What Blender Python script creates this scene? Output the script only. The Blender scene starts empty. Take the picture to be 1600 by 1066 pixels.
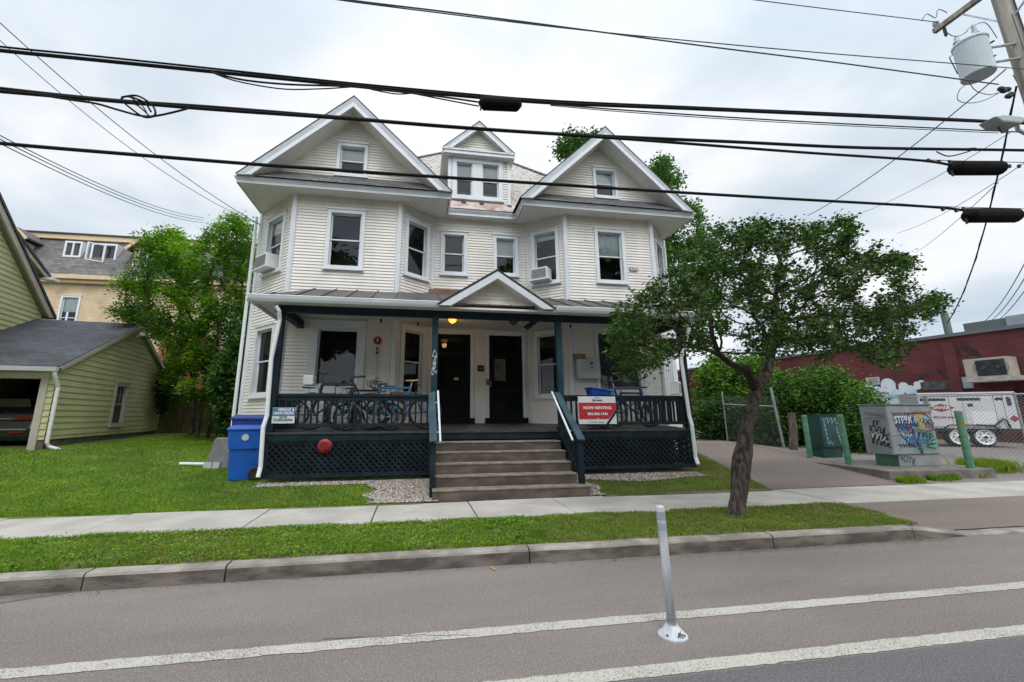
import bpy, math, random
import numpy as np
from mathutils import Matrix, Vector
random.seed(7); RNG = np.random.default_rng(11)
S = bpy.context.scene; COL = S.collection; R = math.radians
# ------------------------------------------------------------------ camera
F_, PX_, PY_, H_ = 659.5, 759.97, 510.9, 1.6
_y, _p, _r = R(9.508), R(11.788), R(-0.167)
FW = np.array([math.sin(_y)*math.cos(_p), math.cos(_y)*math.cos(_p), math.sin(_p)])
_a = np.array([math.cos(_y), -math.sin(_y), 0.]); _b = np.cross(_a, FW)
RT = math.cos(_r)*_a + math.sin(_r)*_b; UP = -math.sin(_r)*_a + math.cos(_r)*_b
CAMP = np.array([0., 0., H_])
cam = bpy.data.cameras.new('camera'); camo = bpy.data.objects.new('camera', cam); COL.objects.link(camo); S.camera = camo
cam.sensor_width = 36; cam.lens = 36*F_/1600; cam.shift_x = (800-PX_)/1600; cam.shift_y = -(533-PY_)/1600
cam.clip_start = .05; cam.clip_end = 3000
camo.matrix_world = Matrix(((RT[0], UP[0], -FW[0], 0), (RT[1], UP[1], -FW[1], 0), (RT[2], UP[2], -FW[2], H_), (0, 0, 0, 1)))
def ray(x, y): return FW + RT*(x-PX_)/F_ - UP*(y-PY_)/F_
def atY(x, y, Y): return CAMP + ray(x, y)*Y/ray(x, y)[1]           # where a sight line meets the vertical plane at distance Y
def atZ(x, y, z): d = ray(x, y); return CAMP + d*(z-H_)/d[2]
# ------------------------------------------------------------------ light
SUN_EL, SUN_AZ = 58, 184                                            # high behind the camera
w = bpy.data.worlds.new('World'); S.world = w; w.use_nodes = True
nt = w.node_tree; N = nt.nodes; L = nt.links; N.clear()
wo = N.new('ShaderNodeOutputWorld'); bg = N.new('ShaderNodeBackground'); bg.inputs[1].default_value = .1
sky = N.new('ShaderNodeTexSky'); sky.sky_type = 'NISHITA'; sky.sun_disc = False
sky.sun_elevation = R(SUN_EL); sky.sun_rotation = R(SUN_AZ); sky.air_density = 1; sky.dust_density = 1
tc = N.new('ShaderNodeTexCoord'); sep = N.new('ShaderNodeSeparateXYZ'); L.new(tc.outputs['Generated'], sep.inputs[0])
mx = N.new('ShaderNodeMath'); mx.operation = 'MAXIMUM'; mx.inputs[1].default_value = 0; L.new(sep.outputs[2], mx.inputs[0])
ad = N.new('ShaderNodeMath'); ad.operation = 'ADD'; ad.inputs[1].default_value = .22; L.new(mx.outputs[0], ad.inputs[0])
dv = N.new('ShaderNodeVectorMath'); dv.operation = 'DIVIDE'; L.new(tc.outputs['Generated'], dv.inputs[0])
cb = N.new('ShaderNodeCombineXYZ'); L.new(ad.outputs[0], cb.inputs[0]); L.new(ad.outputs[0], cb.inputs[1]); cb.inputs[2].default_value = 1
L.new(cb.outputs[0], dv.inputs[1])
no = N.new('ShaderNodeTexNoise'); no.inputs['Scale'].default_value = 1.25; no.inputs['Detail'].default_value = 5; no.inputs['Roughness'].default_value = .5
no.inputs['Distortion'].default_value = .25
L.new(dv.outputs[0], no.inputs['Vector'])
cr = N.new('ShaderNodeValToRGB'); e = cr.color_ramp.elements
SKYK = 1.0
e[0].position = .34; e[0].color = (.58*SKYK, .68*SKYK, .79*SKYK, 1); e[1].position = .60; e[1].color = (1.0*SKYK, 1.02*SKYK, 1.04*SKYK, 1)
e2 = cr.color_ramp.elements.new(.46); e2.color = (.74*SKYK, .815*SKYK, .885*SKYK, 1)
L.new(no.outputs[0], cr.inputs[0])
# overcast sky: the cloud sheet is brightest round the hidden sun, high behind the camera
lz = N.new('ShaderNodeMath'); lz.operation = 'MULTIPLY_ADD'; lz.inputs[1].default_value = 2.2; lz.inputs[2].default_value = 0
dt = N.new('ShaderNodeVectorMath'); dt.operation = 'DOT_PRODUCT'; L.new(tc.outputs['Generated'], dt.inputs[0])
dt.inputs[1].default_value = (math.sin(R(SUN_AZ))*math.cos(R(SUN_EL)), math.cos(R(SUN_AZ))*math.cos(R(SUN_EL)), math.sin(R(SUN_EL)))
dm = N.new('ShaderNodeMath'); dm.operation = 'MAXIMUM'; dm.inputs[1].default_value = 0; L.new(dt.outputs['Value'], dm.inputs[0])
pw = N.new('ShaderNodeMath'); pw.operation = 'POWER'; pw.inputs[1].default_value = 2.0; L.new(dm.outputs[0], pw.inputs[0])
L.new(pw.outputs[0], lz.inputs[0])
l2 = N.new('ShaderNodeMath'); l2.operation = 'ADD'; l2.inputs[1].default_value = 1.0; L.new(lz.outputs[0], l2.inputs[0])
l3 = N.new('ShaderNodeMath'); l3.operation = 'MULTIPLY'; l3.inputs[1].default_value = 10.5; L.new(l2.outputs[0], l3.inputs[0])
vm = N.new('ShaderNodeVectorMath'); vm.operation = 'SCALE'; L.new(cr.outputs[0], vm.inputs[0]); L.new(l3.outputs[0], vm.inputs['Scale'])
mixs = N.new('ShaderNodeMix'); mixs.data_type = 'RGBA'; mixs.inputs['Factor'].default_value = .93
L.new(sky.outputs[0], mixs.inputs['A']); L.new(vm.outputs[0], mixs.inputs['B'])
L.new(mixs.outputs['Result'], bg.inputs[0]); L.new(bg.outputs[0], wo.inputs[0])
sun = bpy.data.lights.new('sun', 'SUN'); suno = bpy.data.objects.new('sun', sun); COL.objects.link(suno)
sun.energy = 1.15; sun.angle = R(18); sun.color = (1, .95, .88)
_d = Vector((math.sin(R(SUN_AZ))*math.cos(R(SUN_EL)), math.cos(R(SUN_AZ))*math.cos(R(SUN_EL)), math.sin(R(SUN_EL))))
suno.rotation_euler = _d.to_track_quat('Z', 'Y').to_euler()
S.view_settings.view_transform = 'Standard'; S.view_settings.look = 'None'; S.view_settings.exposure = 0; S.view_settings.gamma = 1
S.cycles.max_bounces = 6; S.cycles.transparent_max_bounces = 16
# ------------------------------------------------------------------ materials
MATS = {}
def mat(name, c, rough=.7, var=.0, scale=3., bump=0., bscale=60., metal=0., spec=.5, c2=None, emit=None, stretch=None, detail=5, lo=.4, hi=.65):
    if name in MATS: return MATS[name]
    m = bpy.data.materials.new(name); m.use_nodes = True; t = m.node_tree; n = t.nodes; l = t.links
    b = n['Principled BSDF']; b.inputs['Roughness'].default_value = rough; b.inputs['Metallic'].default_value = metal
    b.inputs['Specular IOR Level'].default_value = spec
    b.inputs['Base Color'].default_value = (*c, 1)
    tx = n.new('ShaderNodeTexCoord'); mp = n.new('ShaderNodeMapping'); l.new(tx.outputs['Object'], mp.inputs[0])
    if stretch: mp.inputs['Scale'].default_value = stretch
    if var or c2:
        z = n.new('ShaderNodeTexNoise'); z.inputs['Scale'].default_value = scale; z.inputs['Detail'].default_value = detail; l.new(mp.outputs[0], z.inputs['Vector'])
        r = n.new('ShaderNodeValToRGB'); r.color_ramp.elements[0].position = lo; r.color_ramp.elements[1].position = hi
        a, d = c, c2
        if not c2: a = tuple(v*(1-var) for v in c); d = tuple(min(1, v*(1+var)) for v in c)
        r.color_ramp.elements[0].color = (*a, 1); r.color_ramp.elements[1].color = (*d, 1)
        l.new(z.outputs[0], r.inputs[0]); l.new(r.outputs[0], b.inputs['Base Color'])
    if bump:
        z = n.new('ShaderNodeTexNoise'); z.inputs['Scale'].default_value = bscale; z.inputs['Detail'].default_value = 4; l.new(mp.outputs[0], z.inputs['Vector'])
        u = n.new('ShaderNodeBump'); u.inputs['Strength'].default_value = bump; u.inputs['Distance'].default_value = .02
        l.new(z.outputs[0], u.inputs['Height']); l.new(u.outputs[0], b.inputs['Normal'])
    if emit: b.inputs['Emission Color'].default_value = (*c, 1); b.inputs['Emission Strength'].default_value = emit
    MATS[name] = m; return m
def brickmat(name, c1, c2, mortar, sx, sz, msize=.02, rough=.85, bump=.4, axis='XZ', soft=.1, bias=0, extra=None):
    """rows of bricks, shingles or slates laid in object space"""
    m = bpy.data.materials.new(name); m.use_nodes = True; t = m.node_tree; n = t.nodes; l = t.links; b = n['Principled BSDF']
    b.inputs['Roughness'].default_value = rough
    tx = n.new('ShaderNodeTexCoord'); sp = n.new('ShaderNodeSeparateXYZ'); l.new(tx.outputs['Object'], sp.inputs[0])
    cx = n.new('ShaderNodeCombineXYZ')
    if axis[0] == 'S':                                              # along x plus y, so it works on both walls
        s = n.new('ShaderNodeMath'); s.operation = 'ADD'; l.new(sp.outputs[0], s.inputs[0]); l.new(sp.outputs[1], s.inputs[1]); l.new(s.outputs[0], cx.inputs[0])
    else: l.new(sp.outputs['XYZ'.index(axis[0])], cx.inputs[0])
    l.new(sp.outputs['XYZ'.index(axis[1])], cx.inputs[1])
    k = n.new('ShaderNodeTexBrick'); l.new(cx.outputs[0], k.inputs['Vector']); k.inputs['Scale'].default_value = 1
    k.inputs['Brick Width'].default_value = sx; k.inputs['Row Height'].default_value = sz; k.inputs['Mortar Size'].default_value = msize
    k.inputs['Mortar Smooth'].default_value = soft; k.inputs['Bias'].default_value = bias
    k.inputs['Color1'].default_value = (*c1, 1); k.inputs['Color2'].default_value = (*c2, 1); k.inputs['Mortar'].default_value = (*mortar, 1)
    z = n.new('ShaderNodeTexNoise'); z.inputs['Scale'].default_value = 1.3; z.inputs['Detail'].default_value = 8; l.new(tx.outputs['Object'], z.inputs['Vector'])
    mr = n.new('ShaderNodeMapRange'); mr.inputs['From Min'].default_value = .3; mr.inputs['From Max'].default_value = .7; mr.inputs['To Min'].default_value = .75; mr.inputs['To Max'].default_value = 1.22
    l.new(z.outputs[0], mr.inputs[0])
    v = n.new('ShaderNodeVectorMath'); v.operation = 'SCALE'; l.new(k.outputs[0], v.inputs[0]); l.new(mr.outputs[0], v.inputs['Scale'])
    l.new(v.outputs[0], b.inputs['Base Color'])
    u = n.new('ShaderNodeBump'); u.invert = True; u.inputs['Strength'].default_value = bump; u.inputs['Distance'].default_value = .02
    l.new(k.outputs['Fac'], u.inputs['Height']); l.new(u.outputs[0], b.inputs['Normal'])
    MATS[name] = m; return m
def leafmat(name, c, c2, trans=.35, scale=1.2, rough=.5):
    m = bpy.data.materials.new(name); m.use_nodes = True; t = m.node_tree; n = t.nodes; l = t.links; b = n['Principled BSDF']; b.inputs['Roughness'].default_value = rough
    b.inputs['Specular IOR Level'].default_value = .18
    tx = n.new('ShaderNodeTexCoord'); z = n.new('ShaderNodeTexNoise'); z.inputs['Scale'].default_value = scale; z.inputs['Detail'].default_value = 6; z.inputs['Roughness'].default_value = .75
    l.new(tx.outputs['Object'], z.inputs['Vector'])
    r = n.new('ShaderNodeValToRGB'); r.color_ramp.elements[0].position = .36; r.color_ramp.elements[1].position = .68
    r.color_ramp.elements[0].color = (*c, 1); r.color_ramp.elements[1].color = (*c2, 1); l.new(z.outputs[0], r.inputs[0])
    l.new(r.outputs[0], b.inputs['Base Color'])
    tr = n.new('ShaderNodeBsdfTranslucent'); hs = n.new('ShaderNodeHueSaturation'); hs.inputs['Value'].default_value = 1.6; hs.inputs['Saturation'].default_value = 1.1
    l.new(r.outputs[0], hs.inputs['Color']); l.new(hs.outputs[0], tr.inputs[0])
    mi = n.new('ShaderNodeMixShader'); mi.inputs[0].default_value = trans; l.new(b.outputs[0], mi.inputs[1]); l.new(tr.outputs[0], mi.inputs[2])
    l.new(mi.outputs[0], n['Material Output'].inputs[0]); MATS[name] = m; return m
def glassmat():
    m = bpy.data.materials.new('window_glass'); m.use_nodes = True; t = m.node_tree; n = t.nodes; l = t.links
    for x in list(n):
        if x.type != 'OUTPUT_MATERIAL': n.remove(x)
    g = n.new('ShaderNodeBsdfGlossy'); g.inputs['Roughness'].default_value = .02; g.inputs[0].default_value = (.95, .97, 1, 1)
    tr = n.new('ShaderNodeBsdfTransparent'); tr.inputs[0].default_value = (.8, .84, .82, 1)
    fr = n.new('ShaderNodeFresnel'); fr.inputs[0].default_value = 1.42
    tx = n.new('ShaderNodeTexCoord'); z = n.new('ShaderNodeTexNoise'); z.inputs['Scale'].default_value = 1.7; l.new(tx.outputs['Object'], z.inputs['Vector'])
    u = n.new('ShaderNodeBump'); u.inputs['Strength'].default_value = .06; l.new(z.outputs[0], u.inputs['Height']); l.new(u.outputs[0], g.inputs['Normal'])
    mi = n.new('ShaderNodeMixShader'); l.new(fr.outputs[0], mi.inputs[0]); l.new(tr.outputs[0], mi.inputs[1]); l.new(g.outputs[0], mi.inputs[2])
    l.new(mi.outputs[0], n['Material Output'].inputs[0]); return m
GLASS = glassmat()
M_SID = mat('cream_vinyl_siding', (.63, .585, .54), .6, .06, 1.4, .08, 30, c2=(.75, .71, .66), stretch=(1, 1, .35), lo=.3, hi=.6)
M_TRIM = mat('white_trim_paint', (.64, .67, .70), .45, .05, 2., .05, 40)
M_SOFF = mat('vinyl_soffit', (.68, .66, .62), .6, .05)
M_GREEN = mat('dark_green_paint', (.010, .021, .029), .6, .3, 4, .15, 40, spec=.18)
M_TEAL = mat('teal_beam_paint', (.016, .040, .053), .6, .2, 4, .1, spec=.2)
M_LATT = mat('dark_lattice_paint', (.011, .019, .025), .7, .3, 4, spec=.15)
M_DARK = mat('dark_interior', (.020, .019, .019), .9)  # near-black colour puts the shade of unlit spaces into the surface
M_DECK = mat('porch_deck_boards', (.035, .033, .033), .5, .5, 3, c2=(.11, .085, .06), stretch=(3, .4, 1), lo=.5, hi=.75)
M_CEIL = mat('porch_ceiling', (.62, .59, .55), .6, .05)
M_DOOR = mat('dark_door_paint', (.004, .007, .009), .5, .2, spec=.15)
M_PIPE = mat('white_pipe_paint', (.74, .76, .77), .4)
M_METAL = mat('galvanised_steel', (.42, .44, .46), .45, .15, 8, metal=.7)
M_BLACK = mat('black_rubber', (.018, .018, .019), .6)
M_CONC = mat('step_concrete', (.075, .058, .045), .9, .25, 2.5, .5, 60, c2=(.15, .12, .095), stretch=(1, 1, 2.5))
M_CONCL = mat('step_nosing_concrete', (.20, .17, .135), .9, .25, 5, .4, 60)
M_SHING = brickmat('asphalt_shingles', (.075, .072, .075), (.135, .128, .13), (.035, .035, .035), .32, .14, .012, axis='XY')
M_SHGAR = brickmat('blue_grey_shingles', (.052, .055, .068), (.082, .086, .102), (.03, .03, .035), .32, .14, .01, axis='XY')
# ------------------------------------------------------------------ mesh builder
WM = {}                                                             # object name -> its world matrix
def addobj(o, parent=None, matw=None):
    COL.objects.link(o)
    if parent is not None:
        o.parent = parent; WM[o.name] = WM[parent.name]
    else: WM[o.name] = matw or Matrix.Identity(4)
    return o
def tag(o, label=None, cat=None, group=None, kind=None):
    if label: o['label'] = label
    if cat: o['category'] = cat
    if group: o['group'] = group
    if kind: o['kind'] = kind
    return o
def thing(name, label, cat, loc=(0, 0, 0), rz=0, group=None):
    o = bpy.data.objects.new(name, None); o.empty_display_size = .2
    m = Matrix.Translation(loc) @ Matrix.Rotation(rz, 4, 'Z'); o.matrix_world = m; addobj(o, None, m)
    return tag(o, label, cat, group)
class MB:
    def __init__(s, T=None): s.v = []; s.f = []; s.T = T or Matrix.Identity(4); s.mi = []; s.cur = 0
    def add(s, vs, fs):
        k = len(s.v); T = s.T
        s.v += [tuple(T @ Vector(v)) for v in vs]; s.f += [tuple(k+i for i in f) for f in fs]; s.mi += [s.cur]*len(fs); return s
    def box(s, x0, y0, z0, x1, y1, z1):
        if x0 > x1: x0, x1 = x1, x0
        if y0 > y1: y0, y1 = y1, y0
        if z0 > z1: z0, z1 = z1, z0
        return s.add([(x0,y0,z0),(x1,y0,z0),(x1,y1,z0),(x0,y1,z0),(x0,y0,z1),(x1,y0,z1),(x1,y1,z1),(x0,y1,z1)],
                     [(0,3,2,1),(4,5,6,7),(0,1,5,4),(1,2,6,5),(2,3,7,6),(3,0,4,7)])
    def prism(s, poly, a, b, axis='y'):                             # poly of (x,z) pushed along y, or (x,y) along z, or (y,z) along x
        n = len(poly)
        def p(q, t): return (q[0], t, q[1]) if axis == 'y' else ((q[0], q[1], t) if axis == 'z' else (t, q[0], q[1]))
        return s.add([p(q, a) for q in poly]+[p(q, b) for q in poly],
                     [tuple(range(n)), tuple(range(2*n-1, n-1, -1))]+[(i, i+n, (i+1) % n+n, (i+1) % n) for i in range(n)])
    def quad(s, *p): return s.add(p, [tuple(range(len(p)))])
    def bar(s, a, b, w, h=None, up=(0, 0, 1)):                      # a square bar from a to b
        a = Vector(a); b = Vector(b); d = (b-a).normalized(); h = h or w; u = Vector(up)
        if abs(d.dot(u)) > .95: u = Vector((0, 1, 0))
        x = d.cross(u).normalized(); y = x.cross(d).normalized(); x *= w/2; y *= h/2
        return s.add([a-x-y, a+x-y, a+x+y, a-x+y, b-x-y, b+x-y, b+x+y, b-x+y], [(0,3,2,1),(4,5,6,7),(0,1,5,4),(1,2,6,5),(2,3,7,6),(3,0,4,7)])
    def tube(s, pts, r, n=8, cap=True):
        pts = [Vector(p) for p in pts]; rs = r if isinstance(r, (list, tuple)) else [r]*len(pts); vs = []; u = None
        for i, p in enumerate(pts):
            d = (pts[min(i+1, len(pts)-1)]-pts[max(i-1, 0)]).normalized()
            if u is None: u = Vector((0, 0, 1)) if abs(d.z) < .9 else Vector((1, 0, 0))
            x = d.cross(u).normalized(); u = x.cross(d).normalized()
            for k in range(n):
                t = 2*math.pi*k/n; vs.append(p + (x*math.cos(t)+u*math.sin(t))*rs[i])
        fs = []
        for i in range(len(pts)-1):
            for k in range(n): a = i*n+k; b = i*n+(k+1) % n; fs.append((a, b, b+n, a+n))
        if cap: fs += [tuple(range(n-1, -1, -1)), tuple(range((len(pts)-1)*n, len(pts)*n))]
        return s.add(vs, fs)
    def lathe(s, prof, c=(0, 0, 0), n=20, axis='z'):
        vs = []; fs = []
        for (r, z) in prof:
            for k in range(n):
                t = 2*math.pi*k/n; p = (r*math.cos(t), r*math.sin(t), z)
                if axis == 'y': p = (p[0], p[2], p[1])
                if axis == 'x': p = (p[2], p[0], p[1])
                vs.append((c[0]+p[0], c[1]+p[1], c[2]+p[2]))
        m = len(prof)
        for i in range(m-1):
            for k in range(n): a = i*n+k; b = i*n+(k+1) % n; fs.append((a, b, b+n, a+n))
        fs += [tuple(range(n-1, -1, -1)), tuple(range((m-1)*n, m*n))]
        return s.add(vs, fs)
    def torus(s, c, Rr, r, n=28, k=6, axis='y'):
        vs = []; fs = []
        for i in range(n):
            t = 2*math.pi*i/n
            for j in range(k):
                q = 2*math.pi*j/k; rr = Rr+r*math.cos(q); h = r*math.sin(q)
                p = {'y': (rr*math.cos(t), h, rr*math.sin(t)), 'z': (rr*math.cos(t), rr*math.sin(t), h), 'x': (h, rr*math.cos(t), rr*math.sin(t))}[axis]
                vs.append((c[0]+p[0], c[1]+p[1], c[2]+p[2]))
                a = i*k+j; b = i*k+(j+1) % k; c2 = ((i+1) % n)*k+(j+1) % k; d = ((i+1) % n)*k+j; fs.append((a, b, c2, d))
        return s.add(vs, fs)
    def build(s, name, m, parent=None, world=True, smooth=False, bevel=0, **tags):
        me = bpy.data.meshes.new(name)
        vs = s.v
        if parent is not None and world:
            I = WM[parent.name].inverted(); vs = [tuple(I @ Vector(v)) for v in vs]
        me.from_pydata(vs, [], s.f)
        for q in (m if isinstance(m, (list, tuple)) else [m]): me.materials.append(q)
        if isinstance(m, (list, tuple)): me.polygons.foreach_set('material_index', s.mi)
        if smooth: me.polygons.foreach_set('use_smooth', [True]*len(me.polygons))
        me.update(); o = bpy.data.objects.new(name, me); addobj(o, parent)
        if bevel:
            b = o.modifiers.new('bevel', 'BEVEL'); b.width = bevel; b.segments = 2; b.limit_method = 'ANGLE'
        return tag(o, **tags) if tags else o
def npmesh(name, V, Fc, m, parent=None, mi=None, smooth=False, **tags):      # many small faces at once; V (n,3), Fc (k,c)
    V = np.asarray(V, dtype=np.float32)
    if parent is not None:
        I = np.array(WM[parent.name].inverted()); V = V @ I[:3, :3].T + I[:3, 3]
    me = bpy.data.meshes.new(name); k, c = Fc.shape
    me.vertices.add(len(V)); me.vertices.foreach_set('co', V.astype(np.float32).ravel())
    me.loops.add(k*c); me.loops.foreach_set('vertex_index', Fc.astype(np.int32).ravel())
    me.polygons.add(k); me.polygons.foreach_set('loop_start', np.arange(0, k*c, c, dtype=np.int32)); me.polygons.foreach_set('loop_total', np.full(k, c, dtype=np.int32))
    for q in (m if isinstance(m, (list, tuple)) else [m]): me.materials.append(q)
    if mi is not None: me.polygons.foreach_set('material_index', mi.astype(np.int32))
    me.update(calc_edges=True); o = bpy.data.objects.new(name, me); addobj(o, parent)
    return tag(o, **tags) if tags else o
def frame(o, u):                                                    # wall frame: x along the wall, y into it, z up
    u = Vector((u[0], u[1], 0)).normalized(); y = Vector((-u.y, u.x, 0))
    return Matrix(((u.x, y.x, 0, o[0]), (u.y, y.y, 0, o[1]), (0, 0, 1, o[2] if len(o) > 2 else 0), (0, 0, 0, 1)))
def siding(mb, poly, holes=(), e=.085, out=.019):
    """lap siding on a convex polygon (x,z) in the wall frame, leaving the openings free"""
    zs = [p[1] for p in poly]; z0, z1 = min(zs), max(zs); n = len(poly)
    def span(z):
        xs = []
        for i in range(n):
            (xa, za), (xb, zb) = poly[i], poly[(i+1) % n]
            if abs(za-zb) < 1e-9:
                if abs(z-za) < 1e-6: xs += [xa, xb]
            elif min(za, zb)-1e-9 <= z <= max(za, zb)+1e-9: xs.append(xa+(xb-xa)*(z-za)/(zb-za))
        return (min(xs), max(xs)) if xs else (0, 0)
    cuts = sorted(set([round(z0+(z1-z0)*0, 5)] + [round(z, 5) for z in zs] + [round(v, 5) for h in holes for v in (h[2], h[3]) if z0 < v < z1] + [round(k*e, 5) for k in range(int(z0/e)-1, int(z1/e)+2) if z0 < k*e < z1]))
    for a, b in zip(cuts, cuts[1:]):
        if b-a < 1e-4: continue
        zb = math.floor(a/e+1e-6)*e
        oa = -out*(1-(a-zb)/e)-.002; ob = -out*(1-min(1, (b-zb)/e))-.002
        (xa0, xa1), (xb0, xb1) = span(a+1e-7), span(b-1e-7)
        segs = [(xa0, xa1, xb0, xb1)]
        for h in holes:
            if h[2] <= a+1e-5 and h[3] >= b-1e-5:
                ns = []
                for (p, q, r_, s_) in segs:
                    if h[0] > p and h[0] < q: ns.append((p, h[0], r_, h[0]))
                    if h[1] < q and h[1] > p: ns.append((h[1], q, h[1], s_))
                    if h[0] >= q or h[1] <= p: ns.append((p, q, r_, s_))
                segs = ns
        for (p, q, r_, s_) in segs:
            mb.quad((p, oa, a), (q, oa, a), (s_, ob, b), (r_, ob, b))
            if abs(a-zb) < 1e-4: mb.quad((p, 0, a), (q, 0, a), (q, oa, a), (p, oa, a))
def window(parent, T, x0, x1, z0, z1, trim=.10, kind='double', blind=0, blindc='pale', sill=True, name='window', mull=None, rec=.05, mt=None, depth=.5):
    """casing boards on the wall with sash, pane, blind and the dark room behind it as children"""
    mt = mt or M_TRIM
    a, b, c, d = x0+trim, x1-trim, z0+trim, z1-trim
    m = MB(T); m.box(x0, -.05, z0, a, 0, z1); m.box(b, -.05, z0, x1, 0, z1); m.box(a, -.05, d, b, 0, z1); m.box(a, -.05, z0, b, 0, c)
    m.box(x0-.02, -.075, z1, x1+.02, 0, z1+.03)
    if sill: m.box(x0-.03, -.09, z0-.03, x1+.03, 0, z0+.015)
    m.box(a-.012, 0, c, a, .12, d); m.box(b, 0, c, b+.012, .12, d); m.box(a, 0, d, b, .12, d+.012); m.box(a, 0, c-.012, b, .12, c)
    w = m.build(name, mt, parent)
    cells = [(a, b)] if not mull else [(a, mull[0]), (mull[1], b)]
    s = MB(T); gs = []; r = MB(T); zz = (c+d)/2; f = .035
    if mull: m2 = MB(T); m2.box(mull[0], -.03, c, mull[1], .1, d); m2.build('mullion', mt, w)
    for (p, q) in cells:
        if kind == 'double':
            for (l0, l1, y) in ((zz-.015, d, rec), (c, zz+.02, rec+.025)):
                s.box(p, y, l0, p+f, y+.03, l1); s.box(q-f, y, l0, q, y+.03, l1); s.box(p+f, y, l1-f, q-f, y+.03, l1); s.box(p+f, y, l0, q-f, y+.03, l0+f)
                g = MB(T); g.quad((p+f, y+.015, l0+f), (q-f, y+.015, l0+f), (q-f, y+.015, l1-f), (p+f, y+.015, l1-f)); gs.append(g)
        else:
            y = rec; s.box(p, y, c, p+f, y+.03, d); s.box(q-f, y, c, q, y+.03, d); s.box(p+f, y, d-f, q-f, y+.03, d); s.box(p+f, y, c, q-f, y+.03, c+f)
            g = MB(T); g.quad((p+f, y+.015, c+f), (q-f, y+.015, c+f), (q-f, y+.015, d-f), (p+f, y+.015, d-f)); gs.append(g)
    s.build('sash', mt, w); [g.build('pane', GLASS, w) for g in gs]
    r.quad((a, depth, c-.3), (b, depth, c-.3), (b, depth, d+.1), (a, depth, d+.1)); r.quad((a-.1, .125, c-.3), (a-.1, depth, c-.3), (a-.1, depth, d+.1), (a-.1, .125, d+.1))
    r.quad((b+.1, .125, c-.3), (b+.1, depth, c-.3), (b+.1, depth, d+.1), (b+.1, .125, d+.1)); r.quad((a-.1, .125, d+.1), (b+.1, .125, d+.1), (b+.1, depth, d+.1), (a-.1, depth, d+.1))
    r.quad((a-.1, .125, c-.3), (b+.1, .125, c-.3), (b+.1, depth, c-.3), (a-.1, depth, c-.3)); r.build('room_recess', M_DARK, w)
    if blind:
        for (p, q) in cells:
            bl = MB(T)
            if blindc == 'curtain':
                n = 14
                for i in range(n):
                    t0, t1 = i/n, (i+1)/n; y0 = .11+.02*(i % 2); y1 = .11+.02*((i+1) % 2)
                    bl.quad((p+(q-p)*t0, y0, d-(d-c)*blind), (p+(q-p)*t1, y1, d-(d-c)*blind), (p+(q-p)*t1, y1, d), (p+(q-p)*t0, y0, d))
            else: bl.quad((p, .11, d-(d-c)*blind), (q, .11, d-(d-c)*blind), (q, .11, d), (p, .11, d))
            bl.build('curtain' if blindc == 'curtain' else 'blind', {'pale': mat('pale_blind', (.72, .74, .76), .8), 'grey': mat('grey_curtain', (.12, .125, .12), .9, .2, 3), 'curtain': mat('white_curtain', (.62, .66, .68), .85)}[blindc], w)
    return w
def text(s, size, m, parent, T, name='lettering', width=None, depth=.002, bold=0, shear=0):
    """flat lettering standing in the wall frame T (x right, z up), centred"""
    cu = bpy.data.curves.new('t', 'FONT'); cu.body = s; cu.size = size; cu.align_x = 'CENTER'; cu.align_y = 'CENTER'; cu.extrude = depth; cu.offset = bold; cu.shear = shear; cu.resolution_u = 2
    o = bpy.data.objects.new('t', cu); COL.objects.link(o); bpy.context.view_layer.update()
    me = bpy.data.meshes.new_from_object(o.evaluated_get(bpy.context.evaluated_depsgraph_get())); me.name = name
    bpy.data.objects.remove(o); v = np.empty(len(me.vertices)*3); me.vertices.foreach_get('co', v); v = v.reshape(-1, 3)
    if width: v[:, 0] *= width/max(1e-6, v[:, 0].max()-v[:, 0].min())
    V = np.stack([v[:, 0], -v[:, 2], v[:, 1], np.ones(len(v))], 1); A = np.array(WM[parent.name].inverted() @ T); V = V @ A.T
    me.vertices.foreach_set('co', V[:, :3].astype(np.float32).ravel()); me.materials.clear(); me.materials.append(m); me.update()
    return addobj(bpy.data.objects.new(name, me), parent)
# ------------------------------------------------------------------ ground
def G(x, y):
    """height of the lots: flat pavement, then a bank that rises away from the street"""
    x = np.asarray(x, float); y = np.asarray(y, float)
    s = .1 + .03*np.clip((-x-5)/4, 0, 1); z = .15 + s*np.clip(y-7.85, 0, 5.2) + .012*np.clip(y-13.05, 0, 40)
    zr = .15 + .1*np.clip(y-7.85, 0, 3.4); k = np.clip((x-10.8)/1.5, 0, 1); return z*(1-k)+zr*k
def g(x, y): return float(G(x, y))
M_DIRT = mat('ground_soil', (.055, .048, .034), .95, .4, 1.5, .4, 30)
M_TURF = mat('lawn_turf', (.07, .12, .018), .95, .3, 1.2, .4, 50, c2=(.14, .22, .03))
M_VERGE = mat('verge_turf', (.055, .08, .022), .95, .3, 1.2, .4, 50, c2=(.16, .125, .075), lo=.4, hi=.6)
def sheet(name, x0, x1, y0, y1, nx, ny, m, off=0, mask=None, **tags):
    xs = np.linspace(x0, x1, nx+1); ys = np.linspace(y0, y1, ny+1); X, Y = np.meshgrid(xs, ys); V = np.stack([X, Y, G(X, Y)+off], -1).reshape(-1, 3)
    i = np.arange(ny)[:, None]*(nx+1)+np.arange(nx)[None, :]; Fc = np.stack([i, i+1, i+nx+2, i+nx+1], -1).reshape(-1, 4)
    if mask is not None:
        c = V[Fc].mean(1); Fc = Fc[mask(c[:, 0], c[:, 1])]
    return npmesh(name, V, Fc, m, **tags)
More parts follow.
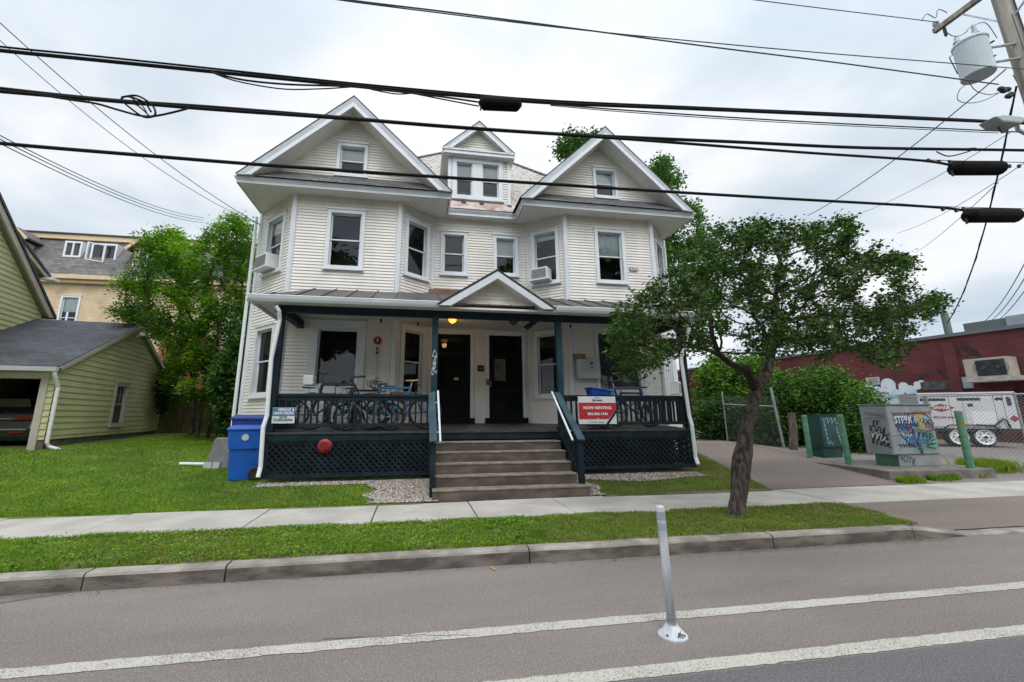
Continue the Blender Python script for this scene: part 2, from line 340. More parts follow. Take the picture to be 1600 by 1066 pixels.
# one sheet to the horizon, with the street trench left to its own sheet just above
m = MB(); m.add([(-900, -900, -.06), (900, -900, -.06), (900, 1500, -.06), (-900, 1500, -.06)], [(0, 1, 2, 3)])
m.build('ground', M_DIRT, kind='structure')
sheet('terrain', -60, 60, 7.9, 70, 120, 120, M_DIRT, -.012, kind='structure')
def asphalt(name, c, c2, big=.5):
    m = bpy.data.materials.new(name); m.use_nodes = True; t = m.node_tree; n = t.nodes; l = t.links; b = n['Principled BSDF']; b.inputs['Roughness'].default_value = .88
    tx = n.new('ShaderNodeTexCoord')
    def ns(s, d=4, r=.6, st=None):
        z = n.new('ShaderNodeTexNoise'); z.inputs['Scale'].default_value = s; z.inputs['Detail'].default_value = d; z.inputs['Roughness'].default_value = r
        if st:
            q = n.new('ShaderNodeMapping'); q.inputs['Scale'].default_value = st; l.new(tx.outputs['Object'], q.inputs[0]); l.new(q.outputs[0], z.inputs['Vector'])
        else: l.new(tx.outputs['Object'], z.inputs['Vector'])
        return z
    a = ns(80, 5, .8); bb = ns(.55, 7, .62, (.35, 1.5, 1)); v = n.new('ShaderNodeTexVoronoi'); v.inputs['Scale'].default_value = 240; l.new(tx.outputs['Object'], v.inputs['Vector'])
    r = n.new('ShaderNodeValToRGB'); r.color_ramp.elements[0].position = .36; r.color_ramp.elements[1].position = .64; r.color_ramp.elements[0].color = (*c, 1); r.color_ramp.elements[1].color = (*c2, 1)
    l.new(a.outputs[0], r.inputs[0])
    mr = n.new('ShaderNodeMapRange'); mr.inputs['From Min'].default_value = .3; mr.inputs['From Max'].default_value = .7; mr.inputs['To Min'].default_value = .74; mr.inputs['To Max'].default_value = 1.16; l.new(bb.outputs[0], mr.inputs[0])
    s = n.new('ShaderNodeVectorMath'); s.operation = 'SCALE'; l.new(r.outputs[0], s.inputs[0]); l.new(mr.outputs[0], s.inputs['Scale'])
    # pale stone chips
    cmp = n.new('ShaderNodeMath'); cmp.operation = 'GREATER_THAN'; cmp.inputs[1].default_value = .975; sc = n.new('ShaderNodeSeparateColor'); l.new(v.outputs['Color'], sc.inputs[0]); l.new(sc.outputs[0], cmp.inputs[0])
    mm = n.new('ShaderNodeMix'); mm.data_type = 'RGBA'; l.new(cmp.outputs[0], mm.inputs['Factor']); l.new(s.outputs[0], mm.inputs['A']); mm.inputs['B'].default_value = (c2[0]*1.3, c2[1]*1.27, c2[2]*1.25, 1)
    l.new(mm.outputs['Result'], b.inputs['Base Color'])
    u = n.new('ShaderNodeBump'); u.inputs['Strength'].default_value = .5; u.inputs['Distance'].default_value = .008; l.new(a.outputs[0], u.inputs['Height']); l.new(u.outputs[0], b.inputs['Normal'])
    MATS[name] = m; return m
M_ASPH = asphalt('road_asphalt', (.105, .088, .080), (.30, .258, .236)); M_ASPHD = asphalt('travel_lane_asphalt', (.06, .055, .058), (.205, .188, .192))
M_ASPHP = asphalt('driveway_asphalt', (.135, .105, .090), (.245, .20, .168))
m = MB(); m.add([(-120, 2.79, 0), (120, 2.79, 0), (120, 4.93, 0), (-120, 4.93, 0)], [(0, 1, 2, 3)]); m.build('road_shoulder', M_ASPH, kind='structure')
m = MB(); m.add([(-120, -9, 0), (120, -9, 0), (120, 2.79, 0), (-120, 2.79, 0)], [(0, 1, 2, 3)]); m.build('road', M_ASPHD, kind='structure')
# painted lines with worn, slightly wavy edges
def paintmat():
    m = bpy.data.materials.new('road_paint'); m.use_nodes = True; t = m.node_tree; n = t.nodes; l = t.links; b = n['Principled BSDF']; b.inputs['Roughness'].default_value = .8
    tx = n.new('ShaderNodeTexCoord'); z = n.new('ShaderNodeTexNoise'); z.inputs['Scale'].default_value = 90; z.inputs['Detail'].default_value = 5; l.new(tx.outputs['Object'], z.inputs['Vector'])
    z2 = n.new('ShaderNodeTexNoise'); z2.inputs['Scale'].default_value = 1.5; l.new(tx.outputs['Object'], z2.inputs['Vector'])
    a = n.new('ShaderNodeMath'); a.operation = 'MULTIPLY_ADD'; a.inputs[1].default_value = .35; l.new(z2.outputs[0], a.inputs[0]); l.new(z.outputs[0], a.inputs[2])
    r = n.new('ShaderNodeValToRGB'); r.color_ramp.elements[0].position = .54; r.color_ramp.elements[1].position = .68; r.color_ramp.elements[0].color = (.20, .18, .165, 1); r.color_ramp.elements[1].color = (.47, .45, .385, 1)
    l.new(a.outputs[0], r.inputs[0]); l.new(r.outputs[0], b.inputs['Base Color']); return m
PAINT = paintmat()
for (yc, w2, nm) in ((3.53, .062, 'lane_line'), (2.865, .062, 'lane_line')):
    xs = np.arange(-40, 60, .06); n_ = len(xs); j = RNG.normal(0, .0035, (2, n_))
    V = np.concatenate([np.stack([xs, yc-w2+j[0], np.full(n_, .004)], 1), np.stack([xs, yc+w2+j[1], np.full(n_, .004)], 1)]); i = np.arange(n_-1)
    npmesh(nm, V, np.stack([i, i+1, i+1+n_, i+n_], 1), PAINT, kind='structure')
crm = mat('crack_dark', (.075, .064, .062), .95)
for (pts, wd) in (([(-.6, 3.64), (.1, 3.56), (.5, 3.49)], .004), ([(4.7, 5.9), (5.4, 5.86), (6.4, 5.9), (7.4, 5.85), (8.6, 5.87)], 0)):
    if not wd: continue
    m = MB(); P = []
    for a, b in zip(pts, pts[1:]):
        for k in range(8): t = k/8; P.append((a[0]+(b[0]-a[0])*t+random.uniform(-.02, .02), a[1]+(b[1]-a[1])*t+random.uniform(-.012, .012)))
    for a, b in zip(P, P[1:]): m.quad((a[0], a[1]-wd, .0055), (b[0], b[1]-wd*.6, .0055), (b[0], b[1]+wd*.6, .0055), (a[0], a[1]+wd, .0055))
    m.build('road_crack', crm, kind='structure')
m = MB(); m.add([(-9, 4.60, .004), (-3.75, 4.66, .004), (-3.0, 4.93, .004), (-9, 4.93, .004)], [(0, 1, 2, 3)]); m.build('gutter_patch', mat('old_gutter_concrete', (.12, .105, .09), .9, .3, 3, .3, 40, c2=(.19, .17, .15)), kind='structure')
# kerb: granite-like concrete sections with joints, dropping at the driveway
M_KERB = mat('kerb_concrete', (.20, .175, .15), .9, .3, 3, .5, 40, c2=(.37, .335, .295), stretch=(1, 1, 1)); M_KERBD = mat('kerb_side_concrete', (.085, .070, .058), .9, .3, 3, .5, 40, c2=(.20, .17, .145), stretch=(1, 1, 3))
xs_j = [-30, -12, -7, -3.02, -1.79, 1.30, 4.37, 6.45, 7.3, 9.6, 11.4, 14.5, 30]
def kerb_h(x): return .15 if x < 6.5 else (.15-.11*(x-6.5)/.8 if x < 7.3 else (.035 if x < 11.6 else .15))
mk = MB()
for a, b in zip(xs_j, xs_j[1:]):
    nseg = max(1, int((b-a)/.25)); px = [a+.008+(b-a-.016)*i/nseg for i in range(nseg+1)]; pv = None
    for q in px:
        h = kerb_h(q)+random.uniform(-.003, .003); w_ = random.uniform(-.004, .004); yf = 4.93+w_
        sec = [(q, yf-.012, -.02), (q, yf, h-.03), (q, yf+.012, h-.008), (q, yf+.035, h), (q, 5.08, h), (q, 5.08, -.02)]
        k = len(mk.v); mk.v += sec
        if pv is not None:
            for t in range(5):
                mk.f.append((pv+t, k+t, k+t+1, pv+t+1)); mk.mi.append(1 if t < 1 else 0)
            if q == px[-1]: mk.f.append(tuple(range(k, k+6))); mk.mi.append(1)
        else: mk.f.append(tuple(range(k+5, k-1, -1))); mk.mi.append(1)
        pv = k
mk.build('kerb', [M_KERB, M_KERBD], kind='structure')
# pavement slabs
M_WALK = mat('pavement_concrete', (.36, .335, .30), .9, .2, 1.6, .25, 70, c2=(.47, .44, .40)); 
def walk_back(x): return 7.62+.035*max(0, x-1)
jo = [-26, -20, -14, -10.2, -7.9, -5.75, -4.15, -2.2, -.55, .95, 2.45, 4.0, 5.55, 7.1, 8.7, 10.3, 11.9, 13.6, 16, 19, 23, 30]
mw = MB()
for i, (a, b) in enumerate(zip(jo, jo[1:])):
    dz = random.uniform(-.004, .004); a += .009; b -= .009
    if a > 6.8 and b < 12: dz = 0
    mw.prism([(a, 6.38), (b, 6.38), (b, walk_back(b)), (a, walk_back(a))], .02, .152+dz, 'z')
mw.build('pavement', M_WALK, bevel=.006, kind='structure')
m = MB(); m.box(-26, 6.39, .0, 30, 7.6, .13); m.build('pavement_joint_soil', M_DIRT, kind='structure')
# verge between kerb and pavement, and the driveway apron through it
def strip(name, m_, x0, x1, y0, y1, z, nx, amp=.012, tilt=0):
    xs = np.linspace(x0, x1, nx+1); ys = np.linspace(y0, y1, 15); X, Y = np.meshgrid(xs, ys); Z = z+RNG.normal(0, amp/3, X.shape)+amp*np.sin(X*1.3+Y*2)*.5 + tilt*(Y-y0)
    V = np.stack([X, Y, Z], -1).reshape(-1, 3); i = np.arange(14)[:, None]*(nx+1)+np.arange(nx)[None, :]
    return npmesh(name, V, np.stack([i, i+1, i+nx+2, i+nx+1], -1).reshape(-1, 4), m_, kind='structure')
strip('verge', M_VERGE, -30, 6.75, 5.07, 6.40, .142, 300)
strip('verge_far', M_VERGE, 11.9, 30, 5.07, 6.40, .142, 120)
m = MB(); n_ = 24
ptsA = [(6.35, 5.08, .045)]+[(6.35+.02*i, 5.08, .045) for i in range(1)]
V = []; xs = np.linspace(6.76, 11.9, n_+1)
for i, x in enumerate(xs): V += [(x, 5.078, .046 if x > 7.2 else .046+(7.2-x)*.13), (x+.25*(1-i/n_), 6.385, .146)]
m.add(V, [(2*i, 2*i+2, 2*i+3, 2*i+1) for i in range(n_)]); m.build('driveway_apron', M_ASPHP, kind='structure')
# lawns, driveway and the parking lot follow the bank
sheet('lawn', -40, 0.2, 7.55, 22, 160, 60, M_TURF, .004, kind='structure')
sheet('front_lawn', 3.4, 8.6, 7.6, 13, 40, 40, M_VERGE, .003, kind='structure', mask=lambda x, y: x < 7.05+.47*(y-7.9))
def drvmask(x, y): return (x > 6.9+.45*(y-7.9)*.9) & (x < 10.9+.02*(y-8))
sheet('driveway', 6.2, 11.2, 7.72, 30, 60, 140, M_ASPHP, .012, kind='structure', mask=lambda x, y: (x > np.minimum(6.95+.27*(y-7.8), 8.6)) & (x < 10.95))
sheet('parking_lot', 10.9, 46, 7.72, 60, 60, 80, M_ASPH, .002, kind='structure')
# gravel along the porch
M_STONE = mat('river_gravel', (.20, .17, .145), .85, .35, 6, c2=(.42, .38, .34)); 
def in_gravel(x, y):
    left = (y > 8.98) & (y < 9.35) & (x > -2.95) & (x < .3)
    l2_ = (x > -.75+.12*np.sin(y*9)) & (x < .45) & (y > 7.66) & (y < 9.3)
    r_ = (x > 3.02) & (x < 3.55+(y-7.7)*.0+.1*np.sin(y*7)) & (y > 7.7) & (y < 9.3)
    r2_ = (x > 3.0) & (x < 6.4) & (y > 8.72+.14*np.sin(x*2.3)) & (y < 9.3)
    return left | l2_ | r_ | r2_
sheet('gravel_bed', -3.1, 6.5, 7.64, 9.5, 120, 40, mat('gravel_soil', (.12, .10, .08), .95, .3, 9, .5, 60), .012, kind='structure', mask=in_gravel)
n_ = 16000; x = RNG.uniform(-3.1, 6.5, n_*3); y = RNG.uniform(7.64, 9.35, n_*3); k = in_gravel(x, y); x, y = x[k][:n_], y[k][:n_]; n_ = len(x)
oc = np.array([(1,0,0),(0,1,0),(-1,0,0),(0,-1,0),(0,0,1),(0,0,-1)], float); of = np.array([(0,1,4),(1,2,4),(2,3,4),(3,0,4),(1,0,5),(2,1,5),(3,2,5),(0,3,5)])
sc = RNG.uniform(.012, .026, (n_, 1, 1))*RNG.uniform(.6, 1.3, (n_, 6, 3)); th = RNG.uniform(0, 6.28, n_); c_, s_ = np.cos(th), np.sin(th)
P = oc[None]*sc; P = np.stack([P[..., 0]*c_[:, None]-P[..., 1]*s_[:, None], P[..., 0]*s_[:, None]+P[..., 1]*c_[:, None], P[..., 2]*.7], -1)
P += np.stack([x, y, G(x, y)+.022], -1)[:, None]
ms = [M_STONE, mat('pale_pebble', (.50, .46, .42), .8), mat('dark_pebble', (.13, .115, .105), .8), mat('tan_pebble', (.33, .26, .19), .8)]
npmesh('gravel', P.reshape(-1, 3), (of[None]+np.arange(n_)[:, None, None]*6).reshape(-1, 3), ms, mi=np.repeat(RNG.integers(0, 4, n_), 8), kind='stuff')
# grass blades
M_GR = [leafmat('grass_blade', (.11, .22, .018), (.30, .41, .05), .35, 1.1, .6), leafmat('grass_blade_dry', (.19, .18, .06), (.32, .27, .12), .3, 2, .7), leafmat('grass_blade_dark', (.065, .15, .014), (.14, .24, .025), .3, 2, .6)]
def grass(name, n_, fx, h, dry=.1, lean=.6, wd=.0045, dryx=0):
    x, y, z, hs = fx(n_); n_ = len(x); th = RNG.uniform(0, 6.28, n_); hh = h*RNG.uniform(.45, 1.25, n_)*hs; ln = hh*lean*RNG.uniform(.1, 1.2, n_); la = RNG.uniform(0, 6.28, n_)
    b = np.stack([x, y, z-.004], 1); d = np.stack([np.cos(th), np.sin(th), 0*th], 1)*wd*RNG.uniform(.7, 1.5, (n_, 1))
    mid = b+np.stack([np.cos(la)*ln*.35, np.sin(la)*ln*.35, hh*.6], 1); tip = b+np.stack([np.cos(la)*ln, np.sin(la)*ln, hh], 1)
    V = np.stack([b-d, b+d, mid+d*.8, mid-d*.8, tip], 1).reshape(-1, 3); o = np.arange(n_)[:, None]*5
    Fc = np.concatenate([o+np.array([0, 1, 2]), o+np.array([0, 2, 3]), o+np.array([3, 2, 4])], 1).reshape(-1, 3)
    pn = np.sin(x*1.9+np.sin(y*2.3)*1.5)*.5+np.sin(x*.7+3)*.5; dr = np.clip(dry*(1+1.4*pn), 0, 1)
    dr = np.clip(dr + dryx*(x > 1.6), 0, 1); u = RNG.random(n_); mi = np.where(u < dr, 1, np.where(u > .72, 2, 0))
    return npmesh(name, V, Fc, M_GR, mi=np.repeat(mi, 3), kind='stuff')
def f_verge(n):
    x = RNG.uniform(-6.2, 7.15, n); y = RNG.uniform(5.05, 6.46, n)
    ey = .035*np.sin(x*3.1)+.02*np.sin(x*9.7)+RNG.normal(0, .012, n); k = (y < 6.40+ey*.9) & (y > 5.06+np.abs(ey)*.4) & (x < 6.72+.35*(y-5.1)/1.3+.05*np.sin(y*9))
    bare = np.sin(x*2.7+1)*np.sin(y*5+x)+.5*np.sin(x*7.3) ; k &= (bare < .62) | (RNG.random(n) < .25); k &= (y > 5.16+.05*np.sin(x*4.7)+.03*np.sin(x*11)) | (RNG.random(n) < .45)
    x, y = x[k], y[k]; return x, y, .142+0*x, 1+.5*((x < 1) & (y < 5.9))*RNG.random(len(x))
grass('verge_grass', 150000, f_verge, .040, .16, dryx=.30)
def f_lawn(n):
    x = RNG.uniform(-16, .3, n); y = 7.55+(RNG.random(n)**1.7)*11
    k = (y > 7.63+.04*np.sin(x*3)) & (x > -.62*y-3.4) & ~((x > -4.55) & (y > 12.1)) & ~((x > -2.95) & (y > 8.98)) & ~((x > -.75) & (y > 7.6)) & ~((x < -8.9) & (y > 12.6))
    x, y = x[k], y[k]; return x, y, G(x, y)+.004, 1+0*x
grass('lawn_grass', 270000, f_lawn, .042, .09, .9, .006)
def f_front(n):
    x = RNG.uniform(3.3, 8.6, n); y = RNG.uniform(7.72, 12.5, n)
    k = (x < 7.02+.3*(y-7.9)) & ~in_gravel(x, y) & ~((x < 6.5) & (y > 9.1)) & (y > walk_backv(x)+.02*np.sin(x*9)) & ((RNG.random(n) < .75) | (x > 5.5))
    x, y = x[k], y[k]; return x, y, G(x, y)+.003, 1+0*x
def walk_backv(x): return 7.64+.035*np.maximum(0, x-1)
grass('front_grass', 85000, f_front, .04, .22)
# broad-leaved weeds in the left part of the verge and a few on the lawn
def weeds(name, x, y, z, size, up=1.4):
    P = np.stack([x, y, z+RNG.uniform(.01, .035, len(x))], 1); n = len(P); th = RNG.uniform(0, 6.28, n); d = np.stack([np.cos(th), np.sin(th), RNG.normal(.15, .25, n)], 1); d /= np.linalg.norm(d, axis=1)[:, None]
    nr = np.stack([RNG.normal(0, .4, n), RNG.normal(0, .4, n), np.full(n, up)], 1); s = np.cross(d, nr); s /= np.linalg.norm(s, axis=1)[:, None]; L_ = size*RNG.uniform(.5, 1.4, (n, 1))
    V = np.stack([P, P+d*L_*.35+s*L_*.28, P+d*L_*.8+s*L_*.2, P+d*L_, P+d*L_*.8-s*L_*.2, P+d*L_*.35-s*L_*.28], 1).reshape(-1, 3)
    return npmesh(name, V, np.arange(n*6).reshape(-1, 6), [M_GR[0], leafmat('weed_leaf', (.07, .17, .02), (.15, .30, .04), .3, 3, .5)], mi=RNG.integers(0, 2, n), kind='stuff')
n_ = 20000; cx_ = RNG.uniform(-6, 1.6, 900); cy_ = RNG.uniform(5.12, 6.35, 900); k = RNG.integers(0, 900, n_); x = cx_[k]+RNG.normal(0, .05, n_); y = np.clip(cy_[k]+RNG.normal(0, .045, n_), 5.1, 6.4); weeds('verge_weeds', x, y, .15+0*x, .028)
n_ = 5000; cx_ = RNG.uniform(1.6, 6.9, 260); cy_ = RNG.uniform(5.12, 6.35, 260); k = RNG.integers(0, 260, n_); x = cx_[k]+RNG.normal(0, .05, n_); y = np.clip(cy_[k]+RNG.normal(0, .045, n_), 5.1, 6.4); weeds('verge_weeds', x, y, .148+0*x, .022)
n_ = 7000; cx_ = RNG.uniform(-9, -.9, 500); cy_ = RNG.uniform(7.8, 11, 500); k = RNG.integers(0, 500, n_); x = cx_[k]+RNG.normal(0, .06, n_); y = cy_[k]+RNG.normal(0, .05, n_); q = (x < -3.2) | (y < 8.9); x, y = x[q], np.maximum(y[q], 7.72); weeds('lawn_clover', x, y, G(x, y)+.012, .022)
# ------------------------------------------------------------------ THE HOUSE
CX = 1.81
house = thing('duplex_house', 'cream vinyl-sided two-family house with twin front gables and a dark green porch', 'house', (CX, 11, .5))
A_, B_, C_ = (-3.29, 11.), (-.56, 11.), (.39, 11.77); D_ = (-4.52, 12.3)
def mir(p): return (2*CX-p[0], p[1])
ZS = 7.38; Z0 = 1.15
def wallT(p, q): return frame((p[0], p[1], 0), (q[0]-p[0], q[1]-p[1])), math.hypot(q[0]-p[0], q[1]-p[1])
# openings: each wall's windows in its own frame (x0,x1,z0,z1,kwargs)
WALLS = []
L_AB = 2.73
WALLS.append((A_, B_, [(-2.45+3.29, -1.47+3.29, 5.34, 7.02, {}), (-2.64+3.29, -1.29+3.29, 2.15, 3.93, dict(kind='single', trim=.19))]))
WALLS.append((B_, C_, [(.19, 1.05, 5.33, 7.03, {}), (.17, 1.03, 2.05, 3.93, dict(trim=.12))]))
WALLS.append((D_, A_, [(.40, 1.40, 5.33, 7.03, dict(blind=.25)), (.40, 1.42, 2.05, 3.90, {})]))
WALLS.append((C_, mir(C_), [(.22, 1.01, 5.60, 6.95, {}), (1.79, 2.56, 5.65, 6.94, dict(blind=.5)), (.04, 1.21, 1.38, 3.93, 'door'), (1.56, 2.71, 1.38, 3.93, 'door')]))
WALLS.append((mir(C_), mir(B_), [(.17, 1.03, 5.33, 7.03, dict(blind=.12)), (.17, 1.03, 2.05, 3.93, {})]))
WALLS.append((mir(B_), mir(A_), [(.90, 1.85, 5.33, 7.01, dict(blind=.52, blindc='curtain')), (.72, 2.13, 2.15, 3.98, dict(kind='single', trim=.10, blind=1, blindc='grey'))]))
WALLS.append((mir(A_), mir(D_), [(.40, 1.42, 5.33, 7.03, {}), (.40, 1.42, 2.05, 3.90, dict(blind=.3))]))
BACKY = 21.5
for (p, q, ops) in WALLS:
    T, ln = wallT(p, q); mb = MB(T); siding(mb, [(0, Z0 if p != D_ and q != mir(D_) else .2), (ln, Z0 if p != D_ and q != mir(D_) else .2), (ln, ZS), (0, ZS)], [o[:4] for o in ops])
    mb.build('wall', M_SID, house)
    for (x0, x1, z0, z1, kw) in ops:
        if kw != 'door': window(house, T, x0, x1, z0, z1, **kw)
for (p, q) in (((-4.52, BACKY), D_), (mir(D_), (2*CX+4.52, BACKY)), ((2*CX+4.52, BACKY), (-4.52, BACKY))):
    T, ln = wallT(p, q); mb = MB(T); hs = [(ln-3.2, ln-2.2, 5.3, 7.0), (ln-3.2, ln-2.2, 2.1, 3.9)] if ln < 10 and p[0] < 0 else ([(2.2, 3.2, 5.3, 7.0), (2.2, 3.2, 2.1, 3.9), (5.2, 6.2, 2.1, 3.9)] if ln < 10 else [])
    siding(mb, [(0, .2), (ln, .2), (ln, ZS), (0, ZS)], hs); mb.build('wall', M_SID, house)
    for h in hs: window(house, T, *h)
# corner boards
cbm = MB()
for sgn in (0, 1):
    for pt, wd in ((A_, .11), (B_, .11), (D_, .12)):
        x, y = pt if not sgn else mir(pt)
        m = MB(); m.tube([(x, y+.0, .3 if pt == D_ else 1.3), (x, y+.0, ZS)], wd*.72, 8); m.build('corner_board', M_TRIM, house)
    x, y = C_ if not sgn else mir(C_)
    m = MB(); m.box(x-.03, y-.05, 1.35, x+.03, y+.01, ZS); m.build('corner_board', M_TRIM, house)
# ground-floor trim under the porch ceiling and a white plinth by the mailboxes
m = MB(); m.box(B_[0]+4.75, 10.955, 1.38, B_[0]+4.83, 10.98, 4.0); m.build('trim_board', M_TRIM, house)
# doors
M_DGL = mat('door_glass', (.012, .014, .014), .06, spec=.8)
T, ln = wallT(C_, mir(C_))
for i, (x0, x1) in enumerate(((.04, 1.21), (1.56, 2.71))):
    m = MB(T); m.box(x0, -.05, 1.52, x0+.09, .0, 3.93); m.box(x1-.09, -.05, 1.52, x1, .0, 3.93); m.box(x0+.09, -.05, 3.84, x1-.09, .0, 3.93); m.box(x0-.02, -.07, 3.93, x1+.02, 0, 3.97)
    fr = m.build('door_frame', M_TRIM, house)
    d = MB(T); a, b = x0+.09, x1-.09; d.box(a, .02, 1.52, a+.13, .07, 3.84); d.box(b-.13, .02, 1.52, b, .07, 3.84); d.box(a+.13, .02, 3.22, b-.13, .07, 3.34); d.box(a+.13, .02, 3.76, b-.13, .07, 3.84); d.box(a+.13, .02, 1.52, b-.13, .07, 1.72); d.box(a+.13, .02, 2.2, b-.13, .07, 2.3)
    dr = d.build('door', M_DOOR, house)
    gm = MB(T); gm.quad((a, .05, 1.52), (b, .05, 1.52), (b, .05, 3.84), (a, .05, 3.84)); gm.build('door_pane', GLASS, dr)
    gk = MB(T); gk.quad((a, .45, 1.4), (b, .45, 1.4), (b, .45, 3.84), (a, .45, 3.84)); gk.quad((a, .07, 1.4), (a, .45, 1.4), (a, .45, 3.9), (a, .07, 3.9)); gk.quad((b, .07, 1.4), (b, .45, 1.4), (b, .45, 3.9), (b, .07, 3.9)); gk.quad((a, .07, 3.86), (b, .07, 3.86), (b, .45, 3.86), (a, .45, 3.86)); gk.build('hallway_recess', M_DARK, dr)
    hn = MB(T); hn.tube([(a+.05, -.01, 2.38), (a+.05, -.05, 2.40), (a+.05, -.05, 2.52), (a+.05, -.01, 2.54)], .012, 6); hn.build('door_handle', M_METAL, dr)
    th = MB(T); th.box(x0-.03, -.12, 1.38, x1+.03, .05, 1.52); th.build('threshold', M_DOOR, house)
    if i == 0:
        pm = MB(T); pm.box(x0+.63, .042, 2.56, x0+.75, .048, 2.62); pm.build('notice', mat('paper_white', (.7, .7, .68), .8), dr)
    else:
        pm = MB(T); pm.box(a+.17, .10, 2.55, a+.50, .105, 3.18); pm.build('lit_panel', mat('hall_wallpaper', (.28, .20, .12), .8, .3, 6, c2=(.4, .36, .3)), dr)
# porch deck, ceiling, beam, posts
YF, XL, XR = 9.2, -2.9, 6.46
m = MB(); m.add([(XL, YF-.06, 1.235), (XR, YF-.06, 1.235), (XR, YF-.06, 1.27), (XL, YF-.06, 1.27), (XL, 11.9, 1.345), (XR, 11.9, 1.345), (XR, 11.9, 1.38), (XL, 11.9, 1.38)], [(0,1,2,3),(3,2,6,7),(0,4,5,1),(0,3,7,4),(1,5,6,2)]); m.build('porch_floor', M_DECK, house)
m = MB(); m.box(XL, YF-.04, 1.10, XR, YF, 1.235); m.build('rim_board', M_GREEN, house)
m = MB(); m.box(XL-.1, 9.0, 4.02, XR+.15, 11.85, 4.05); m.build('porch_ceiling', M_CEIL, house)
m = MB(); m.box(XL-.05, YF+.0, 3.74, XR+.05, YF+.16, 3.93); m.box(XL-.05, YF+.16, 3.74, XL+.09, 11.2, 3.93); m.box(XR-.09, YF+.16, 3.74, XR+.05, 11.2, 3.93); m.build('porch_beam', M_GREEN, house)
m = MB(); m.box(.62, YF-.07, 3.90, 2.92, YF-.035, 4.0); m.build('porch_beam_trim', M_TEAL, house)
px_ = [float(atY(q, 600, YF+.08)[0]) for q in (678, 875)]
POSTX = [XL+.07, px_[0], px_[1], XR-.07]
for x in POSTX:
    m = MB(); m.box(x-.065, YF+.015, 1.26, x+.065, YF+.145, 3.74); m.build('porch_post', M_TEAL if x in POSTX[1:3] else M_GREEN, house)
# railings with one baluster mesh each
def railing(x0, x1, n):
    m = MB(); m.box(x0, YF+.03, 1.985, x1, YF+.13, 2.035); m.box(x0, YF+.055, 1.90, x1, YF+.105, 1.985); m.box(x0, YF+.05, 1.37, x1, YF+.11, 1.44); r = m.build('railing', M_GREEN, house)
    for i in range(n):
        x = x0+(x1-x0)*(i+.5)/n; b = MB(); b.box(x-.018, YF+.062, 1.44, x+.018, YF+.098, 1.90); b.build('baluster', M_GREEN, r)
railing(POSTX[0]+.065, POSTX[1]-.065, 25); railing(POSTX[2]+.065, POSTX[3]-.065, 25)
# left side railing
m = MB(); m.box(XL, YF+.15, 1.985, XL+.1, 11, 2.035); m.box(XL+.02, YF+.15, 1.37, XL+.08, 11, 1.44)
for i in range(12): m.box(XL+.032, YF+.25+i*.13, 1.44, XL+.068, YF+.286+i*.13, 1.985)
m.build('side_railing', M_GREEN, house)
m = MB(); m.box(XR-.1, YF+.15, 1.985, XR, 11, 2.035); m.box(XR-.08, YF+.15, 1.37, XR-.02, 11, 1.44)
for i in range(12): m.box(XR-.068, YF+.25+i*.13, 1.44, XR-.032, YF+.286+i*.13, 1.985)
m.build('side_railing', M_GREEN, house)
# lattice skirts
def lattice(T, W, z0, z1, fr=.08):
    m = MB(T); m.box(0, -.02, z0, W, .02, z0+fr); m.box(0, -.02, z1-fr*.6, W, .02, z1); m.box(0, -.02, z0+fr, fr, .02, z1-fr*.6); m.box(W-fr, -.02, z0+fr, W, .02, z1-fr*.6); o = m.build('lattice_frame', M_GREEN, house)
    s = MB(T); h = z1-z0; st = .125; w2 = .047
    for dr_, yy in ((1, .004), (-1, -.008)):
        k = -h
        while k < W+h:
            a, b = (k, z0), (k+h, z1)
            if dr_ < 0: a, b = (k+h, z0), (k, z1)
            t0, t1 = 0, 1; dx = b[0]-a[0]
            for lim, side in ((0.02, 0), (W-.02, 1)):
                t = (lim-a[0])/dx
                if (side == 0) == (dx > 0): t0 = max(t0, t)
                else: t1 = min(t1, t)
            if t1-t0 > .05:
                p = (a[0]+dx*t0, yy, z0+h*t0); q = (a[0]+dx*t1, yy, z0+h*t1); s.bar(p, q, .010, w2, (0, 0, 1))
            k += st
    s.build('lattice_skirt', M_LATT, o)
xs0, xs1 = px_[0]+.06, px_[1]-.02
zl = .42
lattice(frame((XL+.02, YF+.0), (1, 0)), POSTX[1]-XL-.04, .40, 1.10); lattice(frame((POSTX[2]+.06, YF), (1, 0)), XR-POSTX[2]-.08, .42, 1.10)
lattice(frame((POSTX[1]+.06, YF+.03), (1, 0)), POSTX[2]-POSTX[1]-.10, .80, 1.10, .03)
lattice(frame((XR, YF+.02), (0, 1)), 1.9, .45, 1.10); lattice(frame((XL, 11.1), (0, -1)), 1.88, .5, 1.10)
m = MB(); m.box(XL+.1, YF+.75, .3, XR-.1, YF+.8, 1.2); m.build('crawlspace_dark_sheet', M_DARK, house)  # dark sheet added so the gaps in the lattice look shaded
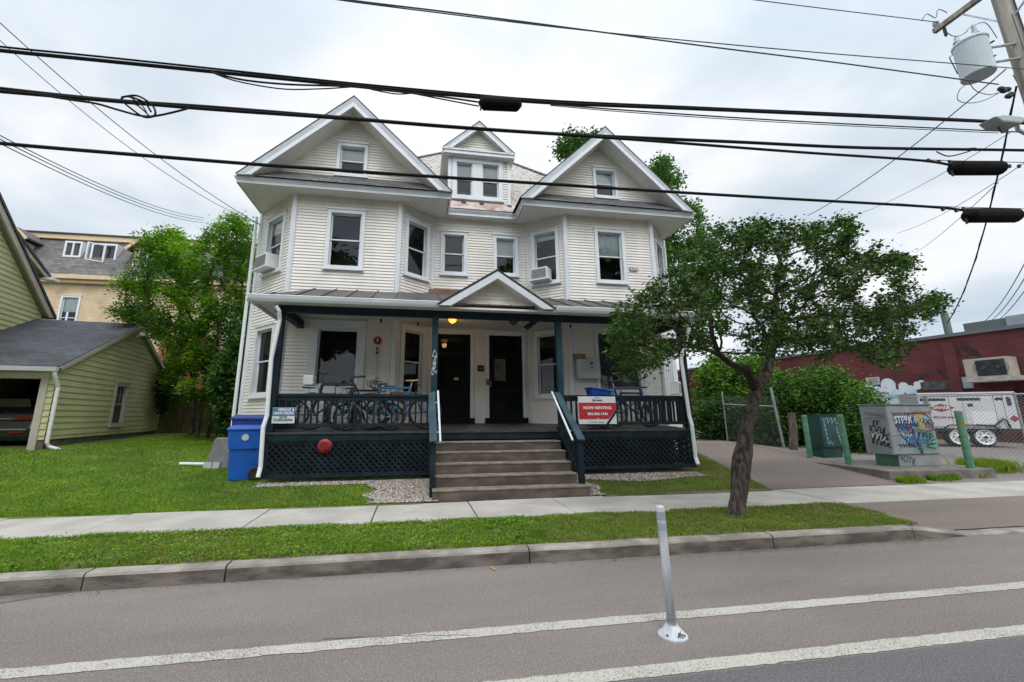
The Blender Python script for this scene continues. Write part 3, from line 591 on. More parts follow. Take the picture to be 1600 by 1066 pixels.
# main cornice: soffit, white fascia, gutter lip
CORN = [(-4.60, BACKY+.2), (-4.60, 10.6), (.76, 10.6), (.76, 11.50), (2.86, 11.50), (2.86, 10.6), (8.10, 10.6), (8.10, BACKY+.2)]
m = MB(); m.prism([(-4.58, 10.62), (.74, 10.62), (.74, 11.52), (2.88, 11.52), (2.88, 10.62), (8.08, 10.62), (8.08, 13.6), (-4.58, 13.6)], ZS-.003, ZS+.03, 'z'); m.build('soffit', M_SOFF, house)
def cornice(path, z0, prof, name, mm):
    m = MB(); n = len(path); offs = []
    for i, p in enumerate(path):
        def nrm(a, b): d = Vector((b[0]-a[0], b[1]-a[1])).normalized(); return Vector((d.y, -d.x))*-1
        ns = [nrm(path[j], path[j+1]) for j in (i-1, i) if 0 <= j < n-1]
        v = ns[0] if len(ns) == 1 else (ns[0]+ns[1])/(1+ns[0].dot(ns[1])); offs.append(v)
    k = len(prof); vs = [(p[0]-o.x*q[0], p[1]-o.y*q[0], z0+q[1]) for p, o in zip(path, offs) for q in prof]
    m.add(vs, [(i*k+j, i*k+j+1, (i+1)*k+j+1, (i+1)*k+j) for i in range(n-1) for j in range(k-1)]); return m.build(name, mm, house)
cornice(CORN, ZS, [(0, 0), (.02, -.010), (.02, .06), (.03, .065), (.075, .14), (.07, .155), (-.05, .155)], 'cornice', M_TRIM)
# gables
RZ = 7.53; AP = 10.13
def gable(cx, hw, yf, z0, za, yw, yb, wallb, tk, wins, nm='gable', mroof=M_SHING, rb=.12, rt=.03):
    k = (za-z0)/hw; dx = tk/k
    rf = MB(); y0 = yf
    rf.add([(cx-hw-.02, y0, z0+.012), (cx, y0, za+rt), (cx, yb, za+rt), (cx-hw-.02, yb, z0+.012)], [(0, 1, 2, 3)]); rf.add([(cx, y0, za+rt), (cx+hw+.02, y0, z0+.012+rt-.03), (cx+hw+.02, yb, z0+.012), (cx, yb, za+rt)], [(0, 1, 2, 3)])
    rf.add([(cx-hw-.02, y0, z0-.01), (cx, y0, za), (cx, y0, za+rt), (cx-hw-.02, y0, z0+.012+rt-.03)], [(0, 1, 2, 3)]); rf.add([(cx, y0, za), (cx+hw+.02, y0, z0-.01), (cx+hw+.02, y0, z0+.012+rt-.03), (cx, y0, za+rt)], [(0, 1, 2, 3)])
    r = rf.build('gable_roof', mroof, house)
    for s in (-1, 1):
        b = MB(); b.prism([(cx+s*hw, z0-.005), (cx, za-.001), (cx, za-tk), (cx+s*(hw-dx), z0-.005)], y0+.01, y0+.05); b.build('rake_board', mat('grey_rake_trim', (.40, .43, .46), .5, .1, 3), house)  # upper rake board in a greyer colour than the moulding
        b = MB(); b.prism([(cx+s*(hw-dx*(1-rb/tk)), z0-.003), (cx, za-tk+rb), (cx, za-tk-.01), (cx+s*(hw-dx-.01), z0-.003)], y0-.02, y0+.052); b.build('rake_moulding', M_TRIM, house)
        so = MB(); n = max(2, int((yw-y0)/.0001)) if False else 1
        so.quad((cx+s*(hw-dx), y0+.04, z0), (cx, y0+.04, za-tk+.004), (cx, yw+.02, za-tk+.004), (cx+s*(hw-dx), yw+.02, z0))
        # ribs of the vented soffit
        L_ = math.hypot(hw-dx, za-tk-z0); q = int(L_/.1)
        for i in range(q):
            t = i/q; x = cx+s*(hw-dx)*(1-t); z = z0+(za-tk-z0)*t+.002; so.add([(x, y0+.05, z), (x, yw, z), (x-s*.012, yw, z-.008+.012*k), (x-s*.012, y0+.05, z-.008+.012*k)], [(0, 1, 2, 3)])
        so.build('rake_soffit', M_SOFF, house)
    T = frame((cx, yw), (1, 0)); w = MB(T); hb = (hw-dx)*(1-(wallb-z0)/(za-tk-z0))
    siding(w, [(-hb-.05, wallb), (hb+.05, wallb), (0, za-tk+.05)], [x[:4] for x in wins]); w.build('gable_wall', M_SID, house)
    for x in wins: window(house, T, *x[:4], **x[4])
    return T
for cx, wl, bl in ((-1.89, (-2.33+1.89, -1.50+1.89), .45), (5.39, (5.15-5.39, 5.93-5.39), .5)):
    gable(cx, 2.70 if cx < 0 else 2.66, 10.44, RZ, AP if cx < 0 else AP-.06, 11, 15.2, 7.95, .33, [(wl[0], wl[1], 8.02, 9.03, dict(blind=bl, trim=.09))])
    # pent roof in front of the gable wall
    m = MB(); m.add([(cx-2.64, 10.47, 7.535), (cx+2.64, 10.47, 7.535), (cx+2.3, 11.0, 8.03), (cx-2.3, 11.0, 8.03)], [(0, 1, 2, 3)]); m.build('pent_roof', M_SHING, house)
# main hipped roof
M_OLD = mat('worn_pale_shingles', (.14, .128, .12), .95, .5, 9, .7, 25, c2=(.45, .415, .385), stretch=(1, 1.6, 1.6), lo=.36, hi=.5)
m = MB(); e0, e1, yb = -4.66, 8.16, 21.7; AX = (CX+.1, 15.5, 12.45); BX = (CX+.1, 17.6, 12.45)
m.add([(e0, 11.42, 7.54), (e1, 11.42, 7.54), AX, (e0, yb, 7.54), (e1, yb, 7.54), BX], [(0, 1, 2), (1, 4, 5, 2), (4, 3, 5), (3, 0, 2, 5)]); m.build('hipped_roof', M_OLD, house)
for (a, b) in (((e0, 11.42, 7.62), AX), ((e1, 11.42, 7.62), AX)):
    m = MB(); m.bar(a, (b[0], b[1], b[2]+.01), .16, .03); m.build('hip_cap', M_OLD, house)
M_RUST = mat('rusted_tin_apron', (.30, .15, .11), .8, .4, 4, .3, 30, c2=(.50, .43, .40), lo=.35, hi=.6)
m = MB(); m.add([(.78, 11.41, 7.56), (2.84, 11.41, 7.56), (2.95, 11.78, 8.01), (.68, 11.78, 8.01)], [(0, 1, 2, 3)]); m.build('tin_apron', M_RUST, house)
for x in (1.2, 1.75, 2.62):
    m = MB(); m.add([(x, 11.62, 7.83), (x+.14, 11.62, 7.83), (x+.14, 11.72, 7.951), (x, 11.72, 7.951)], [(0, 1, 2, 3)]); m.build('tar_patch', M_BLACK, house)
# dormer
dx0, dx1, dy = .84, 2.70, 11.78; T = frame((dx0, dy), (1, 0)); W = dx1-dx0
mb = MB(T); hz = (.08, W-.20, 8.05, 9.42); siding(mb, [(0, 7.8), (W, 7.8), (W, 9.5), (0, 9.5)], [hz]); mb.build('dormer_wall', M_SID, house)
window(house, T, *hz, trim=.13, kind='double', blind=.5, mull=(.70, 1.02), rec=.04)
for sx, u in ((dx0, (0, -1)), (dx1, (0, 1))):
    o = (sx, 13.3) if u[1] < 0 else (sx, dy); T2 = frame(o, u); mb = MB(T2); Ld = 1.4
    siding(mb, [(0, 9.5), (0, 9.45), (Ld, 7.8), (Ld, 9.5)] if u[1] < 0 else [(0, 7.8), (Ld, 9.45), (Ld, 9.5), (0, 9.5)]); mb.build('dormer_wall', M_SID, house)
    m = MB(); m.box(sx-.05, dy-.03, 7.85, sx+.05, dy+.03, 9.5); m.build('corner_board', M_TRIM, house)
m = MB(); m.box(.66, 11.60, 9.44, 2.80, 13.2, 9.48); m.build('dormer_soffit', M_SOFF, house)
m = MB(); m.box(.64, 11.56, 9.46, 2.82, 11.60, 9.57); m.box(.61, 11.53, 9.57, 2.85, 11.60, 9.62); m.box(.60, 11.60, 9.46, .66, 13.2, 9.61); m.box(2.80, 11.60, 9.46, 2.86, 13.2, 9.61); m.build('dormer_cornice', M_TRIM, house)
m = MB(); m.add([(.64, 11.56, 9.625), (2.82, 11.56, 9.625), (2.7, 11.8, 9.74), (.76, 11.8, 9.74)], [(0, 1, 2, 3)]); m.build('dormer_pent', M_SHING, house)
gable(1.735, 1.12, 11.54, 9.62, 10.64, 11.76, 14.0, 9.70, .24, [], rb=.1)
# porch roof (standing seam), gutters, little entrance gable
M_TIN = mat('dark_metal_roof', (.085, .075, .075), .45, .2, 3, metal=.2)
GXL, GXR, GY = -3.42, 6.95, 8.98
m = MB(); rw = [(GXL+.05, GY, 4.0), (GXR-.05, GY, 4.0), (GXR-1.1, 11.03, 4.80), (GXL+.85, 11.03, 4.80)]
m.add(rw, [(0, 1, 2, 3)]); m.add([(GXL+.85, 11.03, 4.80), (GXR-1.1, 11.03, 4.80), (GXR-1.1, 11.85, 5.06), (GXL+.85, 11.85, 5.06)], [(0, 1, 2, 3)])
m.add([(GXL+.05, GY, 4.0), (GXL+.85, 11.03, 4.80), (GXL+.85, 12.2, 4.80), (GXL+.05, 12.2, 4.0)], [(0, 1, 2, 3)]); m.add([(GXR-.05, GY, 4.0), (GXR-1.1, 11.03, 4.80), (GXR-1.1, 12.2, 4.8), (GXR-.05, 12.2, 4.0)], [(0, 1, 2, 3)])
pr = m.build('porch_roof', M_TIN, house)
m = MB()
x = GXL+.3
while x < GXR-.2:
    if x < GXL+.85: y1 = GY+(x-GXL-.05)/.80*2.05
    elif x > GXR-1.1: y1 = GY+(GXR-.05-x)/1.05*2.05
    else: y1 = 11.03
    m.bar((x, GY, 4.012), (x, y1, 4.012+(y1-GY)/2.05*.80), .018, .035); x += .52
m.build('roof_seam', M_TIN, pr)
def gutter(x0, x1, name='gutter'):
    m = MB(); m.prism([(GY-.13, 4.0), (GY-.12, 4.012), (GY-.10, 3.99), (GY-.02, 3.99), (GY, 3.99), (GY, 3.88), (GY-.08, 3.88), (GY-.11, 3.93)], x0, x1, 'x'); return m.build(name, M_TRIM, house)
gutter(GXL, .46); gutter(3.10, GXR)
m = MB(); m.box(GXL+.05, GY+.003, 3.885, GXR-.05, YF-.005, 3.93); m.box(GXL+.05, YF-.005, 3.95, XL-.06, 11.6, 3.985); m.box(XR+.06, YF-.005, 3.95, GXR-.05, 11.6, 3.985); m.build('porch_soffit', M_SOFF, house)
m = MB(); m.box(GXL, GY-.12, 3.885, GXL+.04, 11.6, 3.995); m.build('side_fascia', M_TRIM, house); m = MB(); m.box(GXR-.04, GY-.12, 3.885, GXR, 11.6, 3.995); m.build('side_fascia', M_TRIM, house)
m = MB(); pgx, pgw, pz0, pza = 1.74, 1.31, 3.92, 4.76
gable(pgx, pgw, 8.84, pz0, pza, 9.12, 11.3, 4.03, .17, [], mroof=mat('black_shingle_edge', (.03, .03, .032), .9), rb=.15, rt=.055)
# plywood crate board lying in the corner over the porch roof
m = MB(); m.box(.28, 11.25, 4.83, 1.25, 11.62, 5.01); m.build('plywood_box', mat('weathered_plywood', (.16, .085, .05), .8, .3, 5), None, bevel=.005, label='weathered brown plywood box on the porch roof beside the small entrance gable', cat='box')
# downspouts
def downspout(pts, r=.042, nm='downspout'):
    m = MB(); m.tube(pts, r, 8); return m.build(nm, M_PIPE, house)
def pY(x, y, Y): return tuple(float(v) for v in atY(x, y, Y))
d0 = [pY(431, 478, 8.93), pY(436, 486, 8.97), pY(437, 500, 9.06)] ; d1 = [pY(424, 560, 9.08), pY(417, 650, 9.08), pY(411, 668, 9.04), pY(407, 730, 9.04), pY(403, 746, 8.98)]
downspout(d0+d1)
downspout([(6.62, 9.0, 4.0), (6.60, 9.1, 3.85), pY(1064, 560, 9.1), pY(1077, 650, 9.1), pY(1081, 664, 9.05), pY(1087, 715, 9.05), pY(1091, 726, 8.95)])
downspout([(-4.66, 12.2, 7.2), (-4.66, 12.2, .6)], .045)
# stair railings
def stair_rail(x, sgn):
    top = (x, YF-.0, 2.10); bot = (x, 7.98, 1.13)
    m = MB(); m.box(x-.05, 7.90, .15, x+.05, 8.0, 1.10); r = m.build('stair_newel', M_GREEN, house)
    m = MB(); m.bar((x, YF+.0, 2.08), (x, 7.86, 1.13), .14, .035); m.build('stair_handrail', mat('grey_green_cap', (.04, .075, .095), .6, .2, spec=.2), house)
    m = MB(); m.bar((x, YF, 1.99), (x, 7.95, 1.10), .05, .09); m.bar((x, YF, 1.33), (x, 7.95, .42), .05, .07); rr = m.build('stair_rail', M_GREEN, house)
    for i in range(8):
        y = 8.12+i*.135; t = (y-7.95)/(YF-7.95); b = MB(); b.box(x-.016, y-.016, .42+.91*t, x+.016, y+.016, 1.10+.89*t); b.build('baluster', M_GREEN, rr)
    xx = x-sgn*.13
    m = MB(); m.tube([(xx, YF-.05, 2.10), (xx, 7.98, 1.12)], .021, 8); p = m.build('pipe_handrail', M_PIPE, house)
    m = MB(); m.tube([(x, 8.9, 1.83), (xx, 8.9, 1.86)], .01, 6); m.tube([(x, 8.2, 1.30), (xx, 8.2, 1.28)], .01, 6); m.build('rail_bracket', M_METAL, p)
SXL, SXR = .37, 3.10
stair_rail(SXL-.02, -1); stair_rail(SXR+.04, 1)
# silvery scrawl on the porch post
def scrawl(parent, T, pts_list, wd, m_, y=-.004, name='graffiti'):
    mb = MB(T)
    for pts in pts_list:
        for (a, b) in zip(pts, pts[1:]):
            d = Vector((b[0]-a[0], 0, b[1]-a[1])); 
            if d.length < 1e-5: continue
            n = Vector((-d.z, 0, d.x)).normalized()*wd/2; e_ = d.normalized()*wd*.35
            p, q = Vector((a[0], y, a[1]))-e_, Vector((b[0], y, b[1]))+e_
            mb.quad(tuple(p-n), tuple(q-n), tuple(q+n), tuple(p+n)); y -= .00004
    return mb.build(name, m_, parent)
def squig(x0, z0, x1, z1, n, amp, seed, k=9):
    r = random.Random(seed); p = []
    for i in range(n*k+1):
        t = i/(n*k); p.append((x0+(x1-x0)*t+amp*.5*math.sin(t*n*6.28+r.random()), z0+(z1-z0)*t+amp*math.cos(t*n*6.28*.9+r.random())))
    return p
Tp = frame((POSTX[1], YF+.013), (1, 0)); scrawl(house, Tp, [squig(-.05, 2.45, .04, 2.9, 4, .05, 1), squig(.03, 2.5, -.03, 2.95, 3, .05, 2), [(-.04, 2.9), (.0, 3.0), (.05, 2.88)], [(-.05, 2.7), (.03, 2.62), (-.03, 2.55), (.05, 2.48)]], .010, mat('silver_marker', (.45, .5, .52), .6))
# number plate by the right bay
m = MB(); pl = (6.15, 10.965); m.box(6.12, 10.955, 5.74, 6.38, 10.975, 5.86); npl = m.build('number_plate', mat('grey_plate', (.25, .25, .27), .6), house)
text('179', .11, mat('plate_digits', (.75, .75, .75), .6), npl, frame((6.25, 10.95, 5.80), (1, 0)), width=.19)
# ------------------------------------------------------------------ steps
st = thing('concrete_steps', 'worn brown concrete front steps leading up to the green porch', 'steps', (1.75, 7.77, .15))
zz_ = [.335, .52, .705, .89, 1.065]
for i, z in enumerate(zz_):
    y0 = 7.70+i*.29; lo = .10 if i == 0 else zz_[i-1]
    x0, x1 = (SXL-.02, SXR+.1) if i == 0 else (SXL+.03, SXR-.03)
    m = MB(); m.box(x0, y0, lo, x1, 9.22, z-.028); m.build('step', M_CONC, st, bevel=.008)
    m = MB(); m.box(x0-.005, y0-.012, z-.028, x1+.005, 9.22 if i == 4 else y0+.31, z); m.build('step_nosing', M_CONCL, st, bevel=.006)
# ------------------------------------------------------------------ things on and around the porch
def window_ac(T, x0, x1, z0, h, label):
    t = thing('window_air_conditioner', label, 'air conditioner', tuple(T @ Vector(((x0+x1)/2, -.1, z0)))); m = MB(T)
    m.box(x0, -.30, z0, x1, .08, z0+h); m.build('cabinet', mat('ac_white_metal', (.62, .62, .60), .5, .08), t, bevel=.012)
    m = MB(T)
    for i in range(7): m.box(x0+.03, -.312, z0+.03+i*(h-.06)/7, x1-.03, -.300, z0+.03+i*(h-.06)/7+.016)
    m.build('grille', mat('ac_grille', (.18, .18, .18), .6), t)
    m = MB(T); m.box(x0-.06, -.33, z0-.05, x1+.06, -.05, z0-.02); m.build('support_shelf', M_TRIM, t)
T, ln = wallT(D_, A_); window_ac(T, .50, 1.12, 5.47, .36, 'white air conditioner in the second-floor window at the left corner of the house')
T, ln = wallT(mir(C_), mir(B_)); window_ac(T, .24, .74, 5.46, .33, 'white air conditioner in the angled upstairs window right of the entrance gable')
T, ln = wallT(mir(A_), mir(D_)); window_ac(T, .50, 1.1, 2.18, .36, 'white air conditioner in the ground-floor side window behind the right porch post')
def lamp(x, lit, label):
    y = 10.35; z = 4.02; t = thing('porch_lamp', label, 'lamp', (x, y, z)); m = MB(); m.lathe([(.05, z), (.13, z-.02), (.135, z-.05), (.12, z-.06)], (x, y, 0), 16); m.build('canopy', mat('lamp_bronze', (.02, .015, .012), .4, metal=.5), t)
    m = MB(); m.lathe([(.10, z-.06), (.095, z-.10), (.06, z-.145), (.02, z-.16)], (x, y, 0), 16); m.build('glass_bowl', mat('lit_amber_glass', (1., .45, .06), .4, emit=3.) if lit else mat('unlit_lamp_glass', (.12, .11, .12), .2), t, smooth=True)
    m = MB()
    for k in range(6): a = k*math.pi/3; m.tube([(x+.125*math.cos(a), y+.125*math.sin(a), z-.05), (x+.105*math.cos(a), y+.105*math.sin(a), z-.105), (x+.03*math.cos(a), y+.03*math.sin(a), z-.165)], .006, 5)
    m.build('cage', mat('lamp_bronze', (0, 0, 0)), t)
    if lit:
        l_ = bpy.data.lights.new('bulb', 'POINT'); l_.energy = 4; l_.color = (1, .62, .25); l_.shadow_soft_size = .08; lo = bpy.data.objects.new('bulb', l_); addobj(lo, t); lo.location = (0, 0, -.25)
lamp(float(atY(707, 503, 10.35)[0]), True, 'lit amber porch ceiling lamp over the left front door'); lamp(float(atY(802, 507, 10.35)[0]), False, 'unlit dark porch ceiling lamp over the right front door')
# mailboxes
mbx = thing('mailbox_bank', 'white steel bank of apartment mailboxes on the porch wall right of the doors', 'mailbox', (4.62, 10.9, 2.55)); m = MB(); m.box(4.30, 10.80, 2.55, 4.95, 10.94, 3.08); bx = m.build('box', mat('mailbox_paint', (.50, .52, .54), .5, .06), mbx, bevel=.008)
for i in range(5): m = MB(); m.box(4.325+i*.122, 10.792, 2.58, 4.435+i*.122, 10.80, 3.05); m.build('box_door', mat('mailbox_paint', (0, 0, 0)), mbx)
m = MB()
for i in range(5): m.lathe([(.012, 10.785), (.012, 10.80)], (4.38+i*.122, 0, 2.80), 8, 'y')
m.build('lock', M_BLACK, mbx); m = MB(); m.box(4.66, 10.784, 2.93, 4.74, 10.792, 3.0); m.box(4.64, 10.784, 2.83, 4.76, 10.792, 2.86); m.build('decal', mat('mail_decal', (.12, .12, .14), .6), mbx)
m = MB(); m.box(4.22, 10.93, 3.05, 4.60, 10.97, 3.24); pk = m.build('address_board', mat('tan_board', (.26, .215, .14), .8, .2, 6), None, label='small tan wooden board with crossed sticks above the mailboxes', cat='board')
m = MB(); m.bar((4.30, 10.92, 3.08), (4.53, 10.92, 3.20), .018, .018); m.bar((4.30, 10.918, 3.20), (4.53, 10.918, 3.08), .018, .018); m.build('crossed_stick', mat('pale_wood', (.42, .33, .2), .8), pk)
# intercom, note holder, sensors, fire alarm
m = MB(); m.box(1.71, 11.70, 2.80, 1.88, 11.755, 2.97); ic = m.build('intercom', mat('intercom_black', (.012, .012, .015), .35), None, bevel=.01, label='small black intercom box between the two front doors', cat='intercom'); m = MB(); m.box(1.765, 11.692, 2.86, 1.815, 11.70, 2.90); m.build('button', mat('intercom_btn', (.35, .3, .3), .5), ic)
m = MB(); m.box(1.95, 11.68, 2.42, 2.03, 11.72, 2.58); m.build('note_holder', mat('cork_brown', (.22, .13, .06), .8), None, label='small brown note holder on the frame of the right front door', cat='note holder')
fa = thing('fire_alarm', 'red round fire alarm with conduit on the porch wall', 'fire alarm', (-.99, 10.9, 3.47)); m = MB(); m.lathe([(.10, 10.97), (.10, 10.93), (.07, 10.905), (.02, 10.90)], (-.99, 0, 3.47), 18, 'y'); m.build('bell', mat('alarm_red', (.20, .012, .012), .4), fa, smooth=False)
m = MB(); m.box(-1.0, 10.885, 3.42, -.975, 10.90, 3.52); m.build('strobe', mat('strobe_white', (.6, .6, .6), .4), fa); m = MB(); m.tube([(-.99, 10.96, 3.38), (-.99, 10.96, 3.0), (-.98, 10.96, 2.2), (-.98, 10.96, 1.4)], .012, 6); m.build('conduit', M_METAL, fa)
m = MB(); m.box(-1.02, 10.92, 3.12, -.96, 10.96, 3.19); m.box(-1.01, 10.92, 3.22, -.97, 10.96, 3.3); m.build('junction_box', mat('alarm_red', (0, 0, 0)), fa)
for (x, y, z, lb) in ((-.92, 10.85, 3.93, 'small brown sprinkler head on the porch ceiling above the fire alarm'), (0.02, 11.1, 3.93, 'small brown sprinkler head on the porch ceiling above the angled left window'), (4.15, 10.8, 3.93, 'small brown sprinkler head on the porch ceiling above the mailboxes')):
    t = thing('sprinkler_head', lb, 'sprinkler', (x, y, 4.02)); m = MB(); m.lathe([(.02, 4.02), (.035, 4.0), (.03, 3.96), (.015, 3.94), (.03, 3.925), (.03, 3.915)], (x, y, 0), 10); m.build('nozzle', mat('sprinkler_brown', (.06, .04, .03), .5), t)
# fire department connection on the lattice
xf, yf_, zf = pY(507, 697, 9.15); fd = thing('fire_hose_connection', 'red round fire hose connection cap on the left lattice skirt', 'fire connection', (xf, yf_, zf)); mred = mat('hydrant_red', (.27, .016, .022), .45, .2, 8)
m = MB(); m.lathe([(.14, .06), (.145, .02), (.13, .0), (.10, -.02), (.095, -.05), (.05, -.055)], (xf, yf_, zf), 24, 'y'); m.build('cap', mred, fd); m = MB(); m.torus((xf, yf_-.055, zf), .065, .011, 20, 6); m.bar((xf-.02, yf_-.07, zf+.02), (xf+.03, yf_-.07, zf-.03), .03, .02); m.build('plug_ring', mat('hydrant_red_dark', (.16, .01, .012), .5), fd); m = MB(); m.tube([(xf, yf_+.05, zf), (xf, yf_+.3, zf)], .04, 8); m.build('pipe', mat('hydrant_red_dark', (0, 0, 0)), fd)
# signs
mwht = mat('sign_white', (.62, .65, .66), .5, .05, 6); mblu = mat('sign_blue', (.015, .10, .30), .5)
def signpost_board(name, label, x0, x1, z0, z1, y):
    t = thing(name, label, 'sign', ((x0+x1)/2, y, z0)); m = MB(); m.box(x0, y, z0, x1, y+.008, z1); m.build('board', mwht, t); return t
xa, _, za = pY(426.5, 637, 9.14); xb, _, zb = pY(459.5, 661.5, 9.14)
t = signpost_board('yard_sign', 'blue and white union sign tied to the left end of the porch railing', xa, xb, zb, za, 9.14); zm = (za+zb)/2; T = frame(((xa+xb)/2, 9.136, 0), (1, 0))
m = MB(); m.box(xa+.005, 9.135, zm-.005, xb-.004, 9.14, za-.006); m.build('blue_panel', mblu, t); m = MB(); m.box(xa+.006, 9.131, zm+.09, xa+.10, 9.135, za-.007); m.build('teal_corner', mat('sign_teal', (.02, .22, .22), .5), t)
wt = mat('sign_letters_white', (.78, .8, .8), .5); wd_ = xb-xa
def put(s, sz, mm, tt, x, z, y, w_=None): return text(s, sz, mm, tt, frame((x, y, z), (1, 0)), width=w_, bold=.002)
put('VERMONT IS', .075, wt, t, (xa+xb)/2+.045, zm+(za-zm)*.70, 9.128, wd_*.72); put('UNION STRONG', .08, wt, t, (xa+xb)/2, zm+(za-zm)*.27, 9.131, wd_*.9)
gt = mat('sign_letters_green', (.12, .2, .17), .6); put('SAY NO', .06, gt, t, (xa+xb)/2, zm-(zm-zb)*.22, 9.134, wd_*.34); put('TO UNION BUSTING', .065, gt, t, (xa+xb)/2, zm-(zm-zb)*.58, 9.134, wd_*.85)
xa, _, za = pY(903, 619.5, 9.13); xb, _, zb = pY(964, 662.5, 9.13)
t = signpost_board('rental_sign', 'red and white NOW RENTING sign on the right porch railing', xa, xb, zb, za, 9.13); h_ = za-zb; w_ = xb-xa; cx_ = (xa+xb)/2
m = MB(); m.prism([(xa+.008, zb+h_*.18), (xb-.19, zb+h_*.18), (xb-.005, zb+h_*.50), (xb-.005, zb+h_*.77), (xa+.008, zb+h_*.77)], 9.125, 9.13); m.build('red_panel', mat('sign_red', (.42, .018, .022), .5), t)
m = MB(); m.prism([(xb-.26, zb+.005), (xb-.19, zb+.005), (xb-.002, zb+h_*.40), (xb-.002, zb+h_*.50)], 9.122, 9.13); m.build('green_stripe', M_GREEN, t); m = MB(); m.prism([(cx_-.02, zb+h_*.18), (cx_+.02, zb+h_*.18), (cx_, zb+h_*.23)], 9.122, 9.126); m.build('notch', mwht, t)
put('NOW RENTING', .09, wt, t, cx_-.0, zb+h_*.58, 9.121, w_*.74); put('802-556-1343', .075, wt, t, cx_+.0, zb+h_*.36, 9.121, w_*.53)
dk = mat('sign_ink', (.10, .12, .14), .6); put('Apartments', .06, dk, t, cx_, zb+h_*.865, 9.126, w_*.28); put('-------------', .04, dk, t, cx_-.02, zb+h_*.07, 9.126, w_*.38)
m = MB(); m.prism([(cx_-.09, zb+h_*.90), (cx_, zb+h_*.985), (cx_+.1, zb+h_*.90), (cx_, zb+h_*.96)], 9.126, 9.13); m.build('logo_roof', dk, t)
# bicycles
def bicycle(label, loc, rz, col, bars='flat', lean=0, seat=(.02, .02, .022), basket=False, sc=1.0):
    t = thing('bicycle', label, 'bicycle', loc, 0); t.rotation_euler = (lean, 0, rz); t.scale = (sc,)*3
    mm = Matrix.Translation(loc) @ Matrix.Rotation(rz, 4, 'Z') @ Matrix.Rotation(lean, 4, 'X') @ Matrix.Scale(sc, 4)
    WM[t.name] = mm; T = mm; r = .33; c = mat('bike_paint_%d_%d_%d' % tuple(int(v*100) for v in col), col, .35)
    for x in (-.52, .52):
        w_ = MB(T); w_.torus((x, 0, r), r-.024, .025, 30, 6); wo_ = w_.build('wheel', M_BLACK, t, smooth=True)
        w_ = MB(T); w_.torus((x, 0, r), r-.045, .010, 28, 5)
        for k in range(14): a = k*2*math.pi/14; w_.tube([(x, 0, r), (x+math.cos(a)*(r-.05), .004*(-1)**k, r+math.sin(a)*(r-.05))], .0022, 3, False)
        w_.lathe([(.02, -.04), (.02, .04)], (x, 0, r), 8, 'y'); w_.build('rim', mat('dark_rim', (.06, .065, .07), .4, metal=.5), wo_)
    f = MB(T); bb = (-.08, 0, .29); hd = (.36, 0, .80); hb = (.39, 0, .66); stp = (-.22, 0, .80)
    for a, b, q in ((bb, hb, .017), (stp, hd, .015), (bb, stp, .015), (hd, hb, .019), ((-.52, .04, r), bb, .009), ((-.52, -.04, r), bb, .009), ((-.52, .04, r), (-.2, 0, .76), .008), ((-.52, -.04, r), (-.2, 0, .76), .008), (hb, (.52, .05, r), .013), (hb, (.52, -.05, r), .013)): f.tube([a, b], q*1.6, 7)
    f.build('frame', c, t)
    h = MB(T)
    if bars == 'flat': h.tube([(.36, 0, .80), (.34, 0, .98), (.40, 0, 1.0)], .013, 6); h.tube([(.36, -.30, 1.02), (.40, -.1, 1.0), (.40, .1, 1.0), (.36, .30, 1.02)], .012, 6); h.tube([(.36, -.30, 1.02), (.34, -.2, 1.015)], .018, 6)
    else:
        h.tube([(.36, 0, .80), (.35, 0, .92), (.44, 0, .93)], .013, 6)
        for s in (-1, 1): h.tube([(.44, 0, .93), (.44, s*.2, .93), (.53, s*.21, .92), (.56, s*.21, .85), (.51, s*.21, .79), (.44, s*.21, .79)], .012, 6)
        for s in (-1, 1): h.tube([(.55, s*.21, .90), (.60, s*.2, .93), (.60, s*.2, .82)], .008, 5)
    h.tube([(.40, .05, 1.0), (.52, .06, .95), (.42, .03, .72)], .004, 4); h.tube([(.40, -.05, 1.0), (.55, -.06, .9), (.40, -.03, .68)], .004, 4); h.build('handlebar', M_BLACK, t)
    s_ = MB(T); s_.tube([(-.22, 0, .80), (-.25, 0, .93)], .012, 6); s_.build('seat_post', M_METAL, t)
    s_ = MB(T); s_.prism([(-.40, .935), (-.38, .97), (-.25, .965), (-.11, .955), (-.10, .935), (-.25, .925)], -.03, .03); s_.prism([(-.40, .94), (-.38, .965), (-.27, .955), (-.27, .93)], -.07, .07); s_.build('saddle', mat('saddle_%d' % int(seat[0]*100), seat, .5), t, bevel=.01)
    k = MB(T); k.torus((-.08, .05, .29), .085, .008, 20, 4); k.tube([(-.08, .06, .29), (.03, .07, .16)], .009, 5); k.tube([(-.08, -.06, .29), (-.19, -.07, .42)], .009, 5); k.box(-.01, .06, .145, .07, .14, .165); k.box(-.23, -.14, .415, -.15, -.06, .435); k.build('crankset', M_METAL, t)
    if basket:
        b_ = MB(T); b_.box(.50, -.1, .78, .68, .1, .96); b_.build('basket', mat('white_bucket', (.55, .57, .58), .5), t, bevel=.02)
zd = lambda y: 1.27+.11*(y-9.14)/2.7+.005
bicycle('black bicycle with flat bars and a white front bucket behind the left railing', (-1.55, 9.62, zd(9.62)), R(176), (.012, .012, .016), basket=True, sc=1.2)
bicycle('turquoise bicycle leaning behind the sign end of the left railing', (-1.15, 9.86, zd(9.86)), R(4), (.03, .30, .34), lean=R(6), sc=.93)
bicycle('small white bicycle with a turquoise fork in the middle of the left railing', (-.95, 9.45, zd(9.45)), R(182), (.35, .40, .42), lean=R(-5), sc=.86)
bicycle('blue road bicycle with drop bars and tan saddle beside the left railing post', (-.35, 9.66, zd(9.66)), R(180), (.02, .13, .26), bars='drop', seat=(.38, .26, .15), sc=1.12)
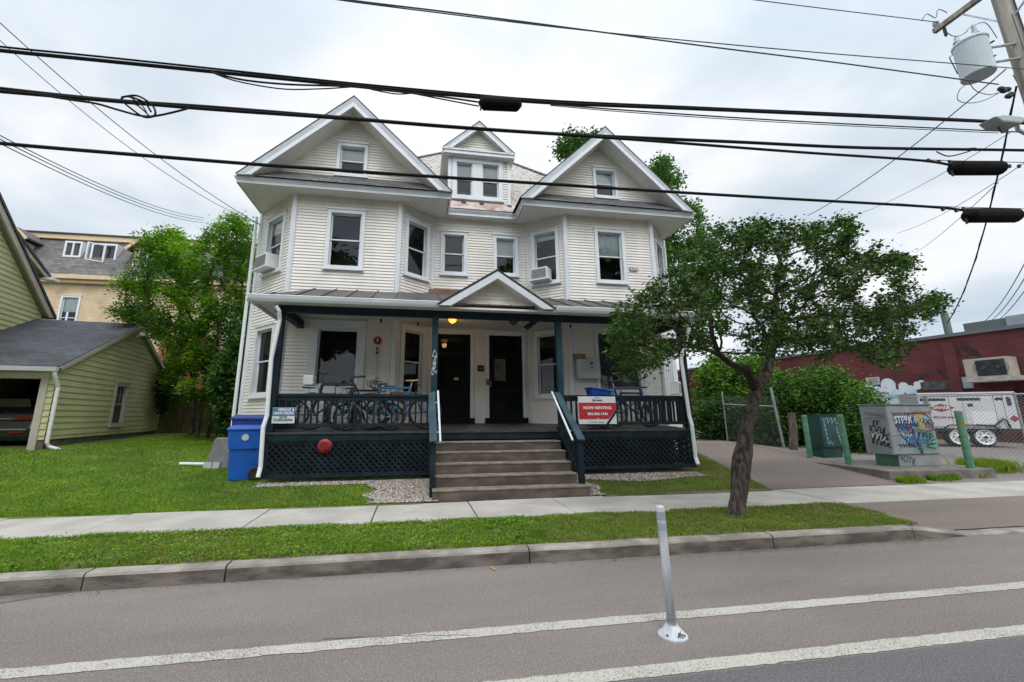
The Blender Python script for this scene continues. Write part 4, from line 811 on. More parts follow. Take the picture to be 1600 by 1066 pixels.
bicycle('dark purple bicycle under the front window at the left end of the porch', (-2.15, 10.25, zd(10.25)), R(10), (.05, .02, .06), sc=.95)
bicycle('navy blue bicycle with black saddle behind the right railing', (5.02, 9.68, zd(9.68)), R(0), (.03, .035, .10), sc=1.16)
bicycle('matt black bicycle with no bucket at the middle of the left railing', (-1.05, 10.05, zd(10.05)), R(185), (.012, .012, .014), sc=1.05)
bicycle('dark red bicycle leaning on the wall below the angled left window', (-.35, 10.35, zd(10.35)), R(5), (.08, .01, .015), lean=R(8), sc=1.0)
bicycle('black bicycle behind the navy blue one at the right end of the porch', (5.45, 10.05, zd(10.05)), R(188), (.012, .012, .014), sc=1.02)
# a recycling box sitting on the right rail end
rb_ = thing('recycling_box', 'bright blue recycling box behind the red rental sign', 'recycling box', (4.35, 9.75, 1.9)); T = Matrix.Translation((4.30, 9.62, 1.93)) @ Matrix.Rotation(R(8), 4, 'Y')
mbl = mat('bright_blue_plastic', (.005, .075, .36), .45, .1)
m = MB(T); m.add([(-.20, -.15, 0), (.20, -.15, 0), (.20, .15, 0), (-.20, .15, 0), (-.27, -.2, .26), (.27, -.2, .26), (.27, .2, .26), (-.27, .2, .26)], [(0,3,2,1), (0,1,5,4), (1,2,6,5), (2,3,7,6), (3,0,4,7), (4,5,6,7)]); m.build('body', mbl, rb_, bevel=.02)
m = MB(T); m.box(-.29, -.22, .24, .29, .22, .27); m.build('rim', mbl, rb_, bevel=.01)
m = MB(); m.box(4.08, 9.5, 1.32, 4.5, 9.8, 1.9); m.build('wooden_crate', mat('crate_wood', (.10, .08, .06), .8, .3, 6), None, label='dark crate standing under the blue recycling box on the right of the porch', cat='crate')
# wheeled bins on the lawn
def wheelie(label, x, y, rz, col, sc=1., logo=True):
    z = g(x, y); t = thing('wheeled_bin', label, 'wheeled bin', (x, y, z), rz, 'blue wheeled bins at the left end of the porch'); T = WM[t.name] @ Matrix.Scale(sc, 4)
    c = mat('bin_blue_%d' % int(col[2]*100), col, .45, .08, 4)
    def ring(w_, d, z_, y_=0): return [(-w_, -d+y_, z_), (w_, -d+y_, z_), (w_, d+y_, z_), (-w_, d+y_, z_)]
    m = MB(T); R_ = [ring(.22, .25, 0), ring(.25, .29, .62), ring(.27, .31, .64), ring(.29, .34, .98)]
    vs = [v for r_ in R_ for v in r_]; fs = [(3, 2, 1, 0), (12, 13, 14, 15)]
    for k in range(3):
        for j in range(4): a = k*4+j; b = k*4+(j+1) % 4; fs.append((a, b, b+4, a+4))
    m.add(vs, fs); m.build('body', c, t, bevel=.018)
    m = MB(T); m.add(ring(.31, .36, .975)+ring(.31, .36, 1.02)+ring(.25, .29, 1.08), [(0,1,5,4),(1,2,6,5),(2,3,7,6),(3,0,4,7),(4,5,9,8),(5,6,10,9),(6,7,11,10),(7,4,8,11),(8,9,10,11),(3,2,1,0)]); m.build('lid', c, t, bevel=.012)
    m = MB(T); m.tube([(-.2, .40, .98), (.2, .40, .98)], .02, 8); m.build('handle', c, t)
    for s in (-1, 1):
        m = MB(T); m.lathe([(.03, s*.245), (.125, s*.25), (.13, s*.27), (.13, s*.30), (.11, s*.31), (.04, s*.305)], (0, .22, .13), 20, 'x'); m.build('wheel', M_BLACK, t)
    m = MB(T); m.box(.262, -.27, .615, .285, .27, .64); m.build('lift_rib', c, t); m = MB(T); m.box(-.285, -.27, .615, -.262, .27, .64); m.build('lift_rib', c, t)
    if logo:
        m = MB(T); m.lathe([(.065, .283), (.065, .288)], (0, -.02, .84), 16, 'x'); m.build('logo', mat('logo_grey', (.45, .5, .55), .5), t)
wheelie('bright blue wheeled bin nearest the camera, with a pale logo on its side', -3.40, 9.75, R(-76), (.004, .09, .42), .99)
wheelie('dark blue wheeled bin just behind the bright blue one, left lid', -3.62, 10.7, R(-10), (.008, .03, .22), 1.1, False)
wheelie('dark blue wheeled bin closest to the house wall', -3.18, 10.5, R(-14), (.008, .03, .21), 1.12, False)
# grey tote on its side behind the bins, and the white pipe on the grass
xg, yg = -4.35, 10.75; gb = thing('grey_tote', 'grey plastic tote propped on end beside the blue bins', 'tote', (xg, yg, g(xg, yg)), R(-20)); T = WM[gb.name] @ Matrix.Rotation(R(-6), 4, 'X')
m = MB(T); m.prism([(-.30, 0), (.30, 0), (.26, .62), (.22, .68), (-.14, .68), (-.20, .62)], 0, .26); m.build('body', mat('grey_plastic', (.16, .165, .17), .55, .15, 5), gb, bevel=.03); m = MB(T); m.box(-.31, -.03, .0, -.10, 0, .14); m.box(-.05, -.05, .0, .12, 0, .14); m.build('foot_bracket', mat('pale_bracket', (.40, .42, .44), .4), gb)
a_ = atZ(296, 724, .62); b_ = atZ(325, 720, .64); m = MB(); m.tube([(-5.25, 11.1, g(-5.2, 11.1)+.05), (-4.5, 10.9, g(-4.5, 10.9)+.07)], .035, 8); m.build('drain_pipe', M_PIPE, None, label='short white drain pipe lying on the lawn beside the grey tote', cat='pipe')
# ------------------------------------------------------------------ road things
dl = thing('delineator_post', 'white plastic lane delineator post standing between the two painted lines', 'delineator', (1.93, 3.22, 0)); mdl = mat('white_plastic_scuffed', (.42, .44, .47), .4, .25, 6, c2=(.60, .62, .65), stretch=(3, 3, .6))
bx_, by_ = 1.93, 3.24; tp = Vector(pY(1031, 790, 3.24)); m = MB(); m.lathe([(.105, .0), (.105, .012), (.07, .045), (.045, .075), (.043, .08)], (bx_, by_, 0), 28); m.build('base', mdl, dl, smooth=False)
m = MB(); bt = Vector((bx_, by_, .06)); dd = tp-bt; m.tube([bt, bt+dd*.5, bt+dd*.96, bt+dd*.985, tp], [.032, .032, .032, .030, .025], 20); m.build('tube', mdl, dl, smooth=True)
m = MB()
for t0, t1 in ((.79, .85), (.88, .95)): m.tube([bt+dd*t0, bt+dd*t1], .0333, 20, False)
m.build('reflective_band', mat('reflective_grey', (.34, .37, .42), .25, .1), dl, smooth=True)
m = MB(); 
for k in range(4): a = .6+k*1.57; m.lathe([(.009, .0), (.009, .006)], (bx_+.085*math.cos(a), by_+.085*math.sin(a), .028), 8)
m.build('bolt', M_BLACK, dl)
m = MB(); m.tube([bt+dd*.02, bt+dd*.10], .0326, 20, False); m.build('grimy_foot', mat('grimy_plastic', (.20, .20, .20), .7, .5, 12, c2=(.45, .46, .47)), dl, smooth=True)
scrawl(dl, frame((bx_, by_-.088, 0), (1, 0)), [squig(-.01, .045, .03, .035, 3, .014, 4), squig(-.015, .04, .01, .06, 2, .012, 6)], .004, mat('black_marker', (.02, .02, .02), .6), y=-.003)
x, y = [float(v) for v in atZ(770, 890, 0)[:2]]; m = MB(); m.box(-.012, -.05, .004, .012, .05, .016); m.T = Matrix(); o = MB(Matrix.Translation((x, y, 0)) @ Matrix.Rotation(R(20), 4, 'Z')); o.box(-.014, -.055, .002, .014, .055, .016); o.build('wood_scrap', mat('scrap_wood', (.36, .22, .13), .8), None, label='small scrap of reddish wood lying in the gutter by the kerb', cat='wood scrap')
# dead leaves and grit in the gutter
n_ = 4200; x = RNG.uniform(-4, 7, n_); y = 4.915-np.abs(RNG.normal(0, .07, n_))-.5*(RNG.random(n_) < .04)*RNG.random(n_); k = RNG.random(n_) < .25+.6*(x > 2.2); x, y = x[k], y[k]; n_ = len(x)
q = RNG.normal(0, .008, (n_, 3, 3)); q[..., 2] = np.abs(q[..., 2])*.4; q += np.stack([x, y, 0*x+.006], 1)[:, None]
npmesh('leaf_litter', q.reshape(-1, 3), np.arange(n_*3).reshape(-1, 3), mat('dead_leaf', (.10, .06, .035), .9, .5, 4, c2=(.2, .14, .08)), kind='stuff')
# ------------------------------------------------------------------ trees and shrubs
M_BARK = mat('grey_brown_bark', (.032, .024, .019), .95, .5, 14, 1., 35, c2=(.125, .094, .076), stretch=(1.6, 1.6, .35))
M_BARKD = mat('dark_bark', (.03, .022, .018), .95, .4, 6)
def inpoly(px, py, poly):
    c = np.zeros(len(px), bool); n = len(poly)
    for i in range(n):
        (x0, y0), (x1, y1) = poly[i], poly[(i+1) % n]
        k = ((y0 > py) != (y1 > py)) & (px < (x1-x0)*(py-y0)/((y1-y0) or 1e-9)+x0); c ^= k
    return c
def crown_points(outline, Yc, dep, n, shell=.35):
    """points filling a crown whose silhouette is the outline, as deep as it is set"""
    o = np.array(outline, float); lo, hi = o.min(0), o.max(0); out = []
    cx, cy = o.mean(0); hw, hh = (hi-lo)/2
    while len(out) < n:
        p = RNG.uniform(lo, hi, (4000, 2)); p = p[inpoly(p[:, 0], p[:, 1], outline)]
        q = 1-np.minimum(1, ((p[:, 0]-(lo[0]+hi[0])/2)/hw)**2*.75+((p[:, 1]-(lo[1]+hi[1])/2)/hh)**2*.35)
        dz = np.sqrt(np.maximum(q, .06))*dep*RNG.uniform(-1, 1, len(p))
        for (x, y), d in zip(p, dz): out.append(atY(x, y, Yc+d))
    return np.array(out[:n])
def colonize(att, stems, step, reach, kill, iters=200, maxn=6000, grav=0.0):
    nodes = []; par = []; act = []
    for s in stems:
        base = len(nodes)
        for i, p in enumerate(s): nodes.append(np.array(p, float)); par.append(-1 if i == 0 else base+i-1)
    N_ = np.array(nodes); alive = np.ones(len(att), bool)
    for it in range(iters):
        A = att[alive]
        if not len(A) or len(N_) > maxn: break
        best = np.full(len(A), 1e9); bi = np.zeros(len(A), int)
        for c in range(0, len(N_), 1500):
            d = np.linalg.norm(A[:, None]-N_[None, c:c+1500], axis=2); j = d.argmin(1); dm = d[np.arange(len(A)), j]; k = dm < best; best[k] = dm[k]; bi[k] = j[k]+c
        ok = best < reach*(1+it*.05)
        if not ok.any(): reach *= 1.5; continue
        dirs = {}
        for a, b_, d in zip(A[ok], bi[ok], best[ok]): dirs.setdefault(b_, []).append((a-N_[b_])/max(d, 1e-6))
        new = []
        for b_, ds in dirs.items():
            v = np.mean(ds, 0)+RNG.normal(0, .12, 3); v[2] += grav; nv = np.linalg.norm(v)
            if nv < 1e-3: continue
            new.append((N_[b_]+v/nv*step, b_))
        if not new: break
        par += [b_ for _, b_ in new]; NN = np.array([p for p, _ in new]); N_ = np.vstack([N_, NN])
        idx = np.where(alive)[0]; d = np.linalg.norm(att[idx][:, None]-NN[None], axis=2).min(1); alive[idx[d < kill]] = False
    return N_, par
def limbs(N_, par, r0, expo, rmin, rootr, k=6):
    n = len(N_); ch = [[] for _ in range(n)]
    for i, p in enumerate(par):
        if p >= 0: ch[p].append(i)
    rad = np.zeros(n)
    for i in range(n-1, -1, -1):
        rad[i] = r0 if not ch[i] else sum(rad[c]**expo for c in ch[i])**(1/expo)
    f = rootr/rad.max(); rad = np.maximum(rad*f, rmin)
    return rad, ch
def branch_mesh(N_, par, rad, ch, cutoff=0, k=5):
    sel = [i for i in range(len(N_)) if par[i] >= 0 and rad[i] > cutoff]
    V = []; Fc = []; ang = np.arange(k)*2*np.pi/k; ca, sa = np.cos(ang), np.sin(ang)
    for i in sel:
        p = par[i]; a, b = N_[p], N_[i]; d = b-a; d /= np.linalg.norm(d)+1e-9; u = np.array([0, 0, 1.]) if abs(d[2]) < .9 else np.array([1., 0, 0]); x = np.cross(d, u); x /= np.linalg.norm(x); y = np.cross(x, d)
        ra, rb = min(rad[p], rad[i]*1.35), rad[i]; base = len(V)*0+sum(0 for _ in ()); ring = x[None]*ca[:, None]+y[None]*sa[:, None]
        V.append(np.vstack([a-d*ra*.3+ring*ra, b+ring*rb]))
    m_ = len(V); V = np.vstack(V); j = np.arange(k); q = np.stack([j, (j+1) % k, (j+1) % k+k, j+k], 1); Fc = (q[None]+np.arange(m_)[:, None, None]*2*k).reshape(-1, 4); return V, Fc
def leaves(P, size, up=.5, wl=.55, jit=.5):
    n = len(P); th = RNG.uniform(0, 6.28, n); d = np.stack([np.cos(th), np.sin(th), RNG.normal(-.1, .45, n)], 1); d /= np.linalg.norm(d, axis=1)[:, None]
    nr = RNG.normal(0, jit, (n, 3)); nr[:, 2] += up; s = np.cross(d, nr); s /= np.linalg.norm(s, axis=1)[:, None]+1e-9; L_ = size*RNG.uniform(.6, 1.3, (n, 1)); w_ = L_*wl*.5
    up_ = np.cross(s, d); V = np.stack([P, P+d*L_*.45+s*w_+up_*L_*.06, P+d*L_, P+d*L_*.45-s*w_+up_*L_*.06], 1).reshape(-1, 3)
    return V, np.arange(n*4).reshape(-1, 4)
def tree(name, label, cat, base, att, stems, step, kill, leafn, lsize, mats_, rootr, spread, reach=1.2, maxn=5000, group=None, grav=0, expo=2.3, cutoff=.004, bark=None, wl=.55, up=.5, probs=None, leafcut=3, rmin=.004, rough_trunk=False):
    t = thing(name, label, cat, tuple(base), 0, group)
    N_, par = colonize(att, stems, step, reach, kill, maxn=maxn, grav=grav); rad, ch = limbs(N_, par, rmin, expo, rmin, rootr)
    V, Fc = branch_mesh(N_, par, rad, ch, cutoff, 9 if rough_trunk else 6); npmesh('trunk', V, Fc, bark or M_BARK, t)
    pa = np.array(par); cut = max(rmin*leafcut, np.quantile(rad[pa >= 0], .6)) if len(N_) > 20 else 9; tips = np.where((rad <= cut+1e-9) & (pa >= 0))[0]
    ii = RNG.choice(tips, leafn); pp = np.array(par)[ii]; tt = RNG.random((leafn, 1)); P = N_[ii]*tt+N_[pp]*(1-tt)+RNG.normal(0, spread, (leafn, 3))
    V, Fc = leaves(P, lsize, up, wl); nz = np.sin(P[:, 0]*2.3+P[:, 1]*1.7)+np.sin(P[:, 2]*3.1+P[:, 0]*1.1)+np.sin(P[:, 1]*2.9-P[:, 2]*1.3)+RNG.normal(0, 1.0, leafn); pr = probs or [1/len(mats_)]*len(mats_); od = nz.argsort().argsort()/leafn; mi = np.searchsorted(np.cumsum(pr)[:-1], od) if len(mats_) == 2 else RNG.choice(len(mats_), leafn, p=pr); npmesh('crown', V, Fc, mats_, t, mi=mi); return t, N_
LM_A = [leafmat('street_tree_leaf', (.014, .040, .008), (.038, .082, .016), .22, 1.1), leafmat('street_tree_leaf_light', (.045, .10, .02), (.10, .18, .035), .3, 1.5), leafmat('street_tree_leaf_rust', (.14, .05, .02), (.10, .06, .03), .2)]
LM_B = [leafmat('left_tree_leaf', (.030, .088, .012), (.085, .18, .02), .36, .7), leafmat('left_tree_leaf_bright', (.12, .26, .02), (.22, .39, .035), .42, 1.0)]
LM_C = [leafmat('hedge_leaf', (.018, .055, .010), (.05, .12, .018), .3, .9), leafmat('hedge_leaf_bright', (.09, .19, .02), (.16, .28, .04), .4, 1.0), leafmat('hedge_leaf_dark', (.010, .034, .008), (.032, .075, .016), .25)]
# street tree
OUT = [(948, 505), (962, 472), (1000, 443), (1048, 418), (1078, 395), (1092, 366), (1130, 345), (1180, 337), (1228, 350), (1262, 340), (1300, 336), (1345, 352), (1362, 385), (1400, 392), (1442, 398), (1440, 428), (1462, 448), (1490, 456), (1500, 476), (1480, 492), (1455, 512), (1430, 545), (1405, 575), (1372, 578), (1320, 552), (1268, 566), (1228, 552), (1190, 560), (1148, 540), (1110, 548), (1060, 560), (1010, 586), (962, 592), (945, 560)]
att = crown_points(OUT, 6.15, 2.0, 1500)
# thin the crown into layered pads with gaps between them
pn = np.sin(att[:, 0]*3.1+att[:, 1]*1.2)+np.sin(att[:, 2]*7.5+att[:, 0]*1.3)+np.sin(att[:, 1]*3.3+1); att = att[pn > -.95]
tb = [pY(1150, 806, 5.95), pY(1153, 780, 5.95), pY(1157, 745, 5.96), pY(1160, 715, 5.97), pY(1163, 690, 5.98), pY(1168, 665, 5.99), pY(1174, 640, 6.0), pY(1181, 615, 6.02), pY(1187, 602, 6.03)]
lf = [pY(1168, 578, 5.95), pY(1140, 568, 5.85), pY(1122, 552, 5.8), pY(1113, 525, 5.75), pY(1108, 495, 5.75)]
rt = [pY(1198, 580, 6.08), pY(1204, 552, 6.15), pY(1210, 525, 6.2), pY(1213, 500, 6.22), pY(1212, 470, 6.25)]
trunk = tb; stems = [trunk+rt]
t, NT = tree('street_tree', 'low spreading street tree with a crooked forked trunk in the grass verge', 'tree', tb[0], att, stems, .11, .15, 44000, .062, LM_A, .085, .06, maxn=5200, probs=[.60, .385, .015], wl=.66, cutoff=.003, leafcut=2.6, rough_trunk=True)
# its sculpted bole: knots and flare, with the left fork
m = MB(); rs = [.125, .106, .112, .118, .100, .088, .086, .090, .080]; rng2 = random.Random(3)
def bole(pts, rad, n=48, sub=16):
    """a bole with plaited ridges of bark, knots and a flared foot"""
    P = []; Rr = []
    for i in range(len(pts)-1):
        for k in range(sub):
            t_ = k/sub; P.append(Vector(pts[i]).lerp(Vector(pts[i+1]), t_)); Rr.append(rad[i]*(1-t_)+rad[i+1]*t_)
    P.append(Vector(pts[-1])); Rr.append(rad[-1]); vs = []; fs = []
    for i, (p, r_) in enumerate(zip(P, Rr)):
        z = i/sub
        for k in range(n):
            a = 2*math.pi*k/n; tw = a+.25*math.sin(z*1.7)+.12*math.sin(z*6+a*2)
            q = r_*(1+.10*math.sin(a*2+z*1.1)+.07*math.sin(a*3-z*2.2)+.055*abs(math.sin(tw*7+.6*math.sin(z*5)))+.03*math.sin(tw*13+z*9)+.02*rng2.uniform(-1, 1)+(.35*math.exp(-i*.35)*(1+math.sin(a*4))*.5))
            vs.append((p.x+q*math.cos(a), p.y+q*math.sin(a), p.z))
    for i in range(len(P)-1):
        for k in range(n): a = i*n+k; b = i*n+(k+1) % n; fs.append((a, b, b+n, a+n))
    return vs, fs
v_, f_ = bole(tb, rs); m.add(v_, f_); m.build('bole', M_BARK, t, smooth=True)
m = MB(); m.tube([tb[-2]]+lf, [.06, .052, .045, .04, .034, .025], 10); m.build('fork_limb', M_BARKD, t, smooth=True)
m = MB(); m.tube([tb[-2]]+rt, [.085, .075, .066, .058, .05, .035], 12); m.build('main_limb', M_BARK, t, smooth=True)
for k_ in (3, 6):
    p = tb[k_]; m = MB(); m.lathe([(.01, -.07), (.045, -.05), (.058, 0), (.04, .05), (.01, .07)], (p[0]-.09, p[1]-.05, p[2]), 10); m.build('burl', M_BARK, t, smooth=True)
# multi-stemmed tree left of the house
OUT2 = [(166, 486), (215, 462), (168, 445), (232, 430), (200, 400), (238, 388), (196, 368), (262, 362), (250, 345), (305, 372), (318, 350), (350, 335), (392, 340), (404, 372), (402, 470), (396, 560), (378, 640), (350, 655), (338, 610), (318, 560), (285, 600), (262, 590), (255, 545), (225, 528), (205, 508)]
att = crown_points(OUT2, 16.6, 2.2, 1250); pn = np.sin(att[:, 0]*2.1+att[:, 2]*1.1)+np.sin(att[:, 2]*3.6+att[:, 0]*.9)+np.sin(att[:, 1]*2.3+1); att = np.vstack([att[pn > -1.3], crown_points([(262, 560), (300, 545), (398, 500), (396, 600), (372, 655), (340, 668), (322, 640), (270, 610), (236, 598)], 16.4, 1.8, 120)]); att = att[~((att[:, 0] > -5.2) & (att[:, 1] < 22))]
bs = [pY(298, 680, 17), pY(308, 682, 16.6), pY(325, 684, 17.1)]
stems = [[b, (b[0]+.05*(i-1), b[1], b[2]+1.2), (b[0]+.25*(i-1), b[1], b[2]+2.4)] for i, b in enumerate(bs)]
tree('multi_stemmed_tree', 'bright green multi-stemmed tree behind the yellow garage and left of the house', 'tree', bs[1], att, stems, .24, .29, 60000, .125, LM_B[:2], .085, .14, reach=3, maxn=6200, probs=[.64, .36], wl=.42, up=.9, cutoff=.008, rmin=.008, leafcut=2.6)
# shrub by the house corner
att = crown_points([(338, 650), (330, 600), (352, 560), (368, 520), (392, 500), (386, 600), (372, 668), (345, 672)], 14.2, .8, 260); att = att[att[:, 0] < -4.95]
b = pY(352, 690, 14.2); tree('house_corner_shrub', 'dark green shrub climbing beside the left wall of the house behind the bins', 'shrub', b, att, [[b, (b[0], b[1], b[2]+.4)]], .2, .22, 9000, .13, LM_C, .04, .12, reach=3, maxn=900, probs=[.5, .1, .4])
# vine on the garage's rear corner
att = crown_points([(246, 640), (240, 620), (232, 600), (268, 560), (282, 585), (272, 615), (262, 640), (254, 650)], 19.0, .5, 120)
b = pY(256, 672, 19.0); tree('garage_vine', 'dark vine clinging to the rear corner of the yellow garage', 'vine', b, att, [[b, (b[0], b[1], b[2]+.5)]], .2, .25, 3500, .13, LM_C, .03, .1, reach=3, maxn=500, probs=[.4, .1, .5])
# big maple rising behind the house
OUT3 = [(866, 232), (878, 208), (905, 202), (940, 200), (985, 228), (1018, 238), (1048, 240), (1064, 262), (1062, 290), (1092, 310), (1106, 345), (1125, 395), (1128, 470), (1105, 545), (1000, 520), (900, 330)]
att = np.vstack([crown_points([(866, 238), (870, 212), (905, 202), (938, 202), (928, 232), (890, 250)], 27, 1.8, 130), crown_points([(1012, 262), (1016, 238), (1048, 240), (1064, 262), (1066, 290), (1050, 306), (1020, 300)], 27, 1.8, 130), crown_points([(1040, 330), (1068, 306), (1092, 312), (1110, 345), (1128, 395), (1128, 470), (1105, 545), (1000, 520), (960, 400)], 27, 4, 420)]); b = (9.8, 27, g(9.8, 27)); tree('tall_maple', 'tall maple tree rising behind the right half of the house', 'tree', b, att, [[b, (9.8, 27, 4), (10, 27, 8), (9.5, 27, 12)]], .55, .7, 20000, .28, [LM_C[0], LM_B[0]], .30, .30, reach=9, maxn=2500, probs=[.5, .5], cutoff=.02, rmin=.02, leafcut=2.6)
# bushes along the driveway
def bush(label, outline, Yc, dep, n, leafn, ls, probs, nm='driveway_bush', red=False, sp=.19):
    att = crown_points(outline, Yc, dep, n); o = np.array(outline); bxp = pY(float(o[:, 0].mean()), float(o[:, 1].max()), Yc); b = (bxp[0], Yc, g(bxp[0], Yc))
    tree(nm, label, 'bush', b, att, [[b, (b[0], b[1], b[2]+.3)]], .25, .3, leafn, ls, LM_C, .05, sp, reach=4, maxn=1200, probs=probs, group='bushes along the right side of the driveway')
bush('bright green sumac at the far end of the driveway hedge', [(1086, 625), (1092, 575), (1120, 548), (1170, 552), (1210, 560), (1222, 600), (1205, 640), (1130, 650), (1090, 660)], 17, 1.5, 300, 14000, .16, [.45, .45, .1])
bush('dark green hedge bush behind the wire fence left of the tree trunk', [(1084, 650), (1100, 628), (1150, 628), (1180, 640), (1180, 700), (1140, 692), (1086, 688)], 14.6, .8, 260, 13000, .11, [.45, .05, .5])
bush('dense green bush behind the wire fence right of the tree trunk', [(1180, 640), (1190, 600), (1240, 580), (1290, 570), (1330, 590), (1345, 630), (1320, 660), (1255, 668), (1245, 706), (1182, 702)], 13.6, 1.1, 420, 24000, .12, [.5, .25, .25])
bush('dark leafy bush between the green utility box and the graffiti cabinet', [(1312, 655), (1330, 628), (1355, 620), (1378, 645), (1392, 690), (1385, 722), (1318, 722)], 11.6, .7, 420, 20000, .09, [.35, .2, .45])
bush('yellow green weedy bush above the graffiti cabinet left side', [(1310, 620), (1322, 598), (1350, 606), (1378, 630), (1368, 660), (1318, 668)], 12.9, .7, 160, 7000, .11, [.4, .5, .1])
# weeds at the foot of the pad
def f_weed(n):
    x = np.concatenate([RNG.normal(14.0, .25, n//2), RNG.uniform(10.2, 12.9, n-n//2)]); y = np.concatenate([RNG.normal(8.75, .14, n//2), 7.93+.10*(x[n//2:]-10.2)-np.abs(RNG.normal(0, .07, n-n//2))])
    kk = (np.arange(n) < n//2) | (np.sin(x*5)+.5*np.sin(x*13) > -.35); x, y = x[kk], y[kk]; n2 = int(kk[:n//2].sum()); return x, y, G(x, y), 1+.9*(np.arange(len(x)) < n2)
    return x, y, G(x, y), 1+1.4*(np.arange(n) < n//2)
grass('pad_weeds', 15000, f_weed, .12, .12, .8, .008)
# ------------------------------------------------------------------ right-hand side: pad, cabinets, bollards, fences
def onpad(x, y, z): return [float(v) for v in atZ(x, y, z)]
PZ = .38
pc = onpad(1389, 736, PZ); pl_ = onpad(1328, 727.5, PZ); pr_ = onpad(1500, 731, PZ)
m = MB(); pad = [(pl_[0]-.25, pl_[1]+2.3), (pl_[0]-.1, pl_[1]+.2), (pc[0], pc[1]), (pr_[0]+.6, pr_[1]-.25), (pr_[0]+.75, pr_[1]+1.6), (pl_[0]+2.0, pl_[1]+2.6)]
pcx = [onpad(1389, 736, PZ)[:2]]
m.prism(pad, .1, PZ, 'z'); m.build('concrete_pad', mat('pad_concrete', (.12, .11, .095), .9, .2, 3, .4, 50, c2=(.21, .19, .165)), None, bevel=.02, label='low concrete pad under the graffiti cabinet and green utility box', cat='concrete pad')
K_SEAM = mat('seam_dark', (.05, .055, .06), .7)
mcab = mat('cabinet_grey_paint', (.23, .25, .26), .55, .15, 2.5, .1, 30, c2=(.30, .32, .33)); mcg = mat('cabinet_green_paint', (.08, .20, .13), .6, .25, 3)
# big graffiti cabinet: corners found on the pad
fl = np.array(onpad(1407, 729.5, PZ)); fr_ = np.array(onpad(1471, 727.5, PZ)); bl_ = np.array(onpad(1374, 725.5, PZ)); u = fr_[:2]-fl[:2]; W_ = float(np.hypot(*u)); rz = math.atan2(u[1], u[0])
Dp = min(1.3, float(np.hypot(*(bl_[:2]-fl[:2])))) 
cab = thing('utility_cabinet', 'large grey utility cabinet covered in graffiti on the concrete pad', 'utility cabinet', (float(fl[0]), float(fl[1]), PZ), rz); T = WM[cab.name]
Hc = 1.42
m = MB(T); m.box(0, 0, 0, W_, Dp, .27); m.build('plinth', mcab, cab, bevel=.01); m = MB(T); m.box(-.003, .01, .01, -.001, Dp-.01, .26); m.build('plinth_side', mcg, cab)
m = MB(T); m.box(-.16, -.02, .27, W_, Dp+.05, Hc); m.build('body', mcab, cab, bevel=.012)
m = MB(T); m.box(-.18, -.05, Hc, W_+.02, Dp+.07, Hc+.035); m.build('lid', mat('cabinet_teal_edge', (.10, .20, .19), .5, .2), cab, bevel=.008)
for (a, b) in ((-.14, W_*.5-.012), (W_*.5+.0, W_-.02)):
    m = MB(T); m.box(a, -.032, .29, b, -.02, Hc-.02); m.build('cabinet_door', mcab, cab)
m = MB(T); m.box(-.14, -.033, .70, W_*.5-.012, -.0315, .712); m.build('door_seam', K_SEAM, cab)
m = MB(T); m.box(W_*.5-.06, -.05, .62, W_*.5-.035, -.032, .78); m.build('door_latch', M_METAL, cab)
for zz in (.42, .95, 1.25): m = MB(T); m.box(W_-.035, -.045, zz, W_-.012, -.031, zz+.07); m.build('hinge', mcab, cab)
m = MB(T); m.box(W_*.58, -.035, .36, W_-.05, -.033, .80); m.build('green_patch', mat('patch_green', (.15, .33, .20), .6, .2), cab)
K = {k: mat('spray_'+k, c, .6) for k, c in dict(black=(.015, .015, .018), blue=(.03, .12, .30), navy=(.02, .04, .12), white=(.55, .60, .64), red=(.30, .04, .06), yellow=(.50, .36, .05), sky=(.25, .42, .55)).items()}
rg = random.Random(5)
scrawl(cab, T, [squig(.0, 1.14, .55, 1.16, 5, .08, 10), squig(.1, .95, .62, 1.0, 5, .07, 12), squig(.25, .62, .62, .58, 5, .07, 13), squig(.45, .75, .72, .40, 4, .05, 14)], .035, K['blue'], y=-.036)
scrawl(cab, T, [squig(W_*.5, .72, W_-.12, .66, 4, .09, 15), squig(.05, 1.0, .4, .9, 4, .06, 16)], .028, K['navy'], y=-.037)
scrawl(cab, T, [squig(.02, 1.22, .7, 1.24, 6, .02, 17), squig(.7, 1.25, W_-.05, 1.25, 6, .02, 18), [(.0, 1.26), (.1, 1.18)], squig(W_-.3, .95, W_-.05, .9, 3, .06, 19), [(.35, 1.08), (.5, .88), (.42, .84)]], .020, K['red'], y=-.038)
scrawl(cab, T, [squig(W_*.55, 1.16, W_*.75, 1.12, 3, .06, 20), squig(W_*.58, 1.04, W_*.72, .92, 3, .05, 21), [(W_*.6, 1.2), (W_*.62, .9)], [(W_*.68, 1.2), (W_*.70, .92)]], .030, K['yellow'], y=-.039)
scrawl(cab, T, [squig(.08, .55, .62, .62, 7, .05, 60), squig(.35, .48, .6, .38, 4, .04, 61)], .018, K['sky'], y=-.0385)
scrawl(cab, T, [squig(.02, .98, .45, .86, 6, .05, 62)], .014, K['black'], y=-.0388)
scrawl(cab, T, [squig(W_*.55, .74, W_-.1, .70, 6, .05, 63)], .016, K['navy'], y=-.0389)
for i_, (col_, wd_2, sq_) in enumerate((('blue', .03, squig(.06, .88, .58, .80, 6, .07, 70)), ('white', .016, squig(.1, .78, .5, .72, 5, .05, 71)), ('black', .016, squig(.45, 1.12, W_-.1, 1.02, 8, .06, 72)), ('blue', .028, squig(W_*.55, .58, W_-.15, .54, 5, .05, 73)), ('black', .014, squig(.05, .46, .6, .5, 7, .04, 74)), ('navy', .020, squig(.12, 1.08, W_*.6, .94, 9, .05, 75)))): scrawl(cab, T, [sq_], wd_2, K[col_], y=-.0391-i_*.0002)
